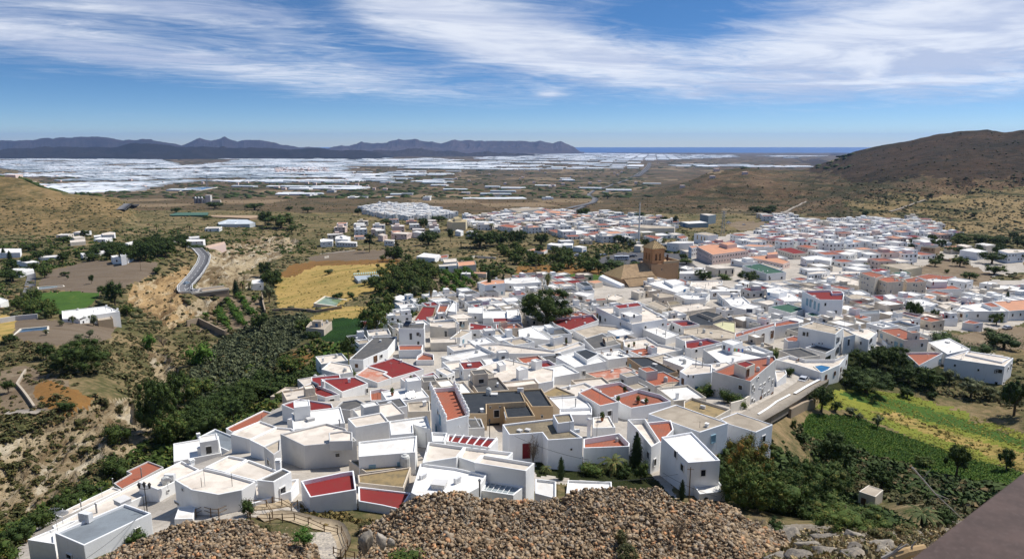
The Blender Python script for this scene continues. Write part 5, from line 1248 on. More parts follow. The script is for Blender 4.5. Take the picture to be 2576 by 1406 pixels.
QUARTERS = [ # name, polygon (view), rotation, spacing, size, storeys, walls, roofs, keep
 ('the near village', [(1000,770),(1330,700),(1700,700),(2200,700),(2576,730),(2576,800),(2330,830),(2080,880),(2020,960),(1800,1010),(1500,1060),(1150,1080),(700,1160),(480,1220),(520,1130),(700,1040),(830,930),(900,860)], .42, 8.8, (5.8, 8.6), (1, 1), 'wwwwwcgs', 'wwwccbtrd', .95),
 ('the quarter right of the church', [(1700,640),(1900,600),(1960,560),(2120,560),(2350,580),(2400,600),(2330,640),(2250,690),(2150,700),(2000,700),(1850,690)], .25, 14, (9.5, 14), (1, 2), 'wwwwwwcpwb', 'wwwwcctsr', .93),
 ('the hillside quarter below the right hill', [(1890,548),(1980,546),(2050,560),(2300,555),(2370,572),(2330,600),(2200,620),(1990,600)], -.2, 14.5, (9, 14), (1, 2), 'wwwwwcw', 'wwwwcct', .93),
 ('the centre quarter behind the tall trees', [(1150,555),(1300,532),(1450,535),(1620,545),(1700,560),(1700,600),(1560,612),(1420,600),(1330,588),(1230,580),(1130,575)], .3, 16, (10, 16), (1, 2), 'wwwwwwcpy', 'wwwwccts', .93),
 ('the white quarter on the plain edge', [(905,528),(960,518),(1060,520),(1145,542),(1140,552),(1040,556),(950,552),(930,545)], .5, 15, (9, 13), (2, 2), 'wwwwwww', 'wwwwc', .97),
 ('the scattered houses left of centre', [(800,585),(900,570),(1010,560),(1110,560),(1140,580),(1020,600),(900,615),(810,612)], .2, 19, (9, 13), (1, 2), 'wwwcp', 'wwcs', .6),
 ('the far left gardens', [(20,595),(300,580),(520,560),(700,560),(640,585),(450,605),(200,625),(30,640)], .1, 46, (9, 15), (1, 1), 'wwwc', 'wwcc', .35),
 ('the industrial strip on the plain', [(800,480),(1000,488),(1300,490),(1500,480),(1660,470),(1660,480),(1480,500),(1200,508),(850,500)], .05, 80, (14, 34), (1, 2), 'wwcg', 'wwgc', .32),
 ('the houses by the car park road', [(1330,615),(1500,612),(1620,608),(1700,615),(1710,628),(1560,630),(1340,634)], .2, 18, (8, 12), (1, 1), 'wwwc', 'wwc', .45),
]
EXCL = [pts('D1', '200,440 930,430 930,800 850,900 420,900 330,760 200,640'), pts('D4', '1300,780 2500,780 2500,985 1700,975 1300,985'), pts('D4', '350,560 930,560 930,820 100,860')]
def fill_quarters():
 rnd = random.Random(11); cands = []
 for qi, (qn, poly, rot, sp, size, st, wl, dl, keep) in enumerate(QUARTERS):
  us = [p[0] for p in poly]; vs = [p[1] for p in poly]
  G = hits([p[0] for p in poly], [p[1] for p in poly])
  c, s_ = math.cos(rot), math.sin(rot)
  pu = G[:, 0] * c + G[:, 1] * s_; pv = -G[:, 0] * s_ + G[:, 1] * c
  wlist = ['wb' if x == 'b' else x for x in wl]
  a = pu.min()
  while a < pu.max():
   b = pv.min()
   while b < pv.max():
    b += sp * rnd.uniform(.92, 1.15)
    ia = a + rnd.uniform(-.12, .12) * sp
    x = ia * c - b * s_; y = ia * s_ + b * c
    if y < 40: continue
    z = gz(x, y); u, v = project(x, y, z); _, v2 = project(x, y, z + 3.0)
    if any(inside(e, np.array([u]), np.array([v2]))[0] for e in EXCL): continue
    if not inside(poly, np.array([u]), np.array([v]))[0] or rnd.random() > keep: continue
    w = rnd.uniform(*size); d = rnd.uniform(*size); w = min(w, sp * 1.0); d = min(d, sp * 1.0)
    r = rot + rnd.uniform(-.06, .06) + (rnd.choice([0, 0, .12, -.1]))
    cc, ss = math.cos(r), math.sin(r)
    P = [(x + dx * cc - dy * ss, y + dx * ss + dy * cc) for dx, dy in ((-w/2, -d/2), (w/2, -d/2), (w/2, d/2), (-w/2, d/2))]
    if not foot_free(P, .0): continue
    n = rnd.randint(*st)
    wa = rnd.choice(wlist); dk = rnd.choice(dl)
    q = (P, wa, dk, n, w, d, r, qi, x, y, z)
    cands.append(q); c0 = np.mean(P, 0); _FI.append((P, 0, c0, max(math.dist(c0, p) for p in P)))
   a += sp * rnd.uniform(.95, 1.2)
 cands.sort(key=lambda q: q[9])
 n_hand = sum(1 for o in COL.objects if o.get('category') == 'house')
 lim = max(0, 385 - n_hand)
 far = cands[lim:]; cands = cands[:lim]
 rows = {}
 for q in cands: rows.setdefault((q[7], int(q[9] / 22)), []).append(q)
 rowno = {}
 for (qi, ri) in sorted(rows): rowno.setdefault(qi, []).append(ri)
 for (qi, ri), L in rows.items():
  L.sort(key=lambda q: q[8] / q[9]); k = rowno[qi].index(ri)
  for j, q in enumerate(L):
   P, wa, dk, n, w, d, r, _, x, y, z = q
   H = n * 2.95 + rnd.uniform(.1, .7)
   lab = '%s %s-storey house, %s roof, %s from left, %s row of %s' % (WN.get(wa, 'white'), ['one', 'two', 'three'][n - 1], DN[dk], ordw(j), ordw(k), QUARTERS[qi][0])
   make_box_house(P, wa, dk, H, lab, rnd, w, d, r, z, QUARTERS[qi][0])
 # the more distant ones as one object
 groups = {}
 for q in far:
  P, wa, dk, n, w, d, r, _, x, y, z = q
  H = n * 2.95 + rnd.uniform(.1, .8)
  b = Block(P, z + H, base_of(P), .45)
  for part, mat in (('w', WALLS[wa]), ('d', DECKS[dk])):
   me = groups.setdefault(mat.name, (mat, MB()))[1]
   Q = inset(b.P, b.rim); k = 4; n0 = len(me.v)
   if part == 'w':
    me.v += [(*p, b.zb) for p in b.P] + [(*p, b.zt) for p in b.P] + [(*p, b.zt) for p in Q] + [(*p, b.deck - .05) for p in Q]
    for i in range(4):
     j = (i + 1) % 4
     me.f += [[n0 + i, n0 + j, n0 + 4 + j, n0 + 4 + i], [n0 + 4 + i, n0 + 4 + j, n0 + 8 + j, n0 + 8 + i], [n0 + 8 + i, n0 + 8 + j, n0 + 12 + j, n0 + 12 + i]]
    if rnd.random() < .3:
     cx, cy = x + rnd.uniform(-.2, .2) * w, y + rnd.uniform(-.2, .2) * d
     me.obox((cx, cy, b.deck + 1.1), (rnd.uniform(.3, .5) * w * math.cos(r), rnd.uniform(.3, .5) * w * math.sin(r), 0), (-.4 * d * math.sin(r), .4 * d * math.cos(r), 0), (0, 0, 2.4))
   else:
    me.v += [(*p, b.deck) for p in Q]; me.f.append([n0, n0 + 1, n0 + 2, n0 + 3])
  me = groups.setdefault(M_DARK.name, (M_DARK, MB()))[1]
  for i in range(4):
   a = np.array(b.P[i]); c = np.array(b.P[(i + 1) % 4]); e = (c - a); L = np.linalg.norm(e); e /= L; nr = np.array([e[1], -e[0]])
   if nr @ a > 0: continue
   for s2 in range(n):
    for q2 in range(max(1, int(L / 3.4))):
     if rnd.random() < .3: continue
     f = (q2 + .5) / max(1, int(L / 3.4)) * L
     me.obox((*(a + e * f + nr * .03), z + 1.5 + s2 * 2.95), (*(e * rnd.uniform(.8, 1.5)), 0), (*(nr * .08), 0), (0, 0, rnd.uniform(1, 1.7)))
 V = []; F = []; mi = []; mats = []
 for mat, mb in groups.values():
  n0 = sum(len(v) for v in V); V.append(mb.v); F += [[i + n0 for i in f] for f in mb.f]; mi += [len(mats)] * len(mb.f); mats.append(mat)
 if V:
  me = mesh_np('distant_houses', np.concatenate([np.array(v, float) for v in V]), F)
  for m in mats: me.materials.append(m)
  me.polygons.foreach_set('material_index', np.array(mi, np.int32))
  link('distant_houses', me, kind='stuff', label='small white houses of the far quarters', category='houses')
 print('fill', len(cands), 'far', len(far), 'hand', n_hand)
def make_box_house(P, wa, dk, H, lab, rnd, w, d, r, z, qn):
 zb = base_of(P); c = np.mean(P, 0); h = House.__new__(House)
 h.loc = (float(c[0]), float(c[1]), zb + 1.2); h.crop = None; h.blocks = []
 h.root = thing('house', lab, 'house', h.loc, group='houses of ' + qn)
 h.wall = wa; h.dk = dk
 h.add(P, z + H, zb, wa, dk, rnd.choice([.25, .45, .8])); FOOT.append((h.blocks[0].P, z + H))
 cc, ss = math.cos(r), math.sin(r)
 if rnd.random() < .4:
  a, b = rnd.uniform(.28, .5) * w, rnd.uniform(.3, .5) * d; ox, oy = rnd.choice([-1, 1]) * (w - a) / 2 * .85, rnd.choice([-1, 1]) * (d - b) / 2 * .85
  Q = [(c[0] + (ox + dx) * cc - (oy + dy) * ss, c[1] + (ox + dx) * ss + (oy + dy) * cc) for dx, dy in ((-a/2, -b/2), (a/2, -b/2), (a/2, b/2), (-a/2, b/2))]
  m = h.blocks[0]; h.add(Q, m.deck + rnd.uniform(2.0, 2.7), m.deck - .3, wa, rnd.choice(['w', dk]), .2)
  h.autowin(rnd, 1, 2.4, .6)
 h.autowin(rnd, 0, 2.95, .75)
 m = h.blocks[0]
 for _ in range(rnd.randint(0, 2)):
  q = (rnd.uniform(-.3, .3) * w, rnd.uniform(-.3, .3) * d, m.deck - h.loc[2]); code = rnd.choice(['ant', 'chim', 'ac', 'dish', 'hatch', 'solar', 'tank'])
  link({'ant': 'antenna', 'chim': 'chimney', 'ac': 'air_conditioner', 'dish': 'satellite_dish', 'hatch': 'roof_hatch', 'solar': 'solar_water_heater', 'tank': 'water_tank'}[code], ITEM[code], h.root, q, (0, 0, rnd.uniform(0, 6)))
fill_quarters()

# ---------------------------------------------------------------- roads as strips lying on the ground
def drape(name, mat, uvw, lift=.06, step=2.0, kerb=None, yr=(35, 20000), kind='structure'):
 """uvw: list of (u, v, width in metres)"""
 G = hits([p[0] for p in uvw], [p[1] for p in uvw], *yr); W = [p[2] for p in uvw]
 S = [0]
 for i in range(1, len(G)): S.append(S[-1] + math.dist(G[i][:2], G[i - 1][:2]))
 n = int(min(500, max(4, S[-1] / step))); s = np.linspace(0, S[-1], n)
 x = np.interp(s, S, G[:, 0]); y = np.interp(s, S, G[:, 1]); w_ = np.interp(s, S, W)
 k = max(1, n // (len(G) * 3)); ker = np.ones(2 * k + 1) / (2 * k + 1)
 x = np.convolve(np.pad(x, k, mode='edge'), ker, 'valid'); y = np.convolve(np.pad(y, k, mode='edge'), ker, 'valid')
 dx = np.gradient(x); dy = np.gradient(y); L = np.hypot(dx, dy); nx, ny = -dy / L, dx / L
 z = ztr(x, y); kz = np.ones(7) / 7; z = np.convolve(np.pad(z, 3, mode='edge'), kz, 'valid')
 zl = ztr(x + nx * w_ / 2, y + ny * w_ / 2); zr_ = ztr(x - nx * w_ / 2, y - ny * w_ / 2)
 z = np.maximum(z, np.maximum(zl, zr_)) + lift
 A = np.stack([x + nx * w_ / 2, y + ny * w_ / 2, z], 1); B = np.stack([x - nx * w_ / 2, y - ny * w_ / 2, z], 1)
 dn = np.array([0, 0, -1.6])
 V = np.concatenate([A, B, A + dn, B + dn]); i = np.arange(n - 1)
 F = np.concatenate([np.stack([i, i + 1, n + i + 1, n + i], 1)[:, ::-1], np.stack([i, 2 * n + i, 2 * n + i + 1, i + 1], 1), np.stack([n + i, n + i + 1, 3 * n + i + 1, 3 * n + i], 1)])
 structure(name, mesh_np(name, V, F, mat))
 return np.stack([x, y, z], 1), np.stack([nx, ny], 1), w_
M_LINE = plain('road_paint', (.68, .68, .66), .7)
def strip(name, mat, C, N, off, wd, lift=.02, h=None, dash=0):
 x = C[:, 0] + N[:, 0] * off; y = C[:, 1] + N[:, 1] * off; z = C[:, 2] + lift; n = len(x)
 A = np.stack([x + N[:, 0] * wd / 2, y + N[:, 1] * wd / 2, z], 1); B = np.stack([x - N[:, 0] * wd / 2, y - N[:, 1] * wd / 2, z], 1)
 i = np.arange(n - 1)
 if h is None:
  F = np.stack([n + i, n + i + 1, i + 1, i], 1)
  if dash: F = F[(i // dash) % 2 == 0]
  return mesh_np(name, np.concatenate([A, B]), F, mat)
 up = np.array([0, 0, h]); V = np.concatenate([A, B, A + up, B + up])
 F = np.concatenate([np.stack([2 * n + i, 2 * n + i + 1, 3 * n + i + 1, 3 * n + i], 1), np.stack([i, i + 1, 2 * n + i + 1, 2 * n + i], 1)[:, ::-1], np.stack([n + i, n + i + 1, 3 * n + i + 1, 3 * n + i], 1)])
 return mesh_np(name, V, F, mat)
AS = ground('road_asphalt', (.15, .15, .155), (.13, .13, .135), (.18, .175, .17), .03, .9, (.42, .6), (.55, .74), .1, .02)
C, N, W_ = drape('road', AS, [(475,621,6.6),(492,625,6.6),(508,640,6.6),(517,658,6.6),(512,676,6.6),(495,695,6.6),(475,712,6.6),(463,728,6.6),(470,738,6.6),(500,743,6.6),(580,743,6.6)], .5, 2.0, yr=(150, 2000))
structure('road_marking', strip('road_marking', M_LINE, C, N, 2.9, .2)); structure('road_marking', strip('road_marking', M_LINE, C, N, -2.9, .2)); structure('road_marking', strip('road_marking', M_LINE, C, N, 0, .18, .02, None, 2))
def wall_thing(label, me, cat='wall', name='wall'):
 return link(name, me, None, label=label, category=cat)
wall_thing('low white parapet wall along the outer side of the winding road', strip('wall', WALLS['w'], C, N, -3.7, .25, -.3, .8), 'parapet', 'parapet_wall')
wall_thing('low white parapet wall along the inner bend of the winding road', strip('wall', WALLS['w'], C[len(C) // 4:], N[len(C) // 4:], 3.7, .25, -.3, .8), 'parapet', 'parapet_wall')
ROADC = C
CON = ground('concrete_lane', (.33, .29, .24), (.27, .235, .19), (.4, .36, .3), .05, .9, (.42, .6), (.55, .74), .1, .02)
drape('road', AS, [(300,532,9),(318,528,9),(335,522,9),(343,516,9)], .5, 6, yr=(600, 4000))
drape('lane', AS, [(68,755,5),(76,720,5),(80,690,4),(70,665,4)], .15, 3)
drape('road', AS, [(1420,527,12),(1450,520,12),(1480,514,13),(1500,507,13),(1495,498,13),(1480,490,12),(1490,482,12),(1530,470,12),(1580,450,13),(1600,440,14)], .8, 12, yr=(600, 9000))
drape('road', AS, [(1440,534,9),(1450,528,9),(1470,520,9)], .8, 10, yr=(600, 9000))
for k, (o, wd) in enumerate(((-14, 12), (14, 12), (38, 8))):
 G0 = hits([1598, 1632, 1638], [446, 420, 404]); m = AS
 drape('highway', AS, [(1592 + o * .32, 446, wd), (1612 + o * .22, 436, wd), (1628 + o * .18, 422, wd), (1634 + o * .12, 410, wd)], 3.0, 60, yr=(2000, 15000))
drape('track', CON, [(1955,543,5),(1985,530,5),(2010,518,4.5),(2030,506,4)], .4, 8, yr=(700, 5000))
drape('track', CON, [(2235,535,4),(2300,512,4),(2330,503,4)], .4, 8, yr=(700, 5000))
drape('track', CON, [(0,1042,3.2),(60,1035,3),(115,1040,2.8)], .15, 3); drape('track', CON, [(0,680,4),(800,640,4),(900,630,4)][1:], .2, 4)
drape('lane', CON, [(1860,1075,5),(1930,1040,5.2),(2010,990,5.2),(2060,955,6),(2040,930,6)], .25, 2)

# ---------------------------------------------------------------- free-standing walls
M_STONEW = plaster('stone_retaining_wall', (.33, .26, .185), grime=(.16, .12, .08), amt=.5)
def wall(label, crop, text, h, mat, th=.35, name='wall', cap=None, drop=1.0):
 uv = pts(crop, text); G = hits([p[0] for p in uv], [p[1] for p in uv])
 mb = MB(); top = MB(); c0 = G[0]
 for i in range(len(G) - 1):
  a, b = G[i], G[i + 1]; L = math.dist(a[:2], b[:2]); n = max(1, int(L / 4))
  for k in range(n):
   p = a + (b - a) * k / n; q = a + (b - a) * (k + 1) / n
   zp, zq = gz(p[0], p[1]), gz(q[0], q[1]); d = (q - p)[:2]; l = np.linalg.norm(d) + 1e-6; nr = np.array([-d[1], d[0]]) / l * th / 2
   for m_, z0, z1, t in ((mb, -drop, h, 1.0),) + (((top, h + .003, h + .15, 1.25),) if cap else ()):
    P0 = p[:2] - c0[:2]; Q0 = q[:2] - c0[:2]; nn = nr * t
    pl = [tuple(P0 + nn), tuple(P0 - nn), tuple(Q0 - nn), tuple(Q0 + nn)]
    m_.prism(pl[::-1], [z + z0 - c0[2] for z in (zq, zq, zp, zp)], [z + z1 - c0[2] for z in (zq, zq, zp, zp)])
 root = thing(name, label, 'wall', c0)
 mb.build('wall_body', mat, root)
 if cap: top.build('coping', WALLS['w'], root)
wall('white-capped brown retaining wall beside the ramp street', 'C6', '560,1060 700,960 800,905', 1.2, M_STONEW, .32, cap=1, drop=4)
wall('white-capped grey wall climbing from the street gate to the pool', 'C6', '835,905 940,840 1040,785', 1.5, M_STONEW, .5, cap=1, drop=3)
wall('old stone terrace wall under the round dark tree', 'C6', '800,1040 900,985 985,960', 2.0, M_STONEW, .6)
wall('white wall in front of the vegetable yard', 'C6', '350,1000 440,975 500,935', 2.0, WALLS['c'], .3)
wall('long grey field wall behind the farmhouse pool', 'C4', '0,325 120,305 285,290', 2.0, WALLS['g'], .5)
wall('stone wall around the golden barley field', 'C4', '2050,235 2200,225 2380,245 2576,215', 1.2, M_STONEW, .5)
wall('stepped stone terrace wall in the ravine orchard', 'C4', '1410,350 1500,330 1600,380 1700,430', 3.0, M_STONEW, .6)
wall('tall stone wall between ravine orchard and golden field', 'C4', '1975,120 1985,200 2000,260', 2.5, M_STONEW, .6)
wall('pale stone wall crossing the dusty slope at left', 'C4', '195,690 130,795 200,880 260,968', .8, plaster('dry_stone_pale', (.42, .36, .28), amt=.4), .5)
wall('pale walls of the cemetery on the far left', 'D3', '0,700 50,690', 1.5, WALLS['c'], .4)
wall('curved pale wall along the orchard', 'C2', '860,1060 1000,1010 1160,1020', 1.6, WALLS['c'], .4)
wall('white road-side wall behind the pink apartment block', 'C6', '1500,480 1540,520 1700,560', 1.4, WALLS['w'], .3)
wall('long beige boundary wall of the village orchard', 'C5', '480,200 560,190 700,160 860,150', 1.8, WALLS['c'], .35)
wall('brown boundary wall below the dusty lot at right', 'C3', '610,835 700,838 760,870', 3.0, M_STONEW, .5)
wall('long brown terrace wall across the right gardens', 'C3', '1700,990 1860,1020 2020,1045', 1.6, M_STONEW, .5)

# ---------------------------------------------------------------- water basins
def basin(label, crop, text, water, rim=.8, depth=.35, rise=.5, wallm='c', cat='pool'):
 uv = pts(crop, text); G = hits([p[0] for p in uv], [p[1] for p in uv]); z = float(np.mean(G[:, 2])) + rise; sf = on_surface(crop, *map(float, text.split()[0].split(','))); z = max(z, sf[2] + .2) if sf is not None else z
 P = ccw([tuple(at_z(u, v, z)[:2]) for u, v in uv]); c = np.mean(P, 0)
 root = thing('pool', label, cat, (*c, z)); L = [(p[0] - c[0], p[1] - c[1]) for p in P]; Q = inset(L, rim); k = len(L)
 V = [(*p, -2.5) for p in L] + [(*p, 0) for p in L] + [(*p, 0) for p in Q] + [(*p, -1.2) for p in Q]; F = []
 for i in range(k):
  j = (i + 1) % k; F += [[i, j, k + j, k + i], [k + i, k + j, 2 * k + j, 2 * k + i], [2 * k + i, 2 * k + j, 3 * k + j, 3 * k + i]]
 link('rim', mesh_np('rim', V, F, WALLS[wallm]), root)
 link('water', mesh_np('water', [(*p, -depth) for p in inset(L, rim * .95)], [list(range(k))], water), root)
def water(name, col, rough=.12):
 m, t = new_mat(name); pos = t.add('ShaderNodeNewGeometry').outputs['Position']
 n = t.noise(pos, .25, 4); c = t.mix(t.ramp(n, .35, .65), tuple(x * .75 for x in col), tuple(x * 1.2 for x in col))
 finish(t, c, rough, t.noise(pos, 2.0, 3), .02, .3, spec=.5); return m
basin('long dark blue water tank on the farm plateau', 'C4', '95,415 150,365 370,345 365,400 280,410', water('tank_water', (.035, .075, .12)), .6)
basin('pale green irrigation pond beside the golden field', 'C5', '-215,175 -130,120 60,150 180,115 180,180 60,205 -60,195', water('pond_water', (.20, .27, .15)), .8)
basin('blue swimming pool on the villa terrace', 'C6', '980,650 1040,640 1122,656 1085,690 1050,712', water('swimming_pool', (.02, .13, .27)), .3, .08, .2, 'c')
basin('narrow water channel tank beside the lane at left', 'C1', '280,1228 480,1215 490,1225 285,1245', water('channel_water', (.16, .22, .24)), .5)
basin('blue reservoir on the brown plain at left', 'C1', '1340,515 1400,483 1540,475 1640,478 1560,492 1480,512 1390,520', water('reservoir', (.03, .075, .14)), 3, 1, 2)
# ---------------------------------------------------------------- foliage
def leafmat(name, a, b, c=None, rough=.75):
 m, t = new_mat(name); geo = t.add('ShaderNodeNewGeometry')
 ri = geo.outputs['Random Per Island']; oi = t.add('ShaderNodeObjectInfo').outputs['Random']
 col = t.mix(ri, a, b)
 if c: col = t.mix(t.ramp(ri, .82, .9), col, c)
 col = t.mix(t.math('MULTIPLY', oi, .5), col, t.mix(1.0, col, (1.35, 1.15, .8), 'MULTIPLY'))
 n = t.noise(geo.outputs['Position'], .6, 3)
 col = t.mix(t.ramp(n, .3, .7), t.mix(1.0, col, (.65, .7, .7), 'MULTIPLY'), t.mix(1.0, col, (1.25, 1.2, 1.1), 'MULTIPLY'))
 finish(t, col, rough, spec=.12); return m
L_DARK = leafmat('dark_leaves', (.026, .048, .014), (.054, .082, .024))
L_MID = leafmat('mid_leaves', (.038, .070, .018), (.075, .112, .030), (.14, .14, .04))
L_BRIGHT = leafmat('bright_leaves', (.050, .115, .020), (.085, .155, .030), (.14, .18, .04))
L_OLIVE = leafmat('olive_leaves', (.080, .098, .050), (.14, .155, .090))
L_PINE = leafmat('pine_needles', (.018, .036, .018), (.035, .058, .026))
L_PALM = leafmat('palm_fronds', (.055, .080, .028), (.105, .120, .045), (.20, .16, .07))
L_DRY = leafmat('dry_fronds', (.22, .16, .08), (.32, .24, .13))
L_SCRUB = leafmat('scrub_leaves', (.048, .056, .022), (.10, .10, .045), (.18, .13, .07))
L_GREY = leafmat('grey_twigs', (.16, .13, .10), (.24, .20, .16))
L_AUT = leafmat('rusty_leaves', (.06, .075, .018), (.12, .11, .025), (.20, .11, .03))
BARK = plaster('bark', (.13, .095, .065), grime=(.05, .04, .03), amt=.5, bump=1.0)
r_ = np.random.default_rng(3)
ICO = None
def ico():
 global ICO
 if ICO is None:
  import bmesh
  bm = bmesh.new(); bmesh.ops.create_icosphere(bm, subdivisions=1, radius=1.0)
  ICO = (np.array([v.co[:] for v in bm.verts]), np.array([[v.index for v in f.verts] for f in bm.faces])); bm.free()
 return ICO
def leaf_quads(C, Nn, s, asp=.6):
 n = len(C); N_ = Nn + r_.normal(0, .55, (n, 3)); N_ /= np.linalg.norm(N_, axis=1, keepdims=True)
 R = r_.normal(0, 1, (n, 3)); A = np.cross(N_, R); A /= np.linalg.norm(A, axis=1, keepdims=True) + 1e-9; B = np.cross(N_, A)
 sz = (s * r_.uniform(.6, 1.3, n))[:, None]
 V = np.stack([C - A * sz, C - B * sz * asp, C + A * sz, C + B * sz * asp], 1).reshape(-1, 3)
 return V, np.arange(4 * n).reshape(-1, 4)
def crown(kind, nleaf, s, clumps, seed, core=.6):
 """clumps: list of (centre, radii); returns a crown mesh of leaf faces around dark inner masses"""
 global r_; r_ = np.random.default_rng(seed)
 Vs, Fs, nv = [], [], 0
 vol = np.array([c[1][0] * c[1][1] + c[1][2] * c[1][0] for c in clumps]); vol /= vol.sum()
 iv, iF = ico()
 tri = []
 for (c, rad), f in zip(clumps, vol):
  k = int(nleaf * f) + 3; d = r_.normal(0, 1, (k, 3)); d /= np.linalg.norm(d, axis=1, keepdims=True)
  rr = r_.uniform(.5, 1.18, (k, 1)) ** .7; C = np.array(c) + d * rr * np.array(rad); C += r_.normal(0, .12, C.shape) * np.array(rad)
  V, F = leaf_quads(C, d, s); Vs.append(V); Fs.append(F + nv); nv += len(V)
 allq = np.concatenate(Fs)
 cv_, cf = [], []
 for c, rad in clumps:
  V = iv * (1 + r_.uniform(-.2, .12, (len(iv), 1))) * np.array(rad) * core + np.array(c); cf.append(iF + nv); nv += len(V); Vs.append(V)
 V = np.concatenate(Vs)
 F3 = np.concatenate([allq[:, [0, 1, 2]], allq[:, [0, 2, 3]]] + cf)
 return V, F3
def rnd_clumps(n, R, H, z0, seed, rc=.42, flat=1.0):
 g = np.random.default_rng(seed); out = []
 for i in range(n):
  a = g.uniform(0, 2 * math.pi); q = math.sqrt(g.uniform(0, 1)) * (1 - rc * .8); zz = g.uniform(-1, 1) * math.sqrt(max(0, 1 - q * q)) * (1 - rc * .5)
  k = g.uniform(.75, 1.2) * rc
  out.append(((q * math.cos(a) * R, q * math.sin(a) * R, z0 + H / 2 + zz * H / 2), (k * R, k * R, k * H * .75 * flat)))
 out.append(((0, 0, z0 + H / 2), (R * .6, R * .6, H * .4)))
 return out
TREE = {}
def trunk_mesh(h, r, lean=.1, limbs=4, spread=.5, seed=0):
 g = np.random.default_rng(seed); mb = MB()
 P = [(0, 0, -.25), (lean * .3, 0, h * .35), (lean, lean * .4, h)]
 mb.tube(P, [r * 1.3, r, r * .6], 7)
 for i in range(limbs):
  a = 2 * math.pi * i / limbs + g.uniform(-.4, .4); q = g.uniform(.35, .6) * h
  mb.tube([(lean * .4, 0, q), (math.cos(a) * spread * .5, math.sin(a) * spread * .5, q + h * .3), (math.cos(a) * spread, math.sin(a) * spread, q + h * .62)], [r * .55, r * .38, r * .15], 5)
 return mb.mesh('trunk', BARK)
def add_kind(kind, variants): TREE[kind] = variants
def mk(V, F, mat, name='crown'): return mesh_np(name, V, F, mat)
# crowns are modelled in a box 1 wide (radius .5) and 1 high, trunks fill the space below
def broad(mat, n, s, seed, nc=13, z0=.24, rc=.42):
 V, F = crown('b', n, s, rnd_clumps(nc, .5, 1 - z0, z0, seed, rc), seed); return mk(V, F, mat), trunk_mesh(.62, .035, .03, 5, .22, seed)
add_kind('broad', [broad(L_DARK, 3400, .020, s, 30, .24, .27) for s in (1, 2, 3)])
add_kind('big', [broad(L_DARK, 9000, .014, s, 60, .12, .2) for s in (4, 5)])
add_kind('mid', [broad(L_MID, 3400, .021, s, 28, .2, .27) for s in (6, 7, 8)])
add_kind('pepper', [broad(L_MID, 10000, .013, s, 64, .06, .19) for s in (9, 10)])
add_kind('rusty', [broad(L_AUT, 9000, .013, s, 60, .08, .19) for s in (11,)])
add_kind('citrus', [broad(L_BRIGHT, 900, .036, s, 7, .12, .5) for s in (12, 13)])
add_kind('olive', [broad(L_OLIVE, 1800, .020, s, 12, .25, .38) for s in (14, 15)])
add_kind('shrub', [broad(L_MID, 1100, .036, s, 8, .0, .46) for s in (16, 17)])
add_kind('darkshrub', [broad(L_DARK, 1300, .032, s, 9, .0, .46) for s in (18, 19)])
add_kind('scrubby', [broad(L_SCRUB, 1300, .032, s, 10, .0, .4) for s in (20, 21)])
add_kind('reed', [broad(L_BRIGHT, 1600, .03, s, 9, .0, .4) for s in (22,)])
def cyp(seed):
 cl = [((0, 0, .1 + .11 * i), (.5 * (1 - abs(i / 8 - .3) * .9) * (.9 if i < 7 else .5), .5 * (1 - abs(i / 8 - .3) * .9) * (.9 if i < 7 else .5), .11)) for i in range(8)]
 V, F = crown('c', 2200, .03, cl, seed, .92); V = V * np.array([1, 1, 1]); return mk(V, F, L_PINE), MB().tube([(0, 0, -.1), (0, 0, .4)], [.08, .05], 6).mesh('trunk', BARK)
add_kind('cypress', [cyp(30), cyp(31)])
def pine(seed):
 g = np.random.default_rng(seed); cl = []
 for i in range(15):
  a = g.uniform(0, 6.28); q = g.uniform(.05, .34); cl.append(((q * math.cos(a), q * math.sin(a), g.uniform(.45, .92)), (.16, .16, .07)))
 V, F = crown('p', 3000, .018, cl, seed, .75); return mk(V, F, L_PINE), trunk_mesh(.8, .026, .05, 6, .3, seed)
add_kind('pine', [pine(40), pine(41)])
def conifer(seed):
 cl = []
 g = np.random.default_rng(seed)
 for i in range(9):
  r0 = .5 * (1 - i / 9.5)
  for k in range(5 if i < 6 else 2):
   a = g.uniform(0, 6.28); cl.append(((r0 * .6 * math.cos(a), r0 * .6 * math.sin(a), .08 + i * .1), (r0 * .5, r0 * .5, .045)))
 V, F = crown('f', 3000, .022, cl, seed, .8); return mk(V, F, L_PINE), MB().tube([(0, 0, -.1), (0, 0, .95)], [.04, .01], 6).mesh('trunk', BARK)
add_kind('conifer', [conifer(50)])
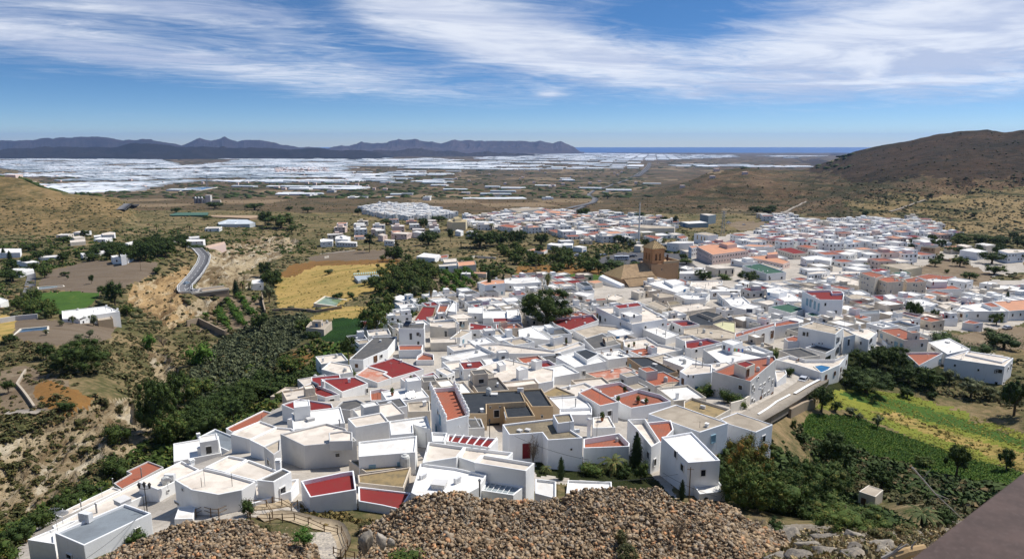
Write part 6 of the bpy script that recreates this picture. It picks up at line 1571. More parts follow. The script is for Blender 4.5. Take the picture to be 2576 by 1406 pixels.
def palm(seed, trunk_h, full=1.0, skirt=False):
 g = np.random.default_rng(seed); V = []; F = []
 nf = 26; hz = trunk_h
 def frond(a, e, L, mat_list):
  n = 8; prev = None
  for k in range(n + 1):
   t = k / n; r = L * t * math.cos(e - .9 * t); z = hz + L * (math.sin(e) * t - .85 * t * t)
   c = np.array([math.cos(a) * r, math.sin(a) * r, z]); sd_ = np.array([-math.sin(a), math.cos(a), 0])
   wd = .11 * L * math.sin(math.pi * min(1, .12 + .86 * t)) ** .6
   cur = (c - sd_ * wd + (0, 0, -.4 * wd), c, c + sd_ * wd + (0, 0, -.4 * wd))
   if prev is not None:
    for p_, q_ in ((0, 1), (1, 2)):
     nn = len(V); V.extend([prev[p_], prev[q_], (cur[q_] + prev[q_]) / 2 * .5 + cur[q_] * .5, cur[p_]]); F.append([nn, nn + 1, nn + 2, nn + 3])
   prev = cur
 for i in range(nf):
  frond(2 * math.pi * i * .382, g.uniform(-.15, 1.25), g.uniform(.40, .52) * full, None)
 me = mesh_np('crown', V, F, L_PALM)
 sk = None
 if skirt:
  V, F = crown('s', 900, .03, [((0, 0, hz - .1), (.13, .13, .13)), ((0, 0, hz - .26), (.10, .10, .12))], seed, .9); sk = mk(V, F, L_DRY, 'dry_skirt')
 tr = MB().tube([(0, 0, -.05), (.01, 0, hz * .5), (0, 0, hz)], [.045, .032, .03], 8).mesh('trunk', BARK)
 return (me, tr, sk)
add_kind('palm', [palm(60, .62), palm(61, .6)]); add_kind('talpalm', [palm(62, .80, .42)]); add_kind('skirtpalm', [palm(63, .74, .8, True)]); add_kind('bushpalm', [palm(64, .34, 1.0), palm(65, .3, 1.05)])
def dead(seed):
 g = np.random.default_rng(seed); mb = MB()
 for i in range(16):
  a = g.uniform(0, 6.28); q = g.uniform(.2, .5); mb.tube([(0, 0, g.uniform(0, .25)), (q * .5 * math.cos(a), q * .5 * math.sin(a), .5), (q * math.cos(a + .2), q * math.sin(a + .2), g.uniform(.6, 1))], [.02, .012, .004], 4)
 V, F = crown('d', 900, .02, rnd_clumps(10, .45, .7, .25, seed, .4), seed, .01); return mk(V, F, L_GREY), mb.mesh('trunk', plain('grey_bark', (.2, .17, .14)))
add_kind('bare', [dead(70)])

KNAME = {'broad': ('broadleaf_tree', 'tree'), 'big': ('broadleaf_tree', 'tree'), 'mid': ('broadleaf_tree', 'tree'), 'pepper': ('pepper_tree', 'tree'), 'rusty': ('broadleaf_tree', 'tree'), 'citrus': ('citrus_tree', 'fruit tree'),
   'olive': ('olive_tree', 'tree'), 'shrub': ('shrub', 'shrub'), 'darkshrub': ('shrub', 'shrub'), 'scrubby': ('shrub', 'shrub'), 'reed': ('shrub', 'shrub'), 'cypress': ('cypress_tree', 'tree'), 'pine': ('pine_tree', 'tree'),
   'conifer': ('conifer', 'tree'), 'palm': ('palm_tree', 'palm tree'), 'talpalm': ('palm_tree', 'palm tree'), 'skirtpalm': ('palm_tree', 'palm tree'), 'bushpalm': ('palm_tree', 'palm tree'), 'bare': ('bare_tree', 'tree')}
NTREE = [0]
def tree(kind, P, w, h, label, group=None, rz=None):
 vs = TREE[kind]; v = vs[NTREE[0] % len(vs)]; NTREE[0] += 1
 nm, cat = KNAME[kind]; rz = random.uniform(0, 6.28) if rz is None else rz
 t = thing(nm, label, cat, P, rz, group); t.scale = (w, w, h)
 link('crown', v[0], t); link('trunk', v[1], t)
 if len(v) > 2 and v[2]: link('dry_skirt', v[2], t)
 return t
def T(crop, txt):
 for line in txt.strip().split('\n'):
  a, lab = line.split('|'); k, x, y, w_, h_ = a.split()
  u, v = cv(crop, float(x), float(y)); p = hits([u], [v])[0]; d = p[1] * CP - p[2] * SP; m = cs(crop) * d / FP
  tree(k, (p[0], p[1], p[2] - .15), float(w_) * m, float(h_) * m / .93, lab.strip())
T('C5', """
big 1545 345 430 270|huge dark round-crowned tree in the middle of the village
skirtpalm 672 180 90 200|stout palm with dry hanging fronds by the orchard
cypress 1110 105 50 150|dark cypress in front of the white villa, thicker one
cypress 1215 62 42 90|dark cypress at the white villa, right one
skirtpalm 1550 60 100 130|pale green stocky palm by the white villas
bare 2465 260 80 60|reddish bushy bare tree among the roofs
broad 50 590 130 170|dark tree at the left end of the dark grey roof
mid 250 420 260 240|loose dark green tree on the garden slope, left of village
mid 340 310 130 130|bright green tree above the vegetable plot
olive 385 400 90 90|small grey-green tree by the grey roof
broad 60 730 110 60|dark shrubby tree beside the red roofs at left""")
T('C8', """
cypress 1650 690 70 190|single slim cypress on the blue-white wall garden
cypress 2215 610 110 300|tall dark cypress beside the palm garden
bushpalm 2040 640 260 300|large fan palm in the garden before the white house
bushpalm 1535 640 110 130|small spiky palm at the garden gate
darkshrub 2250 700 130 150|dark bush under the tall cypress
darkshrub 2120 670 150 110|dark bush beside the fan palm
shrub 1870 650 200 110|purple-green bush left of the fan palm
bare 1440 560 120 230|thin bare agave-like tree by the black door
cypress 2560 840 60 170|small cypress beneath the tall white house""")
T('C9', """
rusty 480 720 420 380|broad tree with rusty leaves against the beige house
pepper 500 900 480 340|large drooping pepper tree below the white lean-to
pepper 800 960 460 320|second drooping pepper tree, centre of the grove
pepper 1000 860 440 320|dark green tree behind the pepper trees
mid 1150 780 300 200|tree at the upper right of the grove
cypress 720 720 60 170|slender cypress inside the grove
pepper 1250 1080 560 210|dense feathery bush right of the grove above the rocks
cypress 1295 870 70 90|small dark cypress by the stone hut
broad 1130 620 340 270|round dark tree above the grove, twin trunks
broad 1490 790 240 210|dark round tree behind the stone hut
broad 2060 670 210 260|lone dark tree in the green crop field
broad 2440 620 150 160|small lone tree at the right of the crop field
bushpalm 1800 1050 330 310|shaggy palm at lower right
darkshrub 1990 1040 200 120|dark bush right of the shaggy palm
darkshrub 690 1080 150 100|dark green round bush above the rubble
bare 570 1040 160 90|grey bare bush at the rubble edge
broad 1040 180 210 200|round dark tree at the street bend
broad 1150 180 100 80|small bushy tree right of the round tree
olive 1265 215 110 70|crooked small tree in the barley, left
olive 1325 235 70 50|little tree in the barley, second
olive 1465 300 100 95|crooked tree on the edge of the crop field
broad 2500 210 240 280|black-green tree at the right edge
shrub 825 300 60 60|small green bush on the terrace corner
mid 1810 590 160 80|bushy patch at the crop field edge""")
T('C6', """
broad 1330 660 190 130|olive-dark bush beside the pool wall
broad 1470 640 200 140|dark bush below the rounded white house
big 1600 700 260 190|large dark tree thicket below terracotta terraces
big 1380 850 380 170|low dark thicket at the field edge
broad 1700 790 240 150|dark tree right in the thicket
broad 1850 830 230 150|dark tree at the right end of the thicket
broad 1270 780 180 130|dark bush at the left of the thicket
darkshrub 1690 890 120 80|round bush in front of the thicket
darkshrub 1880 895 90 60|small dark bush right of the round bush
olive 2010 780 150 120|grey olive tree by the long white block
olive 2170 890 220 140|wide crooked olive tree in the meadow
olive 2320 900 150 110|olive tree right in the meadow
broad 1735 310 140 150|round dark tree beside the worn house
mid 1900 330 80 110|tall narrow tree in front of white houses
mid 2365 340 120 95|round tree before the long white building
olive 2320 415 110 60|low tree beside the parked car
cypress 2445 170 36 90|dark cypress near right edge
bushpalm 1990 140 100 60|palm beside the school wall
conifer 1888 120 40 60|small conifer by the school
bushpalm 690 570 130 130|feathery palms beside the villa
shrub 680 600 120 60|bright bush beside the villa palms
shrub 180 880 200 90|green vegetable bush patch by the corner house
darkshrub 330 930 170 110|dark bush mass by the corner house
shrub 420 960 160 110|green bush against the grey wall
darkshrub 800 730 90 80|dark bush behind the street gate
darkshrub 1960 500 300 90|dark hedge right of the long white houses
darkshrub 2200 580 300 110|dark orchard clump, near right
darkshrub 2420 520 280 120|dark orchard clump at the right edge
mid 2430 670 120 90|dark green bush right of the long block
darkshrub 2430 470 140 60|round bush by the dusty lot""")
T('D4', """
big 1560 970 210 110|round dark tree in the church square, left
big 2060 975 260 110|round dark tree in the church square, right
shrub 1800 960 200 50|green hedge between the square trees
mid 30 800 200 150|green trees left below the car park
mid 300 880 260 150|bright green bushy tree beside the car park
mid 420 890 120 130|green tree right of the bushy tree
broad 410 740 70 60|small tree on the car park edge
olive 520 750 55 45|small tree inside the car park
broad 640 560 150 80|dark tree row left of the mast
pine 700 620 120 130|tall dark trees behind the car park
palm 760 620 90 130|palm behind the car park
palm 1130 600 90 120|palm behind the belfry
palm 1165 500 60 80|palm near the beige hall, right
palm 1050 490 60 60|palm near the beige hall, middle
palm 890 470 50 80|palm near the mast, dark
broad 1345 750 110 70|low dark tree left of the apartments
palm 1455 530 60 70|palm left of the yellow balcony block
broad 940 600 90 80|dark shrub tree left of the belfry
mid 1380 790 200 60|hedge trees below the apartments
broad 1130 350 90 80|dark round tree before the flat hall
broad 1260 350 80 80|dark round tree before the flat hall, right
broad 560 290 120 60|dark trees behind the white rows
broad 250 290 160 110|dark tree clump by the road bend
broad 870 290 160 60|dark trees near the small white house
broad 1540 190 100 40|dark scrub clump on the hill, left
broad 2150 250 200 90|dark trees along the dirt track
broad 2300 230 160 70|dark trees near the hill houses
mid 800 600 80 60|bush at the gatehouse
darkshrub 600 810 280 60|hedge along the near side of the car park
darkshrub 820 810 180 50|hedge right along the car park
broad 520 80 130 50|dark trees by the road on the plain""")
T('D3', """
skirtpalm 1168 1210 100 270|tall stout palm with dry skirt in the orchard
talpalm 2312 1020 80 390|very tall thin palm above the white villas
skirtpalm 2440 1060 130 190|broad pale palm right of the tall palm
cypress 1800 1040 65 230|thick cypress before the white villa
cypress 1955 1030 55 160|second cypress before the white villa
cypress 2162 1000 24 110|very slim cypress on the villa
conifer 790 700 110 260|tall dark conifer by the ploughed field
big 760 725 230 150|dark round tree at the foot of the conifer
pine 495 630 150 200|umbrella pine left of the conifer
big 1080 370 120 110|round dark tree in the village outskirts
big 1140 550 280 150|dark pine grove, left part
big 1700 580 360 180|long row of tall dark trees, left
big 1920 560 300 170|long row of tall dark trees, middle
big 2120 555 220 160|long row of tall dark trees, right
big 2370 550 180 130|lone round dark tree right of the row
broad 1380 520 70 150|tall dark tree beside the red-roofed cabin
cypress 1495 600 14 100|thin cypress left of the tree row
broad 370 230 90 80|dark tree by the far left houses
palm 1830 390 80 100|palm in front of the striped house
palm 2350 400 120 70|palm cluster in the centre quarter
broad 585 810 60 55|round bush on the golden field
broad 45 870 100 50|wide dark bush on the golden field
shrub 375 845 40 25|tiny bush on the golden field
olive 440 990 110 60|bush below the glass frame
darkshrub 140 1140 150 70|bush beside the green pond
darkshrub 290 1120 110 60|second bush beside the green pond
mid 560 1060 200 170|green tree at the orchard edge
olive 1000 1110 140 110|grey olive tree in the orchard
olive 610 1190 120 70|greyish bush by the small barn
mid 700 1210 180 110|bright tree below the small barn
mid 1080 1250 160 130|bright tree by the village edge
mid 800 840 110 80|tree at the edge of the golden field
mid 740 760 90 50|bush above the orchard
darkshrub 1420 830 120 60|dark trees around the low cream villa
mid 640 720 90 60|bush left of the conifer foot
mid 920 740 120 90|bush by the farmhouse wall
mid 2540 860 200 120|green trees at the orchard right
broad 1250 300 200 60|dark bushes below the white quarter
broad 680 330 170 60|dark bushes under the white quarter, left
mid 1850 900 200 90|green trees above the villas
mid 1560 760 200 80|green trees right of the salmon wing""")
T('C4', """
palm 1675 95 80 90|palm on the bank above the bridge
palm 1830 80 70 100|palm by the garden shed, left
palm 1885 80 60 90|palm by the garden shed, right
cypress 1780 125 60 130|dark cypress beside the bridge
big 620 700 430 240|very large dark round tree on the ravine edge
broad 350 600 150 120|dark tree left of the huge round tree
big 1200 1180 330 430|tall dark trees in the ravine bottom
broad 1340 1000 240 320|dark tree in the ravine, right
mid 1500 900 260 170|soft green tree in the ravine
mid 1280 1260 260 260|green mass at the ravine floor
olive 550 330 60 60|olive tree in front of the long farmhouse, left
olive 640 320 60 55|olive tree in front of the long farmhouse, middle
olive 705 345 80 80|olive tree in front of the long farmhouse, right
olive 470 345 60 50|olive bush at the farmhouse corner
olive 600 465 90 60|olive below the farmhouse
olive 675 430 70 60|second olive below the farmhouse
olive 350 415 60 45|grey bush at the tank
broad 75 480 110 70|dark tree by the tank
broad 65 850 110 100|dark bush left of the pale stone wall
mid 960 270 120 90|dark tree right of the farmhouse
broad 870 200 140 180|tall dark tree behind the farmhouse
broad 800 130 130 90|dark bush on the cliff edge
broad 2040 60 160 130|dark trees behind the garden shed
olive 2030 170 120 140|grey bushes by the stone wall
reed 1130 520 130 110|bright yellow-green bush in the ravine
reed 1520 640 260 160|wide yellow-green bush in the ravine
bare 1230 500 100 90|purple bare bush in the ravine
broad 1960 380 160 130|dark tree under the orchard terrace
broad 2360 470 130 90|dark tree by the pump house
mid 2290 390 160 100|bright tree left of the pump house
darkshrub 2100 860 300 140|dark shrubs beneath the village, left
darkshrub 1900 900 260 160|dark shrubs beneath the village, lower
darkshrub 2300 780 240 110|dark purple bush by the white house
mid 2200 700 240 130|green tree beside the white house
darkshrub 1700 1060 280 180|dark trees beneath the orange-red roof
darkshrub 900 1230 220 160|dark bush at the slope foot
scrubby 800 960 90 80|olive scrub bush on the dusty slope
scrubby 900 1000 100 70|second olive scrub bush on the dusty slope
darkshrub 500 980 150 80|dark bush row on the slope
mid 2120 920 120 80|bright bush beside the white walled shed
darkshrub 1600 1180 260 200|dark shrubs left of the blue-grey roof""")
T('C7', """
darkshrub 900 690 260 180|dark tree above the orange-red L roof
darkshrub 500 920 240 150|dark shrub line below the pale slope, left
darkshrub 640 830 200 120|dark shrub line below the pale slope, right
darkshrub 330 1050 240 160|dark shrub beside the long cream house
darkshrub 120 1180 260 170|dark tree at the lower left corner
shrub 40 1290 240 150|green shrub in the lower left corner
shrub 1035 1165 170 110|wispy shrub against the grey-roofed house
shrub 830 1288 150 50|small green shrub at the rubble foot
darkshrub 1880 960 130 130|dark bush between wall and railing
scrubby 2000 1080 160 80|grey shrub beside the railing
darkshrub 1270 430 220 180|dark bush below the cream roofs
darkshrub 1400 330 240 170|dark bush mass behind the blue-grey roof
darkshrub 1560 230 250 180|dark bush mass above the blue-grey roof""")
T('C1', """
cypress 30 1010 40 75|dark cypress by the white warehouse
cypress 75 1030 40 75|second dark cypress by the white warehouse
mid 340 1160 120 90|green tree beside the lane
big 220 960 150 60|dark tree clump left
big 1100 1030 180 130|dark orchard block above the ploughed field, right
big 980 1040 160 120|dark orchard block above the ploughed field, left
big 1250 1000 180 110|dark orchard block below the villa
big 820 950 260 60|dark hedge of trees behind outbuildings
broad 580 1000 60 40|dark bush before outbuildings
broad 700 1030 130 50|dark trees before the farmhouse
broad 480 900 130 50|dark trees near the sheds
broad 640 850 80 45|dark round tree by the sheds
palm 1180 800 70 60|palm in the left distance
palm 1430 800 60 65|palm by the villa group
broad 1185 870 60 45|small tree in the gardens
broad 1380 880 50 50|dark tree beside the villa
broad 1620 640 140 50|dark trees behind the sports ground
broad 1330 670 100 35|dark trees at the sports ground, left
broad 1920 650 180 50|dark trees at the cemetery, right
broad 2320 670 110 45|dark trees above the ravine, left
broad 2180 660 60 35|dark tree on the brown slope
broad 2000 770 120 110|dark shrubs on the ravine edge
broad 2200 830 90 60|dark bush on the ravine edge
mid 2120 790 260 110|green slope bushes by the white path
big 2000 1150 100 110|dark tree on the cliff, upper
big 2060 1230 160 120|dark tree on the cliff, lower
broad 1480 940 160 25|hedge below the villa
broad 1185 1130 80 50|bush on the cliff above the road
broad 100 1190 200 90|dark orchard at the left edge
broad 490 1145 80 30|young tree in ploughed field
broad 510 1170 25 30|tiny tree in ploughed field
broad 690 1205 40 70|tall bush in ploughed field
broad 1560 720 90 25|trees at the sports field front
olive 2480 1130 70 35|dark bush in the golden field top""")
T('C3', """
broad 1590 830 80 60|dark tree by the big cream house
broad 1745 925 110 60|dark round tree in the right gardens
broad 1880 900 80 60|dark tree right of the round tree
mid 2100 900 170 70|green orchard patch right
mid 2250 900 160 60|green orchard patch far right
broad 2400 900 160 50|dark orchard trees at the right edge
broad 1550 1030 90 40|dark bush by the white cubes
broad 2520 1040 130 70|dark tree beside the long right house
mid 1900 1080 110 60|small fruit tree in the dusty lot
mid 1930 1050 70 70|fruit tree in the dusty lot, taller
mid 2090 1080 140 80|green tree by the dusty lot
broad 2030 980 130 50|dark bush row by white houses
broad 2330 1060 200 90|dark orchard before the long house
mid 2160 1180 140 60|dark bush row below the dusty field
mid 2350 1140 180 70|green bushes at the right edge middle
broad 1500 880 70 40|dark tree in the hillside quarter
palm 1380 1100 60 60|palm among roofs, right of corner house
palm 1225 1060 50 50|palm among roofs, left of corner house
palm 860 1010 46 36|palm before red-roofed apartments
broad 1260 830 90 35|trees in the hillside quarter, left
broad 1370 720 60 60|dark tree above hillside quarter
broad 870 755 60 30|dark tree at the quarter's upper edge
broad 1870 555 50 25|dark tree at the lone white farmhouse
broad 640 690 110 50|dark trees below the dirt track
mid 1990 1130 40 30|small bush in the dusty lot
palm 65 890 40 40|palm beside the left blocks
broad 2200 700 60 30|scrub tree on the terraced slope""")
# orchard rows
def orchard(qn, kind, crop, poly, sx, sy, size, rot, group, seed=1, maxn=90, hh=.8):
 rnd = random.Random(seed); uv = pts(crop, poly); G = hits([p[0] for p in uv], [p[1] for p in uv])
 c, s_ = math.cos(rot), math.sin(rot); pu = G[:, 0] * c + G[:, 1] * s_; pv = -G[:, 0] * s_ + G[:, 1] * c; L = []
 a = pu.min(); ri = 0
 while a < pu.max():
  b = pv.min(); ci = 0; ri += 1
  while b < pv.max():
   x = a * c - b * s_ + rnd.uniform(-.15, .15) * sx; y = a * s_ + b * c + rnd.uniform(-.15, .15) * sy
   z = gz(x, y); u, v = project(x, y, z)
   if inside(uv, np.array([u]), np.array([v]))[0] and rnd.random() < .9: L.append((x, y, z, ri, ci)); ci += 1
   b += sy
  a += sx
 rr = sorted(set(q[3] for q in L))
 for x, y, z, ri, ci in L[:maxn]:
  w_ = size * rnd.uniform(.8, 1.2); tree(kind, (x, y, z - .1), w_, w_ * hh, qn % (ordw(ci), ordw(rr.index(ri))), group)
orchard('small round citrus tree, %s in the %s row of the ravine orchard', 'citrus', 'C4', '1530,290 1700,150 1790,135 1930,145 1940,250 1830,370 1740,400 1650,300', 7.0, 4.2, 4.0, .5, 'citrus trees of the ravine orchard', 1, 80)
orchard('small round citrus tree, %s in the %s row of the village orchard', 'citrus', 'C2', '700,1200 760,1110 1000,1110 1010,1190 990,1288 760,1288', 7.0, 4.5, 4.2, .3, 'citrus trees of the village orchard', 2, 80)
orchard('leafy thicket tree, %s in the %s row of the dense mid-picture orchard', 'mid', 'C2', '200,1200 330,1130 560,1080 720,1100 690,1288 180,1288', 7.0, 6.5, 7.0, .3, 'trees of the dense orchard thicket', 3, 70)
orchard('leafy tree, %s in the %s row of the green belt behind the orchard', 'mid', 'C2', '1060,1000 1300,960 1700,980 1750,1040 1950,1100 1700,1110 1500,1080 1200,1050', 15, 13, 9.5, .2, 'trees of the green belt', 4, 60)
orchard('dark garden tree, %s in the %s row among the far left houses', 'broad', 'C1', '60,1060 400,1000 1300,900 1450,880 1400,960 900,1020 400,1060 280,1180 40,1230', 17, 15, 8, .2, 'garden trees at the left', 5, 60)
orchard('dark shrub, %s in the %s row of the green farm plot', 'mid', 'C4', '0,230 200,130 420,230 460,290 300,280', 9, 8, 7, .2, 'shrubs of the farm plot', 6, 40)
orchard('dark orchard tree, %s in the %s row behind the right gardens', 'broad', 'C3', '1650,980 1780,930 2100,900 2576,880 2576,1000 2300,1040 2000,1010', 22, 18, 9, .3, 'trees of the right gardens', 7, 40)
orchard('small olive tree, %s in the %s row of the terraced slope', 'olive', 'C3', '1380,540 1900,550 1880,610 1700,650 1450,600', 24, 14, 6, .1, 'olive trees on the terraced slope', 8, 70)
orchard('dark bush, %s in the %s row on the wooded slope of the ravine', 'broad', 'C4', '1350,1288 1500,1000 1750,900 2000,800 2100,900 1700,1120 1450,1288', 9, 8, 7.5, .2, 'bushes of the wooded slope', 9, 50)
print('trees', NTREE[0])

# ---------------------------------------------------------------- scrub, crops and reeds as ground cover
def cover(name, label, polys, n, size, mat, tier='blob', seed=1, hh=.7, yr=(36, 1500), excl=(), cat='shrubs', pw=1.0):
 g = np.random.default_rng(seed); P = []
 allp = [q for p in polys for q in p]; u0, u1 = min(q[0] for q in allp), max(q[0] for q in allp); v0, v1 = min(q[1] for q in allp), max(q[1] for q in allp)
 U = g.uniform(u0, u1, n * 6); Vv = v0 + (v1 - v0) * g.uniform(0, 1, n * 6) ** pw
 m = np.zeros(len(U), bool)
 for p in polys: m |= inside(p, U, Vv)
 for p in excl: m &= ~inside(p, U, Vv)
 U, Vv = U[m][:n], Vv[m][:n]
 G = hits(U, Vv, *yr); G = G[(G[:, 1] < yr[1] * .98)]
 cl = fbm(G[:, 0] / 14, G[:, 1] / 14, 3); G = G[cl > -.12 + g.uniform(-.15, .05, len(G))]
 # keep off houses and roads
 ok = np.ones(len(G), bool)
 index_feet()
 for Q, zt, qc, qr in _FI:
  d = (G[:, 0] - qc[0]) ** 2 + (G[:, 1] - qc[1]) ** 2 < (qr * .9) ** 2; ok &= ~d
 rc = ROADC[::2]
 dd = ((G[:, None, :2] - rc[None, :, :2]) ** 2).sum(-1).min(1); ok &= dd > 42
 G = G[ok]
 S = size[0] + (size[1] - size[0]) * g.random(len(G)) ** 2.2; S = S[:, None] * np.array([1, 1, hh]) * g.uniform(.75, 1.3, (len(G), 3))
 if tier == 'blob':
  iv, iF = ico(); iv = iv * (1 + g.uniform(-.3, .25, (len(iv), 1))) * .5 + (0, 0, .2); V, F = scatter_mesh(iv, iF, G, S, g.uniform(0, 6.28, len(G)))
 else:
  k = 26 if tier == 'leaf' else 10
  d = g.normal(0, 1, (k, 3)); d[:, 2] = np.abs(d[:, 2]); d /= np.linalg.norm(d, axis=1, keepdims=True)
  global r_; r_ = np.random.default_rng(seed + 100)
  pv, pf = leaf_quads(d * .42, d, .26 if tier == 'leaf' else .34)
  V, F = scatter_mesh(pv, pf, G, S, g.uniform(0, 6.28, len(G)))
 link(name, mesh_np(name, V, F, mat), None, label=label, category=cat, kind='stuff')
def RP(*names): return [p for nm, mt, p in REG if nm in names]
VIL = [p for nm, mt, p in REG if nm in ('village_ground', 'car_park', 'ploughed_field', 'barley_field', 'vegetable_field', 'green_field', 'straw_strip', 'rust_field', 'dusty_lot')]
cover('scrub', 'low scrub bushes dotted over the pale eroded slopes', RP('eroded_slope', 'ravine_bank', 'road_cutting', 'dusty_slope'), 2100, (.3, 2.0), L_SCRUB, 'leaf', 1, .8, (36, 900))
cover('scrub', 'dark scrub covering the sides of the ravine', [[(0,860),(330,820),(560,800),(760,900),(640,1010),(500,1180),(300,1290),(60,1406),(0,1406)]], 3900, (.5, 3.0), L_SCRUB, 'leaf', 2, .7, (50, 420), RP('eroded_slope', 'terrace_field', 'dusty_slope', 'ravine_bank', 'road_cutting') + VIL)
cover('scrub', 'dark green undergrowth in the ravine below the village', [[(440,1000),(560,950),(800,860),(930,880),(800,960),(640,1060),(520,1120),(440,1180),(300,1240),(120,1300),(0,1400),(0,1330),(300,1200)]], 1700, (1.0, 3.8), L_MID, 'leaf', 3, .8, (50, 300), VIL[:0])
cover('scrub', 'scattered scrub on the open land around the village', [[(0,500),(900,500),(2000,480),(2576,440),(2576,760),(2300,700),(2200,900),(1700,700),(1000,760),(600,800),(0,860)]], 14000, (.9, 3.6), L_SCRUB, 'blob', 4, .6, (200, 1700), VIL + RP('ravine_bank', 'road_cutting'))
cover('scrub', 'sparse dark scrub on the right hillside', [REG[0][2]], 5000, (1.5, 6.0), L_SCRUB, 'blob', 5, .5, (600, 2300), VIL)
cover('scrub', 'scrub on the ochre hill at the left', [REG[1][2]], 3500, (1.5, 5.5), L_SCRUB, 'blob', 6, .55, (500, 1200), VIL)
cover('reeds', 'tall grey-green reeds filling the ravine floor', RP('reed_bed'), 3600, (.8, 2.6), L_OLIVE, 'leaf', 7, 1.3, (150, 420), VIL, 'reeds')
cover('crop_plants', 'dark green leafy crop rows of the right field', [RP('vegetable_field')[-1]], 9000, (.3, .75), L_BRIGHT, 'tuft', 8, .7, (80, 260), (), 'crops')
cover('tall_grass', 'yellow-green barley and weeds in the right field', RP('green_strip') + [p for nm, mt, p in REG if mt == 'barley'], 4000, (.2, .6), leafmat('barley_tufts', (.17, .20, .035), (.25, .26, .055), (.34, .28, .08)), 'tuft', 9, .8, (80, 260), RP('straw_strip'), 'grass')
cover('weeds', 'green and straw-coloured weeds mottling the barley fields', RP('straw_strip') + RP('barley_field')[1:3], 4200, (.3, 1.3), leafmat('field_weeds', (.16, .16, .04), (.32, .24, .08), (.08, .11, .025)), 'tuft', 14, .6, (80, 520), (), 'weeds')
cover('undergrowth', 'dark bushy undergrowth below the white wall', RP('undergrowth'), 1500, (.8, 3.0), L_DARK, 'leaf', 10, .8, (60, 260), VIL, 'undergrowth')
cover('scrub', 'brown and green scrub along the right gardens', [[(1960,1120),(2010,1060),(2080,1110),(2576,1240),(2576,1330),(2300,1280),(2100,1230)],[(2300,980),(2576,1040),(2576,900),(2400,960)]], 1200, (.6, 2.4), L_SCRUB, 'leaf', 11, .7, (60, 260), VIL)
cover('scrub', 'dark garden bushes in the gardens of the middle distance', [[(1000,700),(1290,640),(1700,600),(1760,700),(1560,700),(1290,760),(1090,790),(1000,840),(920,760)]], 1800, (1.5, 5.0), L_MID, 'leaf', 12, .75, (200, 620), RP('green_field', 'orchard_ground', 'village_ground', 'car_park', 'dry_field'))
cover('scrub', 'dark garden bushes in the far left gardens', [[(0,600),(300,580),(760,560),(800,640),(480,640),(380,660),(100,680),(0,760)]], 1500, (1.5, 5.5), L_MID, 'leaf', 13, .7, (300, 900), VIL)
# ---------------------------------------------------------------- rubble heaps of dry stone in the foreground
def stone_mat(name, a, b, c, d):
 m, t = new_mat(name); geo = t.add('ShaderNodeNewGeometry'); oi = t.add('ShaderNodeObjectInfo').outputs['Random']
 f = t.math('FRACT', t.math('ADD', geo.outputs['Random Per Island'], t.math('MULTIPLY', oi, 7.31)))
 col = t.mix(t.ramp(f, .05, .6), a, b); col = t.mix(t.ramp(f, .62, .78), col, c); col = t.mix(t.ramp(f, .9, .96), col, d)
 pos = geo.outputs['Position']; n = t.noise(pos, 3.5, 5, .7)
 col = t.mix(t.ramp(n, .35, .7), t.mix(1.0, col, (.6, .6, .62), 'MULTIPLY'), t.mix(1.0, col, (1.25, 1.2, 1.1), 'MULTIPLY'))
 finish(t, col, .95, t.noise(pos, 9, 4), .03, .8, spec=.1); return m
M_STONE = stone_mat('rubble_stone', (.15, .11, .072), (.40, .30, .195), (.32, .27, .21), (.50, .28, .15))
M_STONED = stone_mat('weathered_stone', (.15, .125, .095), (.24, .19, .14), (.20, .175, .145), (.34, .22, .13))
def rock_variants(n, npt=13, seed=5, flat=.75):
 import bmesh
 g = np.random.default_rng(seed); out = []
 for i in range(n):
  P = g.normal(0, 1, (npt, 3)); P /= np.linalg.norm(P, axis=1, keepdims=True); P *= g.uniform(.8, 1.05, (npt, 1)) * np.array([1, g.uniform(.65, .95), flat]) * .5
  bm = bmesh.new(); vs = [bm.verts.new(p) for p in P]; r = bmesh.ops.convex_hull(bm, input=vs)
  loose = [v for v in bm.verts if not v.link_faces]
  bmesh.ops.delete(bm, geom=loose, context='VERTS'); bmesh.ops.triangulate(bm, faces=bm.faces); bm.verts.index_update()
  out.append((np.array([v.co[:] for v in bm.verts]), np.array([[v.index for v in f.verts] for f in bm.faces]))); bm.free()
 return out
ROCKS = rock_variants(8, 8, 5, .8) + rock_variants(6, 11, 8, .6)
def ycrest_surface(u, v, crestv, yc, yf, vf=1406):
 s = np.clip((vf - v) / np.maximum(vf - crestv, 5), 0, 1.0); return yf + (yc - yf) * s
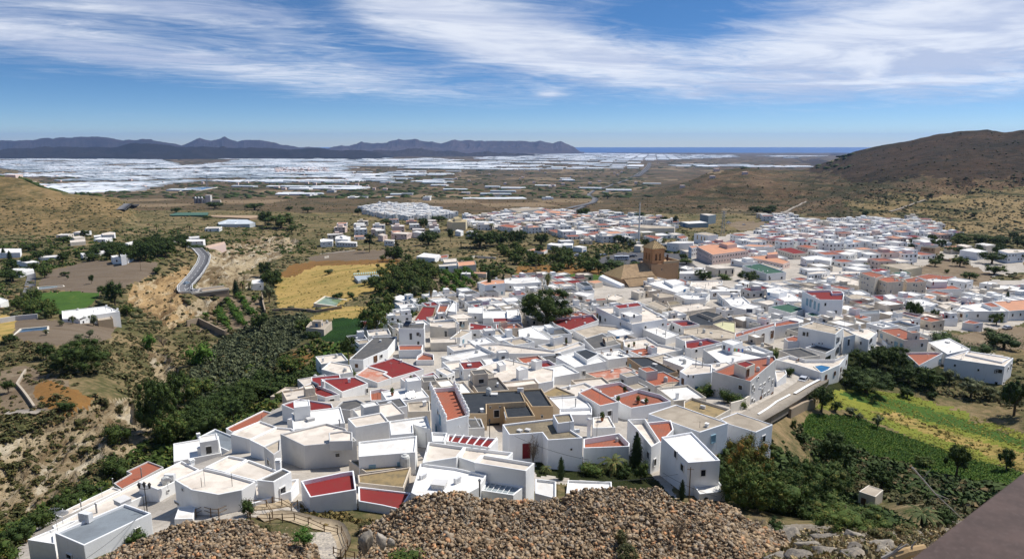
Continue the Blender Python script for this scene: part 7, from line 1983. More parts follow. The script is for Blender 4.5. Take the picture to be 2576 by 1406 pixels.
def heap(label, crest_uv, yc, yf, n, seed, name='rubble_heap', lowest=1450, mat=None, sz=(.11, .56), drop=4.5, wallface=None, nind=300):
 """crest_uv: skyline of the heap in the view; the heap slopes from it towards the viewer"""
 mat = mat or M_STONE; g = np.random.default_rng(seed); cu = np.array(crest_uv, float); us = np.linspace(cu[0, 0], cu[-1, 0], 150); vs = np.interp(us, cu[:, 0], cu[:, 1])
 vs = vs + fbm(us / 25, us * 0 + seed, 3) * 10
 rows = np.concatenate([np.linspace(0, 1, 26), [1.04, 1.12]])
 def surf(u, s):
  vc = np.interp(u, us, vs); ss = np.minimum(s, 1)
  v = lowest + (vc - lowest) * ss; y = yf + (yc - yf) * np.maximum(ss, 0) ** 1.1
  a = (u - 1288) / FP; b = -(v - 703) / FP; th = a / (CP + b * SP); z = (-SP + b * CP) / (CP + b * SP) * y
  ed = np.minimum(1, 12 * (1 - ss)); z = z + ed * (fbm(th * y / 2.2 + seed, y / 2.2, 3) * .9)
  back = np.clip((s - 1) / .12, 0, 1); y = y + back * 2.2; z = z - back * drop
  return np.stack([th * y, y, z], -1)
 Ug, Sg = np.meshgrid(us, rows); G = surf(Ug, Sg); nr, nc = Ug.shape; G[..., 2] -= .12
 idx = np.arange(nr * nc).reshape(nr, nc); F = np.stack([idx[:-1, :-1], idx[:-1, 1:], idx[1:, 1:], idx[1:, :-1]], -1).reshape(-1, 4)
 root = thing(name, label, 'rubble', G[0, nc // 2]); o = np.array(root.location)
 link('earth_core', mesh_np('earth_core', G.reshape(-1, 3) - o, F, GM['rock']), root)
 U = g.uniform(us[0], us[-1], n); S = np.minimum(1.03, g.uniform(-.02, 1.04, n)); P = surf(U, S)
 sc_ = sz[0] + (sz[1] - sz[0]) * g.random(n) ** 3.0; P[:, 2] += sc_ * g.uniform(-.15, .28, n)
 sc_ = sc_ * (0.65 + 1.5 * np.clip(fbm(U / 28 + seed, S * 5, 3) + .35, 0, 1)); d = P[:, 1]; order = np.argsort(-sc_ / d); P = P[order] - o; sc_ = sc_[order]; S3 = sc_[:, None] * g.uniform(.8, 1.25, (n, 3)); rz = g.uniform(0, 6.28, n); kind = g.integers(0, len(ROCKS), n)
 ms = [mesh_np('stone', *ROCKS[k], mat) for k in range(len(ROCKS))]
 for i in range(min(nind, n)):
  link('stone', ms[kind[i]], root, tuple(P[i]), (float(g.uniform(-.5, .5)), float(g.uniform(-.5, .5)), float(rz[i])), tuple(map(float, S3[i])))
 Vs, Fs, nv = [], [], 0
 for k in range(len(ROCKS)):
  m = np.arange(n)[min(nind, n):][kind[min(nind, n):] == k]
  if not len(m): continue
  V, F = scatter_mesh(ROCKS[k][0], ROCKS[k][1], P[m], S3[m], rz[m], g.uniform(-.8, .8, len(m))); Vs.append(V); Fs.append(F + nv); nv += len(V)
 if Vs: link('small_stones', mesh_np('small_stones', np.concatenate(Vs), np.concatenate(Fs), mat), root, kind='stuff')
 return root
def V_(crop, t): return pts(crop, t)
c1 = V_('C7', '700,1330 780,1270 850,1235 960,1180 1060,1150 1160,1100 1290,1042 1420,1012 1560,990 1650,985 1800,990 1900,1015 1960,1062 2110,1100 2230,1120 2330,1160 2385,1200 2420,1300')
heap('loose heap of tan broken stones left of the path', c1, 52.5, 44.5, 9000, 21)
c2 = V_('C8', '130,1130 150,1060 200,1038 290,1000 380,930 480,855 560,820 700,805 800,788 900,778 960,780 1040,832 1150,850 1250,842 1400,852 1560,838 1680,842') + V_('C8', '1700,800 1850,752 2000,745 2200,757 2400,748 2470,820 2560,862') + V_('C9', '90,862 190,855 330,882 450,960 530,1012 650,1080 760,1092 800,1200')
heap('long wide heap of broken tan stones filling the lower centre', c2, 55, 44.5, 27000, 22)

# coursed dry-stone face showing inside the wide heap
def coursed(label, crop, text, hpx, rows, yc, yf, vc, name='dry_stone_wall'):
 uv = np.array(pts(crop, text)); ms = [mesh_np('stone', *r, M_STONED) for r in ROCKS]; g = np.random.default_rng(9); root = None; cnt = 0
 for r in range(rows):
  v_off = hpx * (r + .5) / rows; u = uv[0, 0]
  while u < uv[-1, 0] and cnt < 300:
   wpx = g.uniform(11, 22); uu = u + wpx / 2; v = np.interp(uu, uv[:, 0], uv[:, 1]) + v_off + g.uniform(-1, 1); y = yf + (yc - yf) * max(0, (1450 - v) / (1450 - vc)) ** 1.1 - .35
   p = at_depth(uu, v, y); k = y / CP / FP
   if root is None: root = thing(name, label, 'wall', p); o = p
   link('stone', ms[g.integers(0, 14)], root, tuple(p - o), (g.uniform(-.2, .2), g.uniform(-.2, .2), g.uniform(-.3, .3)), (wpx * k * 1.1, .5, hpx / rows * k * 1.5)); cnt += 1
   u += wpx
coursed('darker coursed dry-stone face inside the wide rubble heap', 'C8', '1745,900 1900,880 2080,870 2250,885', 66, 5, 55, 44.5, 1240)
coursed('steep dark stone face at the right end of the rubble', 'C9', '-70,985 60,1000 100,1060', 70, 6, 55, 44.5, 1290)

# big pale boulders and grey outcrops
def boulder(label, crop, x, y, w_, h_, mat, seed, depth=None):
 u, v = cv(crop, x, y); p = hits([u], [v], 20)[0] if depth is None else at_depth(u, v, depth); d = p[1] * CP - p[2] * SP; m = cs(crop) * d / FP
 import bmesh
 g = np.random.default_rng(seed); bm = bmesh.new(); bmesh.ops.create_icosphere(bm, subdivisions=3, radius=.5)
 V = np.array([q.co[:] for q in bm.verts]); F = np.array([[q.index for q in f.verts] for f in bm.faces]); bm.free()
 k = g.normal(0, 1, (9, 3)); k /= np.linalg.norm(k, axis=1, keepdims=True)
 for q in k:
  dd = V @ q; lim = g.uniform(.2, .36); V = V - np.maximum(dd - lim, 0)[:, None] * q * .92
 V *= 1 + fbm(V[:, 0] * 6 + seed, V[:, 1] * 6 + V[:, 2] * 4, 4)[:, None] * .5
 t = thing('boulder', label, 'boulder', p, g.uniform(0, 6)); t.scale = (1, 1, 1)
 link('rock', mesh_np('rock', V * np.array([w_ * m, w_ * m * .8, h_ * m * 1.3]), F, mat), t)
M_PALE = stone_mat('pale_limestone', (.42, .38, .32), (.50, .45, .38), (.36, .33, .29), (.52, .44, .34))
M_GREYR = stone_mat('grey_limestone', (.24, .215, .18), (.31, .28, .235), (.20, .18, .155), (.33, .27, .20))
boulder('tall pale limestone boulder at the left end of the wide heap', 'C8', 292, 1150, 110, 130, M_PALE, 1, 46)
boulder('smaller tilted pale boulder beside the tall one', 'C8', 368, 1160, 60, 70, M_PALE, 2, 46)
boulder('dull brown rock mass at the heap foot by the path', 'C8', 190, 1170, 150, 190, M_GREYR, 3, 46.5)
for i, (x, y, w_, h_) in enumerate([(650,1225,210,130),(820,1130,190,110),(960,1190,220,90),(740,1270,240,70),(1100,1240,260,80),(1300,1220,210,80),(1500,1190,190,100),(1470,1100,120,60),(1300,1110,150,60),(1050,1120,160,60),(1560,1260,230,70),(1290,1275,300,60),(900,1285,260,70)]):
 boulder(['low', 'broad', 'cracked', 'rounded', 'flat', 'jagged', 'sloping', 'small', 'smooth', 'half-buried', 'wide', 'long', 'corner'][i] + ' grey rock outcrop on the dry slope at lower right', 'C9', x, y + 14, w_ * 1.25, h_ * 1.2, M_GREYR, 10 + i)
def gravel(label, crop, poly, n, seed, sz, mat):
 g = np.random.default_rng(seed); uv = pts(crop, poly); U = g.uniform(min(p[0] for p in uv), max(p[0] for p in uv), n * 3); Vv = g.uniform(min(p[1] for p in uv), max(p[1] for p in uv), n * 3)
 m = inside(uv, U, Vv); G = hits(U[m][:n], Vv[m][:n], 20); s = sz[0] + (sz[1] - sz[0]) * g.random(len(G)) ** 3; V, F = scatter_mesh(ROCKS[0][0], ROCKS[0][1], G, np.stack([s, s, s * .8], 1), g.uniform(0, 6, len(G)))
 link('loose_stones', mesh_np('loose_stones', V, F, mat), None, label=label, category='stones', kind='stuff')
gravel('loose grey stones scattered on the rocky slope', 'C9', '560,1080 1900,1100 1800,1320 500,1320', 1800, 31, (.12, .6), M_GREYR)
gravel('loose tan stones around the footpath', 'C7', '1500,900 2576,900 2576,1320 2400,1320 1900,1020', 900, 32, (.08, .3), M_STONE)
# dry grass on the rocky slope
cover('dry_grass', 'dry grass and thistles on the rocky slope', [V_('C9', '760,1080 1400,1070 2000,1020 2200,1050 1900,1330 560,1330 640,1200')], 1500, (.25, .7), leafmat('dry_grass', (.30, .24, .14), (.44, .36, .22), (.14, .15, .06)), 'tuft', 33, 1.1, (20, 90), (), 'grass')
cover('dry_grass', 'dry grass along the footpath railing', [V_('C7', '2250,860 2576,830 2576,1100 2300,1010'), V_('C8', '0,870 120,850 400,940 200,1040 0,1000')], 700, (.25, .7), leafmat('path_grass', (.14, .12, .05), (.24, .18, .08), (.08, .1, .03)), 'tuft', 34, 1.1, (30, 90), (), 'grass')
T('C8', """
scrubby 180 1100 170 110|grey-green bush by the path end""")
T('C9', """
scrubby 1480 1160 240 120|brown-green dry bush above the outcrops
scrubby 930 1250 130 70|yellow-green tuft between grey outcrops
scrubby 1700 1120 260 90|dry bush at the right above the outcrops
shrub 10 1250 160 150|dark green bush at the foot of the stone face
scrubby 1250 1290 140 60|low tuft among outcrops""")

def on_heap(kind, crop, x, y, w_, h_, label, vc, yc=55):
 u, v = cv(crop, x, y); d = 44.5 + (yc - 44.5) * max(0, (1450 - v) / (1450 - vc)) ** 1.1; p = at_depth(u, v, d - .3); m = cs(crop) * d / FP; tree(kind, tuple(p), w_ * m, h_ * m, label)
on_heap('shrub', 'C8', 450, 1330, 340, 150, 'dark green spiky bush at the foot of the wide heap', 1255)
on_heap('scrubby', 'C8', 2110, 1170, 170, 130, 'green weed clump inside the rubble', 1225)
on_heap('scrubby', 'C8', 2150, 1285, 240, 120, 'dry weed clump at the lower edge of the rubble', 1225)
on_heap('bare', 'C8', 2530, 1150, 180, 240, 'grey dry bush on the steep stone face', 1250)
on_heap('reed', 'C7', 2290, 1170, 240, 110, 'yellow-flowered shrub on the left rubble heap', 1330, 52.5)
on_heap('bare', 'C8', 1240, 1010, 120, 60, 'small dry twig clump in the middle of the rubble', 1250)

# ---------------------------------------------------------------- footpath with wooden railings, seen from above
PATHM = ground('path_paving', (.40, .32, .215), (.32, .25, .165), (.46, .39, .29), .4, 2.2, (.44, .6), (.55, .74), .5, .05)
drape('footpath', PATHM, [(x, y, w_) for (x, y), w_ in zip(pts('C7', '1560,960 1660,905 1800,880 1960,900 2060,880 2200,860'), (2.6, 2.6, 2.4, 2.4, 2.6, 2.6))], .12, .8, yr=(40, 120))
drape('footpath', PATHM, [(x, y, w_) for (x, y), w_ in zip(pts('C7', '1950,1000 2100,960 2240,990 2400,1040 2520,1060 2560,1160 2480,1290'), (1.8, 1.8, 2, 2.2, 2.4, 2.4, 2.4))], .12, .6, yr=(40, 120))
M_POST = plaster('weathered_post', (.16, .105, .06), grime=(.06, .04, .025), amt=.5)
def railing(label, crop, txt, h=1.1, rails=(1.0, .55)):
 uv = pts(crop, txt); P = hits([p[0] for p in uv], [p[1] for p in uv], 36, 200); o = P[0]; root = thing('wooden_railing', label, 'railing', o)
 for p in P: MB().tube([p - o + (0, 0, -.3), p - o + (0, 0, h)], .06, 7).build('post', M_POST, root)
 for a, b in zip(P[:-1], P[1:]):
  for r in rails: MB().tube([a - o + (0, 0, r), b - o + (0, 0, r)], .035, 6).build('rail', M_POST, root)
railing('wooden post-and-rail fence along the upper path by the white wall', 'C7', '1478,975 1530,950 1590,970 1650,972 1790,910 1880,900 2010,905 2055,985')
railing('short wooden fence pair beside the upper terrace', 'C7', '2055,880 2125,895 2197,935 2245,905')
railing('lower wooden fence running down to the steps', 'C7', '1870,1000 1890,1005 2035,1015 2130,1010 2220,1005 2325,1040 2445,1095 2545,1120')
railing('nearest wooden fence at the foot of the steps', 'C7', '2515,1270 2570,1290 2620,1215 2576,1110')
railing('wooden fence end beside the spiky bush', 'C8', '30,1290 98,1310')
# steps
def steps():
 uv = pts('C7', '2400,1110 2430,1170 2440,1230 2430,1290'); P = hits([p[0] for p in uv], [p[1] for p in uv], 36, 200); root = thing('stone_steps', 'worn pale stone steps between the two rubble heaps', 'steps', P[0])
 for i in range(12):
  f = i / 11 * 3; k = min(2, int(f)); p = P[k] + (P[k + 1] - P[k]) * (f - k) - P[0]; MB().cbox(p[0], p[1], p[2] + .1, 2.6, .55, .3).build('step', M_PALE, root)
steps()
# information board on two posts
def board():
 u, v = cv('C7', 1715, 835); p = hits([u], [v], 36, 200)[0]; root = thing('information_board', 'small information board with blue and green map on brown posts', 'sign', p, .2)
 for x in (-.42, .42): MB().cbox(x, 0, .9, .12, .12, 2.2).build('post', M_POST, root)
 b = MB().cbox(0, -.09, 2.15, 1.15, .06, 1.0).build('panel', M_FRAME, root)
 MB().cbox(-.26, -.125, 2.35, .5, .01, .5).build('text_area', plain('pale_print', (.55, .6, .62)), b); MB().cbox(.26, -.125, 2.38, .5, .01, .44).build('sky_picture', plain('blue_print', (.04, .12, .4)), b)
 MB().cbox(.26, -.127, 2.0, .5, .01, .3).build('field_picture', plain('green_print', (.25, .3, .05)), b)
 for k in range(7): MB().cbox(-.26, -.132, 2.55 - k * .07, .42, .004, .02).build('text_line', M_DARK, b)
board()
def lamp(label, crop, x, y, h, arms=1):
 u, v = cv(crop, x, y); p = hits([u], [v], 36, 900)[0]; root = thing('street_lamp', label, 'street lamp', p)
 MB().tube([(0, 0, 0), (0, 0, h)], [.07, .045], 7).build('pole', M_IRON, root)
 for dx in ((0,) if arms == 1 else (-.6, 0, .6)):
  if dx: MB().tube([(0, 0, h - .2), (dx, 0, h - .1)], .03, 5).build('arm', M_IRON, root)
  MB().lathe([(.05, 0), (.1, .05), (.17, .45), (.22, .5), (.12, .62), (.03, .75)], 8, (dx, 0, h - (.1 if dx else 0))).build('lantern', M_IRON, root)
lamp('black three-lantern street lamp behind the grey-roofed house', 'C7', 1118, 1010, 4.4, 3)
lamp('black lantern lamp on the yard wall left of the gravel roof', 'C5', 1113, 1210, 3.0)
lamp('white double street lamp in the car park', 'D4', 694, 700, 8, 3)

# ---------------------------------------------------------------- brown metal coping beside the camera
def coping():
 z = -1.05; A = at_z(2285, 1412, z); B = at_z(2580, 1186, z); d = (B - A); d /= np.linalg.norm(d)
 n = np.array([d[1], -d[0], 0]); A2 = A - d * 1.2; B2 = B + d * 2.5; o = A
 root = thing('parapet_coping', 'blurred rusty brown metal parapet edge at the lower right corner', 'parapet', o)
 m, t = new_mat('rusty_metal'); pos = t.add('ShaderNodeNewGeometry').outputs['Position']
 c = t.mix(t.ramp(t.noise(pos, 9, 5, .65), .35, .68), (.042, .023, .018), (.072, .042, .034)); c = t.mix(t.ramp(t.noise(pos, 60, 3), .5, .8), c, (.08, .052, .045)); finish(t, c, .7, t.noise(pos, 30, 3), .004, .4)
 P = [A2, B2, B2 + n * .9, A2 + n * .9]
 MB().prism([tuple((p - o)[:2]) for p in P][::-1] if area2([p[:2] for p in P]) < 0 else [tuple((p - o)[:2]) for p in P], -.05, 0).build('coping_plate', m, root)
 P = [A2 + n * .08, B2 + n * .08, B2 + n * .82, A2 + n * .82]
 q = [tuple((p - o)[:2]) for p in P]; MB().prism(q if area2(q) > 0 else q[::-1], -2.2, -.055).build('parapet_wall', WALLS['bw'], root)
coping()
def fallen():
 a, b = [at_depth(u, v, 40) for u, v in pts('C9', '1560,1295 1830,1215')]
 root = thing('fallen_log', 'pale yellow wooden log end lying at the bottom right', 'log', a)
 MB().tube([(0, 0, 0), tuple((b - a) * .5 + (0, 0, .1)), tuple(b - a)], [.32, .35, .3], 9).build('trunk', plaster('pale_log', (.48, .33, .17), amt=.3), root)
 g = random.Random(4)
 for k, (x0, y0, x1, y1, r) in enumerate([(1500,1290,1690,1180,.13),(1700,1250,1750,1160,.08),(1730,600,2110,990,.10),(1810,690,1830,640,.05),(1190,1235,1260,1280,.05)]):
  dep = 40 if k in (0, 1, 4) else 62
  a, b = [at_depth(*cv('C9', x, y), dep) for x, y in ((x0, y0), (x1, y1))]
  labs = ['bleached thick dead branch above the log', 'forked bleached twig right of the thick branch', 'long thin dead agave stalk leaning over the palm', 'short crooked twig on the leaning stalk', 'thin dark twig among the outcrops']
  br = thing('dead_branch', labs[k], 'branch', a)
  m = (b - a) / 2 + np.array([g.uniform(-.3, .3), 0, g.uniform(-.2, .3)])
  MB().tube([(0, 0, 0), tuple(m), tuple(b - a)], [r, r * .8, r * .3], 6).tube([tuple(m), tuple(m + (b - a) * .2 + np.array([.3, 0, .5]))], [r * .5, r * .2], 5).build('stem', plain('bleached_wood', (.36, .33, .29)), br)
fallen()
# ---------------------------------------------------------------- plastic greenhouses on the plain
PL = [deck('greenhouse_plastic_a', (.74, .76, .77), (.55, .57, .58), .4, .03, .5), deck('greenhouse_plastic_b', (.56, .60, .62), (.40, .44, .46), .4, .03, .5), deck('greenhouse_plastic_c', (.36, .41, .44), (.28, .32, .34), .4, .03, .5)]
GH = [([(-300,392),(0,398),(90,393),(140,399),(190,396),(335,397),(400,402),(460,418),(560,410),(640,395),(700,392),(870,393),(870,440),(840,468),(730,462),(560,458),(470,458),(350,480),(290,484),(150,488),(60,452),(-300,446)], .90, 105, 78, -.62),
   ([(470,392),(640,390),(870,392),(870,405),(640,402),(500,400)], .75, 130, 80, -.62),
   ([(870,396),(1090,399),(1180,405),(1460,409),(1630,417),(1625,424),(1300,428),(980,424),(870,424)], .82, 150, 80, -.2),
   ([(1180,398),(1320,390),(1500,386),(1850,391),(1850,396),(1660,403),(1620,412),(1450,406),(1250,404)], .55, 160, 90, -.2),
   ([(1690,413),(2040,417),(2030,422),(1720,420)], .7, 200, 70, -.1), ([(1900,392),(2080,393),(1990,398)], .35, 220, 90, 0),
   ([(860,436),(1150,438),(1140,443),(860,444)], .6, 100, 60, -.1), ([(690,487),(820,490),(820,493),(700,493)], .9, 60, 40, 0), ([(860,452),(1080,446),(1080,450),(860,458)], .75, 90, 50, -.1),
   ([(730,468),(880,470),(960,474),(900,480),(740,478)], .6, 90, 45, -.1), ([(1090,480),(1250,472),(1340,476),(1260,482),(1120,484)], .35, 80, 34, 0), ([(1000,482),(1300,468),(1640,462),(1640,480),(1400,486),(1000,500)], .09, 90, 45, -.1), ([(330,480),(700,462),(860,462),(860,478),(560,476),(400,484)], .05, 100, 60, -.2), ([(560,437),(1150,430),(1120,470),(900,482),(700,470)], .22, 110, 55, -.2), ([(1395,452),(1420,448),(1450,455),(1420,460)], .3, 60, 30, 0)]
def greenhouses():
 g = random.Random(5); L = []
 for gi, (poly, keep, sx, sy, rot) in enumerate(GH):
  G = hits([p[0] for p in poly], [p[1] for p in poly], 900, 20500); c, s_ = math.cos(rot), math.sin(rot)
  pu = G[:, 0] * c + G[:, 1] * s_; pv = -G[:, 0] * s_ + G[:, 1] * c
  A = np.arange(pu.min(), pu.max(), sx); B = np.arange(pv.min(), pv.max(), sy)
  if len(A) * len(B) == 0: A = np.array([pu.mean()]); B = np.array([pv.mean()])
  AA, BB = np.meshgrid(A, B); X = (AA * c - BB * s_).ravel(); Y = (AA * s_ + BB * c).ravel()
  ok = Y > 1500; X, Y = X[ok], Y[ok]; Z = ztr(X, Y); U, V = project(X, Y, Z); m = inside(poly, U, V)
  # whole fields missing or grey
  blk = vnoise(X / 520 + gi * 9, Y / 420); blk2 = vnoise(X / 330 + 40, Y / 260 + gi)
  for x, y, z, bb, b2, mm in zip(X, Y, Z, blk, blk2, m):
   if not mm or g.random() > keep or bb < .26: continue
   tone = 0 if b2 > .5 else (1 if b2 > .3 else 2)
   if g.random() < .18: tone = min(2, tone + 1)
   w_ = sx * g.choice([.95, .93, .85, .6]); d = sy * g.choice([.92, .9, .8, .6]); L.append((y, x, z, w_, d, rot, tone, g.choice([4, 4.5, 5])))
 L.sort(); print('greenhouses', len(L))
 def geo(mb, x, y, z, w_, d, rot, h):
  c, s_ = math.cos(rot), math.sin(rot); n = max(1, int(d / 30)); 
  def q(a, b, zz): return (x + a * c - b * s_, y + a * s_ + b * c, zz)
  n0 = len(mb.v); zs = [z - 6, z + h, z + h + 1.6]
  for k in range(n):
   b0, b1 = -d / 2 + d * k / n, -d / 2 + d * (k + 1) / n; bm_ = (b0 + b1) / 2; i = len(mb.v)
   for a in (-w_ / 2, w_ / 2): mb.v += [q(a, b0, zs[0]), q(a, b0, zs[1]), q(a, bm_, zs[2]), q(a, b1, zs[1]), q(a, b1, zs[0])]
   mb.f += [[i, i + 5, i + 6, i + 1], [i + 1, i + 6, i + 7, i + 2], [i + 2, i + 7, i + 8, i + 3], [i + 3, i + 8, i + 9, i + 4], [i, i + 1, i + 2, i + 3, i + 4], [i + 9, i + 8, i + 7, i + 6, i + 5]]
 TN = ['bright white', 'greyish white', 'dull grey']
 near, far = L[:260], L[260:]
 bandc = {}
 for q in near: bandc.setdefault(int(q[0] / 120), []).append(q[1] / q[0])
 bk = sorted(bandc)
 for i, (y, x, z, w_, d, rot, tone, h) in enumerate(near):
  bi = bk.index(int(y / 120)); oi = sorted(bandc[int(y / 120)]).index(x / y)
  mb = MB(); geo(mb, 0, 0, 0, w_, d, rot, h); sz = 'long' if w_ > 95 else 'small'
  o = link('greenhouse', mb.mesh('greenhouse', PL[tone]), None, (x, y, z), label='%s %s plastic greenhouse, %s from left %s nearest row of the plain' % (sz, TN[tone], ordw(oi), ordw(bi)), category='greenhouse', group='%s %s greenhouses on the plain' % (sz, TN[tone]))
 for t in range(3):
  mb = MB()
  for (y, x, z, w_, d, rot, tone, h) in far:
   if tone == t: geo(mb, x, y, z, w_, d, rot, h)
  if mb.v: link('greenhouses', mb.mesh('greenhouses', PL[t]), None, label='%s plastic greenhouses covering the far plain' % TN[t], category='greenhouses', kind='stuff')
greenhouses()
# dark shelter belts and scattered farm buildings between the greenhouses
def plain_specks():
 g = np.random.default_rng(8); iv, iF = ico(); iv = iv * .5
 n = 2600; U = g.uniform(-100, 2150, n); V = g.uniform(388, 500, n); ok = ~((U > 1640) & (V > 425)); P = hits(U[ok], V[ok], 1000, 20000); P = P[P[:, 1] < 15000]
 k = g.uniform(0, 1, len(P)); S = np.stack([g.uniform(8, 60, len(P)) * (P[:, 1] / 5000 + .3), g.uniform(5, 16, len(P)), g.uniform(5, 12, len(P))], 1)
 V_2, F = scatter_mesh(iv, iF, P, S, g.normal(0, .3, len(P))); link('shelter_belts', mesh_np('shelter_belts', V_2, F, L_DARK), None, label='dark tree belts dotted over the greenhouse plain', category='trees', kind='stuff')
 mb = MB()
 U = np.concatenate([g.uniform(690, 830, 170), g.uniform(0, 1900, 120)]); V = np.concatenate([g.uniform(423, 435, 170), g.uniform(395, 480, 120)]); P = hits(U, V, 1000, 20000)
 for p in P:
  s = g.uniform(7, 18); mb.cbox(p[0], p[1], p[2] + 3, s, s, g.uniform(7, 12))
 link('distant_buildings', mb.mesh('distant_buildings', WALLS['p']), None, label='tiny pinkish buildings of a far town among greenhouses', category='buildings', kind='stuff')
plain_specks()

# ---------------------------------------------------------------- single things farther out
def mast():
 u, v = cv('D4', 858, 555); p = hits([u], [v])[0]; d = p[1] * CP - p[2] * SP; H = 445 * cs('D4') * d / FP / .97
 r = thing('radio_mast', 'tall white tapering mast rising over the village', 'mast', p)
 MB().lathe([(.8, 0), (.7, H * .3), (.55, H * .62), (.4, H * .86), (.32, H * .93)], 12).build('pole', M_WHITE, r); MB().lathe([(.14, H * .93), (.1, H)], 6).build('spike', M_GREY, r)
 for z in (.3, .5, .86, .93): MB().lathe([(.75, H * z), (.85, H * z + .2), (.75, H * z + .4)], 12).build('ring', M_GREY, r)
mast()
def car(label, crop, x, y, col, rz, L=4.3, W=1.75, H=1.45, name='parked_car', cat='car', y1=3000):
 u, v = cv(crop, x, y); p = hits([u], [v], 60, y1)[0]; root = thing(name, label, cat, p + np.array([0, 0, .05]), rz)
 P = [(-.5, .28), (-.5, .62), (-.36, .66), (-.27, 1.0), (.14, 1.0), (.28, .68), (.48, .58), (.5, .28)]
 def ext(pr, w0, w1, name, mat):
  n = len(pr); V = [(a * L, -W / 2 * (w1 if b > .7 else w0), b * H) for a, b in pr] + [(a * L, W / 2 * (w1 if b > .7 else w0), b * H) for a, b in pr]
  F = [[(i + 1) % n, i, n + i, n + (i + 1) % n] for i in range(n)] + [list(range(n)), [n + i for i in range(n)][::-1]]
  return link(name, mesh_np(name, V, F, mat), root)
 m = plain('car_paint_%s' % name + str(col[0]), col, .25, .2, .5); ext(P, 1, .86, 'body', m)
 ext([(-.345, .69), (-.255, .96), (.13, .96), (.25, .70)], 1.01, .885, 'side_windows', M_DARK)
 for a, b in (((-.358, .69), (-.272, .965)), ((.262, .70), (.142, .965))):
  k = .012 if a[0] > 0 else -.012
  V = [((a[0] + k) * L, -W * .42, a[1] * H), ((a[0] + k) * L, W * .42, a[1] * H), ((b[0] + k) * L, W * .38, b[1] * H), ((b[0] + k) * L, -W * .38, b[1] * H)]
  link('windscreen', mesh_np('windscreen', V, [[0, 1, 2, 3]], M_DARK), root)
 for sx in (-.31, .31):
  for sy in (-1, 1): MB().tube([(sx * L, sy * (W / 2 - .2), .31), (sx * L, sy * (W / 2 + .02), .31)], .31, 12).build('wheel', M_IRON, root)
 for sy in (-.34, .34): MB().cbox(L * .497, sy * W, H * .5, .05, .3, .14).build('headlight', M_WHITE, root)
car('silver estate car parked on the dusty lot at right', 'C6', 2448, 372, (.5, .52, .55), .4)
car('dark blue car in the car park, nearest', 'D4', 805, 768, (.02, .03, .06), .1)
car('black car in the car park, right', 'D4', 882, 752, (.02, .02, .025), .25)
car('dark car in the car park, beside another', 'D4', 785, 716, (.03, .03, .035), .2)
car('silver car in the car park, behind the dark car', 'D4', 812, 708, (.35, .36, .38), .2)
car('white van parked at the left of the car park', 'D4', 190, 712, (.7, .7, .7), .3, 5.2, 1.9, 2.3, 'parked_van', 'van')
car('white car near the shelter in the car park', 'D4', 450, 704, (.65, .66, .68), .6)
car('grey car near the shelter in the car park', 'D4', 488, 700, (.2, .24, .28), .6)
car('small pale blue car driving on the winding road', 'C1', 1408, 1210, (.35, .45, .55), 1.4, 4.0, 1.8, 1.5, 'car')
car('white car on the dusty lot below the hill', 'D4', 2010, 368, (.7, .7, .7), .2)
car('white truck box near the grey-blue hall', 'D4', 1840, 355, (.65, .66, .68), .6, 7, 2.4, 3.0, 'parked_truck', 'truck')
car('dark car parked under the white parapet court', 'C5', 1235, 418, (.03, .04, .06), .1)
car('silver car parked by the white houses behind the pool villa', 'C6', 1310, 345, (.4, .42, .44), .8)
car('white car on the ramp street near the gate', 'C6', 905, 770, (.6, .6, .6), .9)
def bus():
 u, v = cv('D4', 672, 748); p = hits([u], [v])[0]; r = thing('minibus', 'white minibus with black windows in the car park', 'bus', p + np.array([0, 0, .05]), .08); L, W, H = 10.5, 2.4, 3.1
 MB().box(-L/2, -W/2, .45, L/2, W/2, H).build('body', plain('white_coachwork', (.72, .73, .74), .3), r)
 for k in range(7): MB().box(-L/2 + .5 + k * 1.3, -W/2 - .03, 1.55, -L/2 + 1.65 + k * 1.3, W/2 + .03, 2.5).build('window', M_DARK, r)
 MB().box(-L/2 - .03, -W/2 + .15, 1.4, -L/2, W/2 - .15, 2.6).build('windscreen', M_DARK, r); MB().box(-1.4, -.7, H, 1.4, .7, H + .25).build('air_conditioner', M_WHITE, r)
 for x in (-3.3, 3.1):
  for y in (-1, 1): MB().tube([(x, y * .9, .48), (x, y * 1.22, .48)], .48, 12).build('wheel', M_IRON, r)
 for y in (-1, 1): MB().tube([(-L/2, y * 1.2, 2.4), (-L/2 - .4, y * 1.45, 2.2)], .06, 5).build('mirror', M_IRON, r)
bus()
def bridge():
 a, b = ROADC[-1], None
 A = hits([505], [752])[0]; Bp = ROADC[int(len(ROADC) * .86)]; C = ROADC[-1]
 d = C - Bp; L = np.linalg.norm(d[:2]); ang = math.atan2(d[1], d[0]); r = thing('road_bridge', 'brown stone road bridge with one tall arch over the ravine', 'bridge', Bp - np.array([0, 0, .7]), ang)
 hw = 4.6; D = 13.0; x0, x1 = L * .40, L * .40 + 5.0; mb = MB()
 mb.box(0, -hw, -D, x0, hw, 0).box(x1, -hw, -D, L, hw, 0)
 n = 8; 
 for k in range(n):
  a0 = x0 + (x1 - x0) * k / n; a1 = x0 + (x1 - x0) * (k + 1) / n; t = ((k + .5) / n) * 2 - 1; zz = -4.2 + 2.5 * math.sqrt(max(0, 1 - t * t)); mb.box(a0, -hw, zz, a1, hw, 0)
 mb.build('masonry', M_STONEW, r); MB().box(0, -hw - .25, 0, L, -hw + .2, .9).box(0, hw - .2, 0, L, hw + .25, .9).build('parapet', WALLS['c'], r)
bridge()
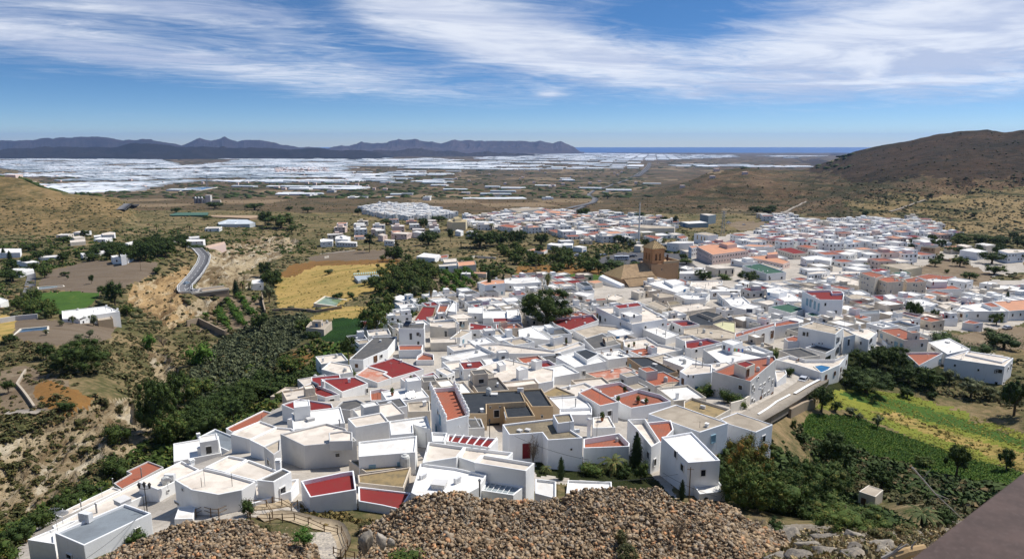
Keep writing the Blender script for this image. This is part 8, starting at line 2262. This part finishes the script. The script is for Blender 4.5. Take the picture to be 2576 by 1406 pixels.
def pylon(label, crop, x, y, hpx, kind='lattice', cat='pylon', arms=True):
 u, v = cv(crop, x, y); p = hits([u], [v])[0]; d = p[1] * CP - p[2] * SP; H = hpx * cs(crop) * d / FP / .97; r = thing('pylon' if kind == 'lattice' else 'utility_pole', label, cat, p)
 if kind == 'lattice':
  mb = MB(); w0, w1 = H * .07, H * .02
  for sx in (-1, 1):
   for sy in (-1, 1): mb.tube([(sx * w0, sy * w0, 0), (sx * w1, sy * w1, H)], H * .006, 4)
  for k in range(8):
   z0, z1 = H * k / 8, H * (k + 1) / 8; a = w0 + (w1 - w0) * k / 8; b = w0 + (w1 - w0) * (k + 1) / 8
   for s in (-1, 1): mb.tube([(-a * s, -a, z0), (b * s, -b, z1)], H * .004, 3).tube([(-a, -a * s, z0), (-b, b * s, z1)], H * .004, 3)
  mb.build('lattice', M_GREY, r)
  if arms:
   for z in (.78, .88, .97): MB().tube([(-H * .1, 0, H * z), (H * .1, 0, H * z)], H * .007, 4).build('cross_arm', M_GREY, r)
 else:
  MB().tube([(0, 0, -.5), (0, 0, H)], [H * .018, H * .011], 6).build('pole', M_POST, r)
  if arms: MB().tube([(-H * .09, 0, H * .93), (H * .09, 0, H * .93)], H * .009, 4).build('cross_arm', M_POST, r)
pylon('tall lattice pylon left of the dusty lot', 'D4', 1776, 480, 260)
pylon('slim red-white lattice antenna on the left plain', 'C1', 1565, 492, 100, arms=False)
pylon('leaning utility pole beside the stepped white house', 'C8', 1625, 838, 150, 'pole', 'utility pole', False)
pylon('dark utility pole at the corner of the tall white house', 'C9', 38, 850, 265, 'pole', 'utility pole')
pylon('thin utility pole on the hill slope at right', 'C3', 1995, 785, 90, 'pole', 'utility pole')
pylon('thin utility pole on the ochre field edge', 'C1', 1062, 1110, 80, 'pole', 'utility pole')
pylon('thin utility pole beside the white warehouse', 'C1', 175, 970, 60, 'pole', 'utility pole')
pylon('pair pole above the village, left of the mast', 'D4', 955, 180, 100, 'pole', 'utility pole')
def silo():
 u, v = cv('C1', 1560, 600); p = hits([u], [v])[0]; d = p[1] * CP - p[2] * SP; m = cs('C1') * d / FP; r = thing('cement_plant', 'grey block tower with three silos standing on the plain', 'industrial building', p)
 MB().box(-10 * m, 0, -2, 28 * m, 30 * m, 60 * m).build('tower', WALLS['g'], r); MB().box(-80 * m, 0, -2, -12 * m, 20 * m, 30 * m).build('hall', WALLS['g'], r)
 for k in range(3): MB().lathe([(11 * m, -2), (11 * m, 42 * m), (5 * m, 50 * m)], 12, ((-34 - 24 * k) * m, -8 * m, 0)).build('silo', M_GREY, r)
 MB().box(34 * m, 4 * m, -2, 100 * m, 20 * m, 24 * m).build('annexe', WALLS['c'], r)
silo()
def big_greenhouse(label, crop, text, h, mat):
 uv = pts(crop, text); G = hits([q[0] for q in uv], [q[1] for q in uv]); z = G[:, 2].mean() + h; P = ccw([tuple(at_z(a, b, z)[:2]) for a, b in uv]); c = np.mean(P, 0); r = thing('greenhouse', label, 'greenhouse', (*c, z - h))
 MB().prism([(q[0] - c[0], q[1] - c[1]) for q in P], -2, h).build('cover', mat, r); L = [(q[0] - c[0], q[1] - c[1]) for q in P]
big_greenhouse('long bright white greenhouse with vents on the plain', 'D3', '1515,35 2170,28 2215,45 2160,52 1510,58', 3.5, PL[0])
big_greenhouse('pale domed greenhouse beside the cemetery', 'C1', '1640,745 1720,720 1860,722 1925,745 1880,755 1650,758', 3.5, PL[1])
big_greenhouse('green-netted sports court at the left distance', 'C1', '1275,685 1330,670 1570,668 1560,688 1290,690', 3.0, plain('green_net', (.06, .13, .09), .7))
big_greenhouse('brick cemetery wall block with white tombs', 'C1', '1580,690 1960,690 1970,702 1880,712 1600,700', 2.5, WALLS['bw'])
big_greenhouse('glass cold frame on the golden field', 'D3', '325,890 590,872 608,905 370,945', 1.4, PL[2])
def frame_ribs():
 uv = pts('D3', '330,888 592,870'); G = hits([q[0] for q in uv], [q[1] for q in uv]); r = thing('shade_netting', 'torn pale netting strips over the cold frame', 'netting', G[0]); d = G[1] - G[0]
 for k in range(14):
  p = d * (k / 13.); MB().tube([(p[0], p[1], p[2] + 1.5), (p[0] + .8, p[1] - 5.5, p[2] + 1.6)], .3, 5).build('strip', plain('pale_net', (.35, .5, .45)), r)
frame_ribs()
# garden details: flower pots, chairs and washing on the terraces
def smalls():
 pot = MB().lathe([(.12, 0), (.2, .32), (.22, .36)], 8).mesh('pot', M_BRICK); V, F = crown('x', 120, .09, [((0, 0, .62), (.26, .26, .3))], 3, .7); pl_ = mk(V, F, L_MID, 'leaves')
 cf = MB().box(-.25, -.25, .4, .25, .25, .45).box(-.25, .2, .45, .25, .25, .95).box(-.25, -.25, 0, -.2, -.2, .4).box(.2, -.25, 0, .25, -.2, .4).box(-.25, .2, 0, -.2, .25, .4).box(.2, .2, 0, .25, .25, .4).mesh('chair', M_WOOD)
 cloth = [plain('washing_%d' % i, c) for i, c in enumerate([(.6, .1, .15), (.7, .7, .7), (.1, .2, .5), (.5, .4, .1), (.15, .4, .3)])]
 for i, (cr, x, y, d) in enumerate([('C5', 2080, 930, 'left corner of the terracotta plant terrace'), ('C5', 2130, 855, 'beside the white arch door'), ('C5', 2190, 840, 'under the climbing plant'), ('C5', 2380, 880, 'right end of the plant terrace'), ('C5', 2230, 930, 'middle of the plant terrace'), ('C5', 2290, 945, 'front of the plant terrace'),
  ('C5', 2160, 520, 'on the cluttered cream terrace'), ('C5', 2300, 535, 'on the right cream terrace'), ('C5', 2060, 500, 'by the curved terrace end'), ('C5', 1960, 1060, 'on the small stepped terrace'), ('C5', 380, 870, 'on the lantern terrace'), ('C5', 450, 780, 'at the railing terrace'), ('C5', 520, 770, 'second at the railing terrace'), ('C5', 2200, 500, 'near the aerial of the cluttered terrace'), ('C5', 1690, 490, 'on the curved wall terrace')]):
  p = on_surface(cr, x, y)
  if p is None: continue
  t = thing('potted_plant', 'clay pot with green plant, ' + d, 'potted plant', p, i); link('pot', pot, t); link('leaves', pl_, t); t.scale = (1.6, 1.6, 1.8)
 for i, (cr, x, y, d) in enumerate([('C5', 2150, 560, 'wooden terrace chair beside the black hatch house'), ('C5', 1960, 560, 'wooden lounger chair right of the black roof lantern'), ('C5', 2030, 545, 'second wooden chair right of the black roof lantern'), ('C6', 860, 620, 'wooden chair by the villa pool')]):
  p = on_surface(cr, x, y)
  if p is None: p = hits([cv(cr, x, y)[0]], [cv(cr, x, y)[1]])[0]
  t = link('terrace_chair', cf, None, tuple(p), (0, 0, i * 1.3), (1.3, 1.3, 1.3), label=d, category='chair')
 for i, (cr, x0, y0, x1, y1, d) in enumerate([('C6', 330, 560, 460, 570, 'washing line of dark clothes by the white cube room'), ('C6', 200, 515, 275, 500, 'washing line of pale towels left of the white cube room'), ('C6', 365, 320, 395, 330, 'short washing line beside the solar heater'), ('C5', 1130, 400, 1240, 400, 'washing line on the court below the white parapet')]):
  a, b = on_surface(cr, x0, y0), on_surface(cr, x1, y1)
  if a is None or b is None: continue
  b = b + (a[2] - b[2]) * np.array([0, 0, 1]); r = thing('washing_line', d, 'washing line', a); MB().tube([(0, 0, 0), (0, 0, 1.9)], .03, 5).build('post', M_GREY, r); MB().tube([tuple(b - a), tuple(b - a + (0, 0, 1.9))], .03, 5).build('post', M_GREY, r); MB().tube([(0, 0, 1.85), tuple(b - a + (0, 0, 1.85))], .012, 4).build('line', M_GREY, r)
  for k in range(8):
   c = (b - a) * ((k + .7) / 9); e = (b - a) / np.linalg.norm(b - a) * .5; MB().obox(tuple(c + (0, 0, 1.35)), tuple(e), (0, .02, 0), (0, 0, .9)).build('cloth', cloth[(k + i) % 5], r)
smalls()
# power lines crossing the foreground
def cable(label, crop, a, b, sag, ya, yb):
 A = at_depth(*cv(crop, *a), ya); B = at_depth(*cv(crop, *b), yb); r = thing('power_line', label, 'cable', A)
 MB().tube([tuple((B - A) * t + np.array([0, 0, -4 * sag * t * (1 - t)])) for t in np.linspace(0, 1, 12)], .022, 4).build('wire', M_IRON, r)
cable('thin cable from the leaning pole to the tall white house', 'C8', (1540, 700), (2576, 640), .5, 66, 88)
cable('thin cable crossing in front of the gravel-roof house', 'C8', (1300, 360), (1860, 540), .4, 88, 82)
cable('thin cable running down the left grey wall', 'C7', (640, 1288), (1110, 900), .3, 60, 70)
cable('cable over the lower right pole towards the trees', 'C9', (-160, 640), (250, 820), .3, 80, 70)
# tiny fields of texture: fence ribs on the glass roof and pergola bars
def bars(label, cat, name, crop, a0, a1, b0, b1, n, zoff, house_mat, r=.06):
 SA = on_surface(crop, *[(a0[i] + b1[i]) / 2 for i in (0, 1)])
 if SA is None: return
 z = SA[2] + zoff; R = thing(name, label, cat, (SA[0], SA[1], z)); o = np.array([SA[0], SA[1], z])
 for k in range(n):
  f = k / (n - 1); p = at_z(*cv(crop, a0[0] + (a1[0] - a0[0]) * f, a0[1] + (a1[1] - a0[1]) * f), z) - o; q = at_z(*cv(crop, b0[0] + (b1[0] - b0[0]) * f, b0[1] + (b1[1] - b0[1]) * f), z) - o
  MB().tube([p, q], r, 4).build('bar', house_mat, R)
bars('white pergola of sloping slats over the maroon court', 'pergola', 'pergola', 'C8', (855, 348), (1165, 375), (820, 405), (1100, 448), 6, 2.2, M_WHITE, .12)
bars('white glazing bars of the slatted glass roof', 'glazing', 'glazing_bars', 'C8', (1145, 690), (1300, 715), (1085, 765), (1240, 800), 5, .12, M_WHITE, .05)
bars('bare white pergola bars over the small yard house', 'pergola', 'pergola', 'C5', (855, 1040), (1000, 1030), (890, 1110), (1040, 1100), 3, 2.6, M_WHITE, .06)
def merlons():
 R = None
 for side, (a, b) in enumerate((((668, 815), (780, 1055)), ((850, 805), (950, 1010)))):
  H = [P for P, z in SURF if True]
  for k in range(9):
   f = k / 8; x, y = a[0] + (b[0] - a[0]) * f, a[1] + (b[1] - a[1]) * f; u, v = cv('C5', x, y); p = at_z(u, v, MERZ)
   if R is None: R = thing('merlon_row', 'rows of white pointed merlons on the castle-like terrace', 'battlement', p); o = p
   MB().lathe([(.22, -.3), (.22, .5), (.30, .55), (.16, .8), (.2, .95), (.02, 1.15)], 6, tuple(p - o)).build('merlon', WALLS['w'], R)
MERZ = [o for o in COL.objects if str(o.get('label', '')).startswith('castle-like')][0]
MERZ = max((z for P, z in SURF if inside(P, MERZ.location.x, MERZ.location.y) and True), default=-40) + .7
merlons()

# ---------------------------------------------------------------- the air between here and the sea
def haze():
 m = bpy.data.materials.new('haze'); m.use_nodes = True; t = NT(m.node_tree); t.n.clear()
 vol = t.add('ShaderNodeVolumePrincipled', {'Color': (.38, .58, 1.0, 1), 'Density': HAZE_D, 'Anisotropy': .2})
 t.add('ShaderNodeOutputMaterial', {'Volume': vol.outputs[0]})
 MBx = MB().box(-46000, -300, -403, 46000, 39500, 330); link('haze', MBx.mesh('haze', m), kind='stuff')
HAZE_D = 2.3e-5
haze()
cam_data.dof.use_dof = True; cam_data.dof.focus_distance = 160.0; cam_data.dof.aperture_fstop = 4.4
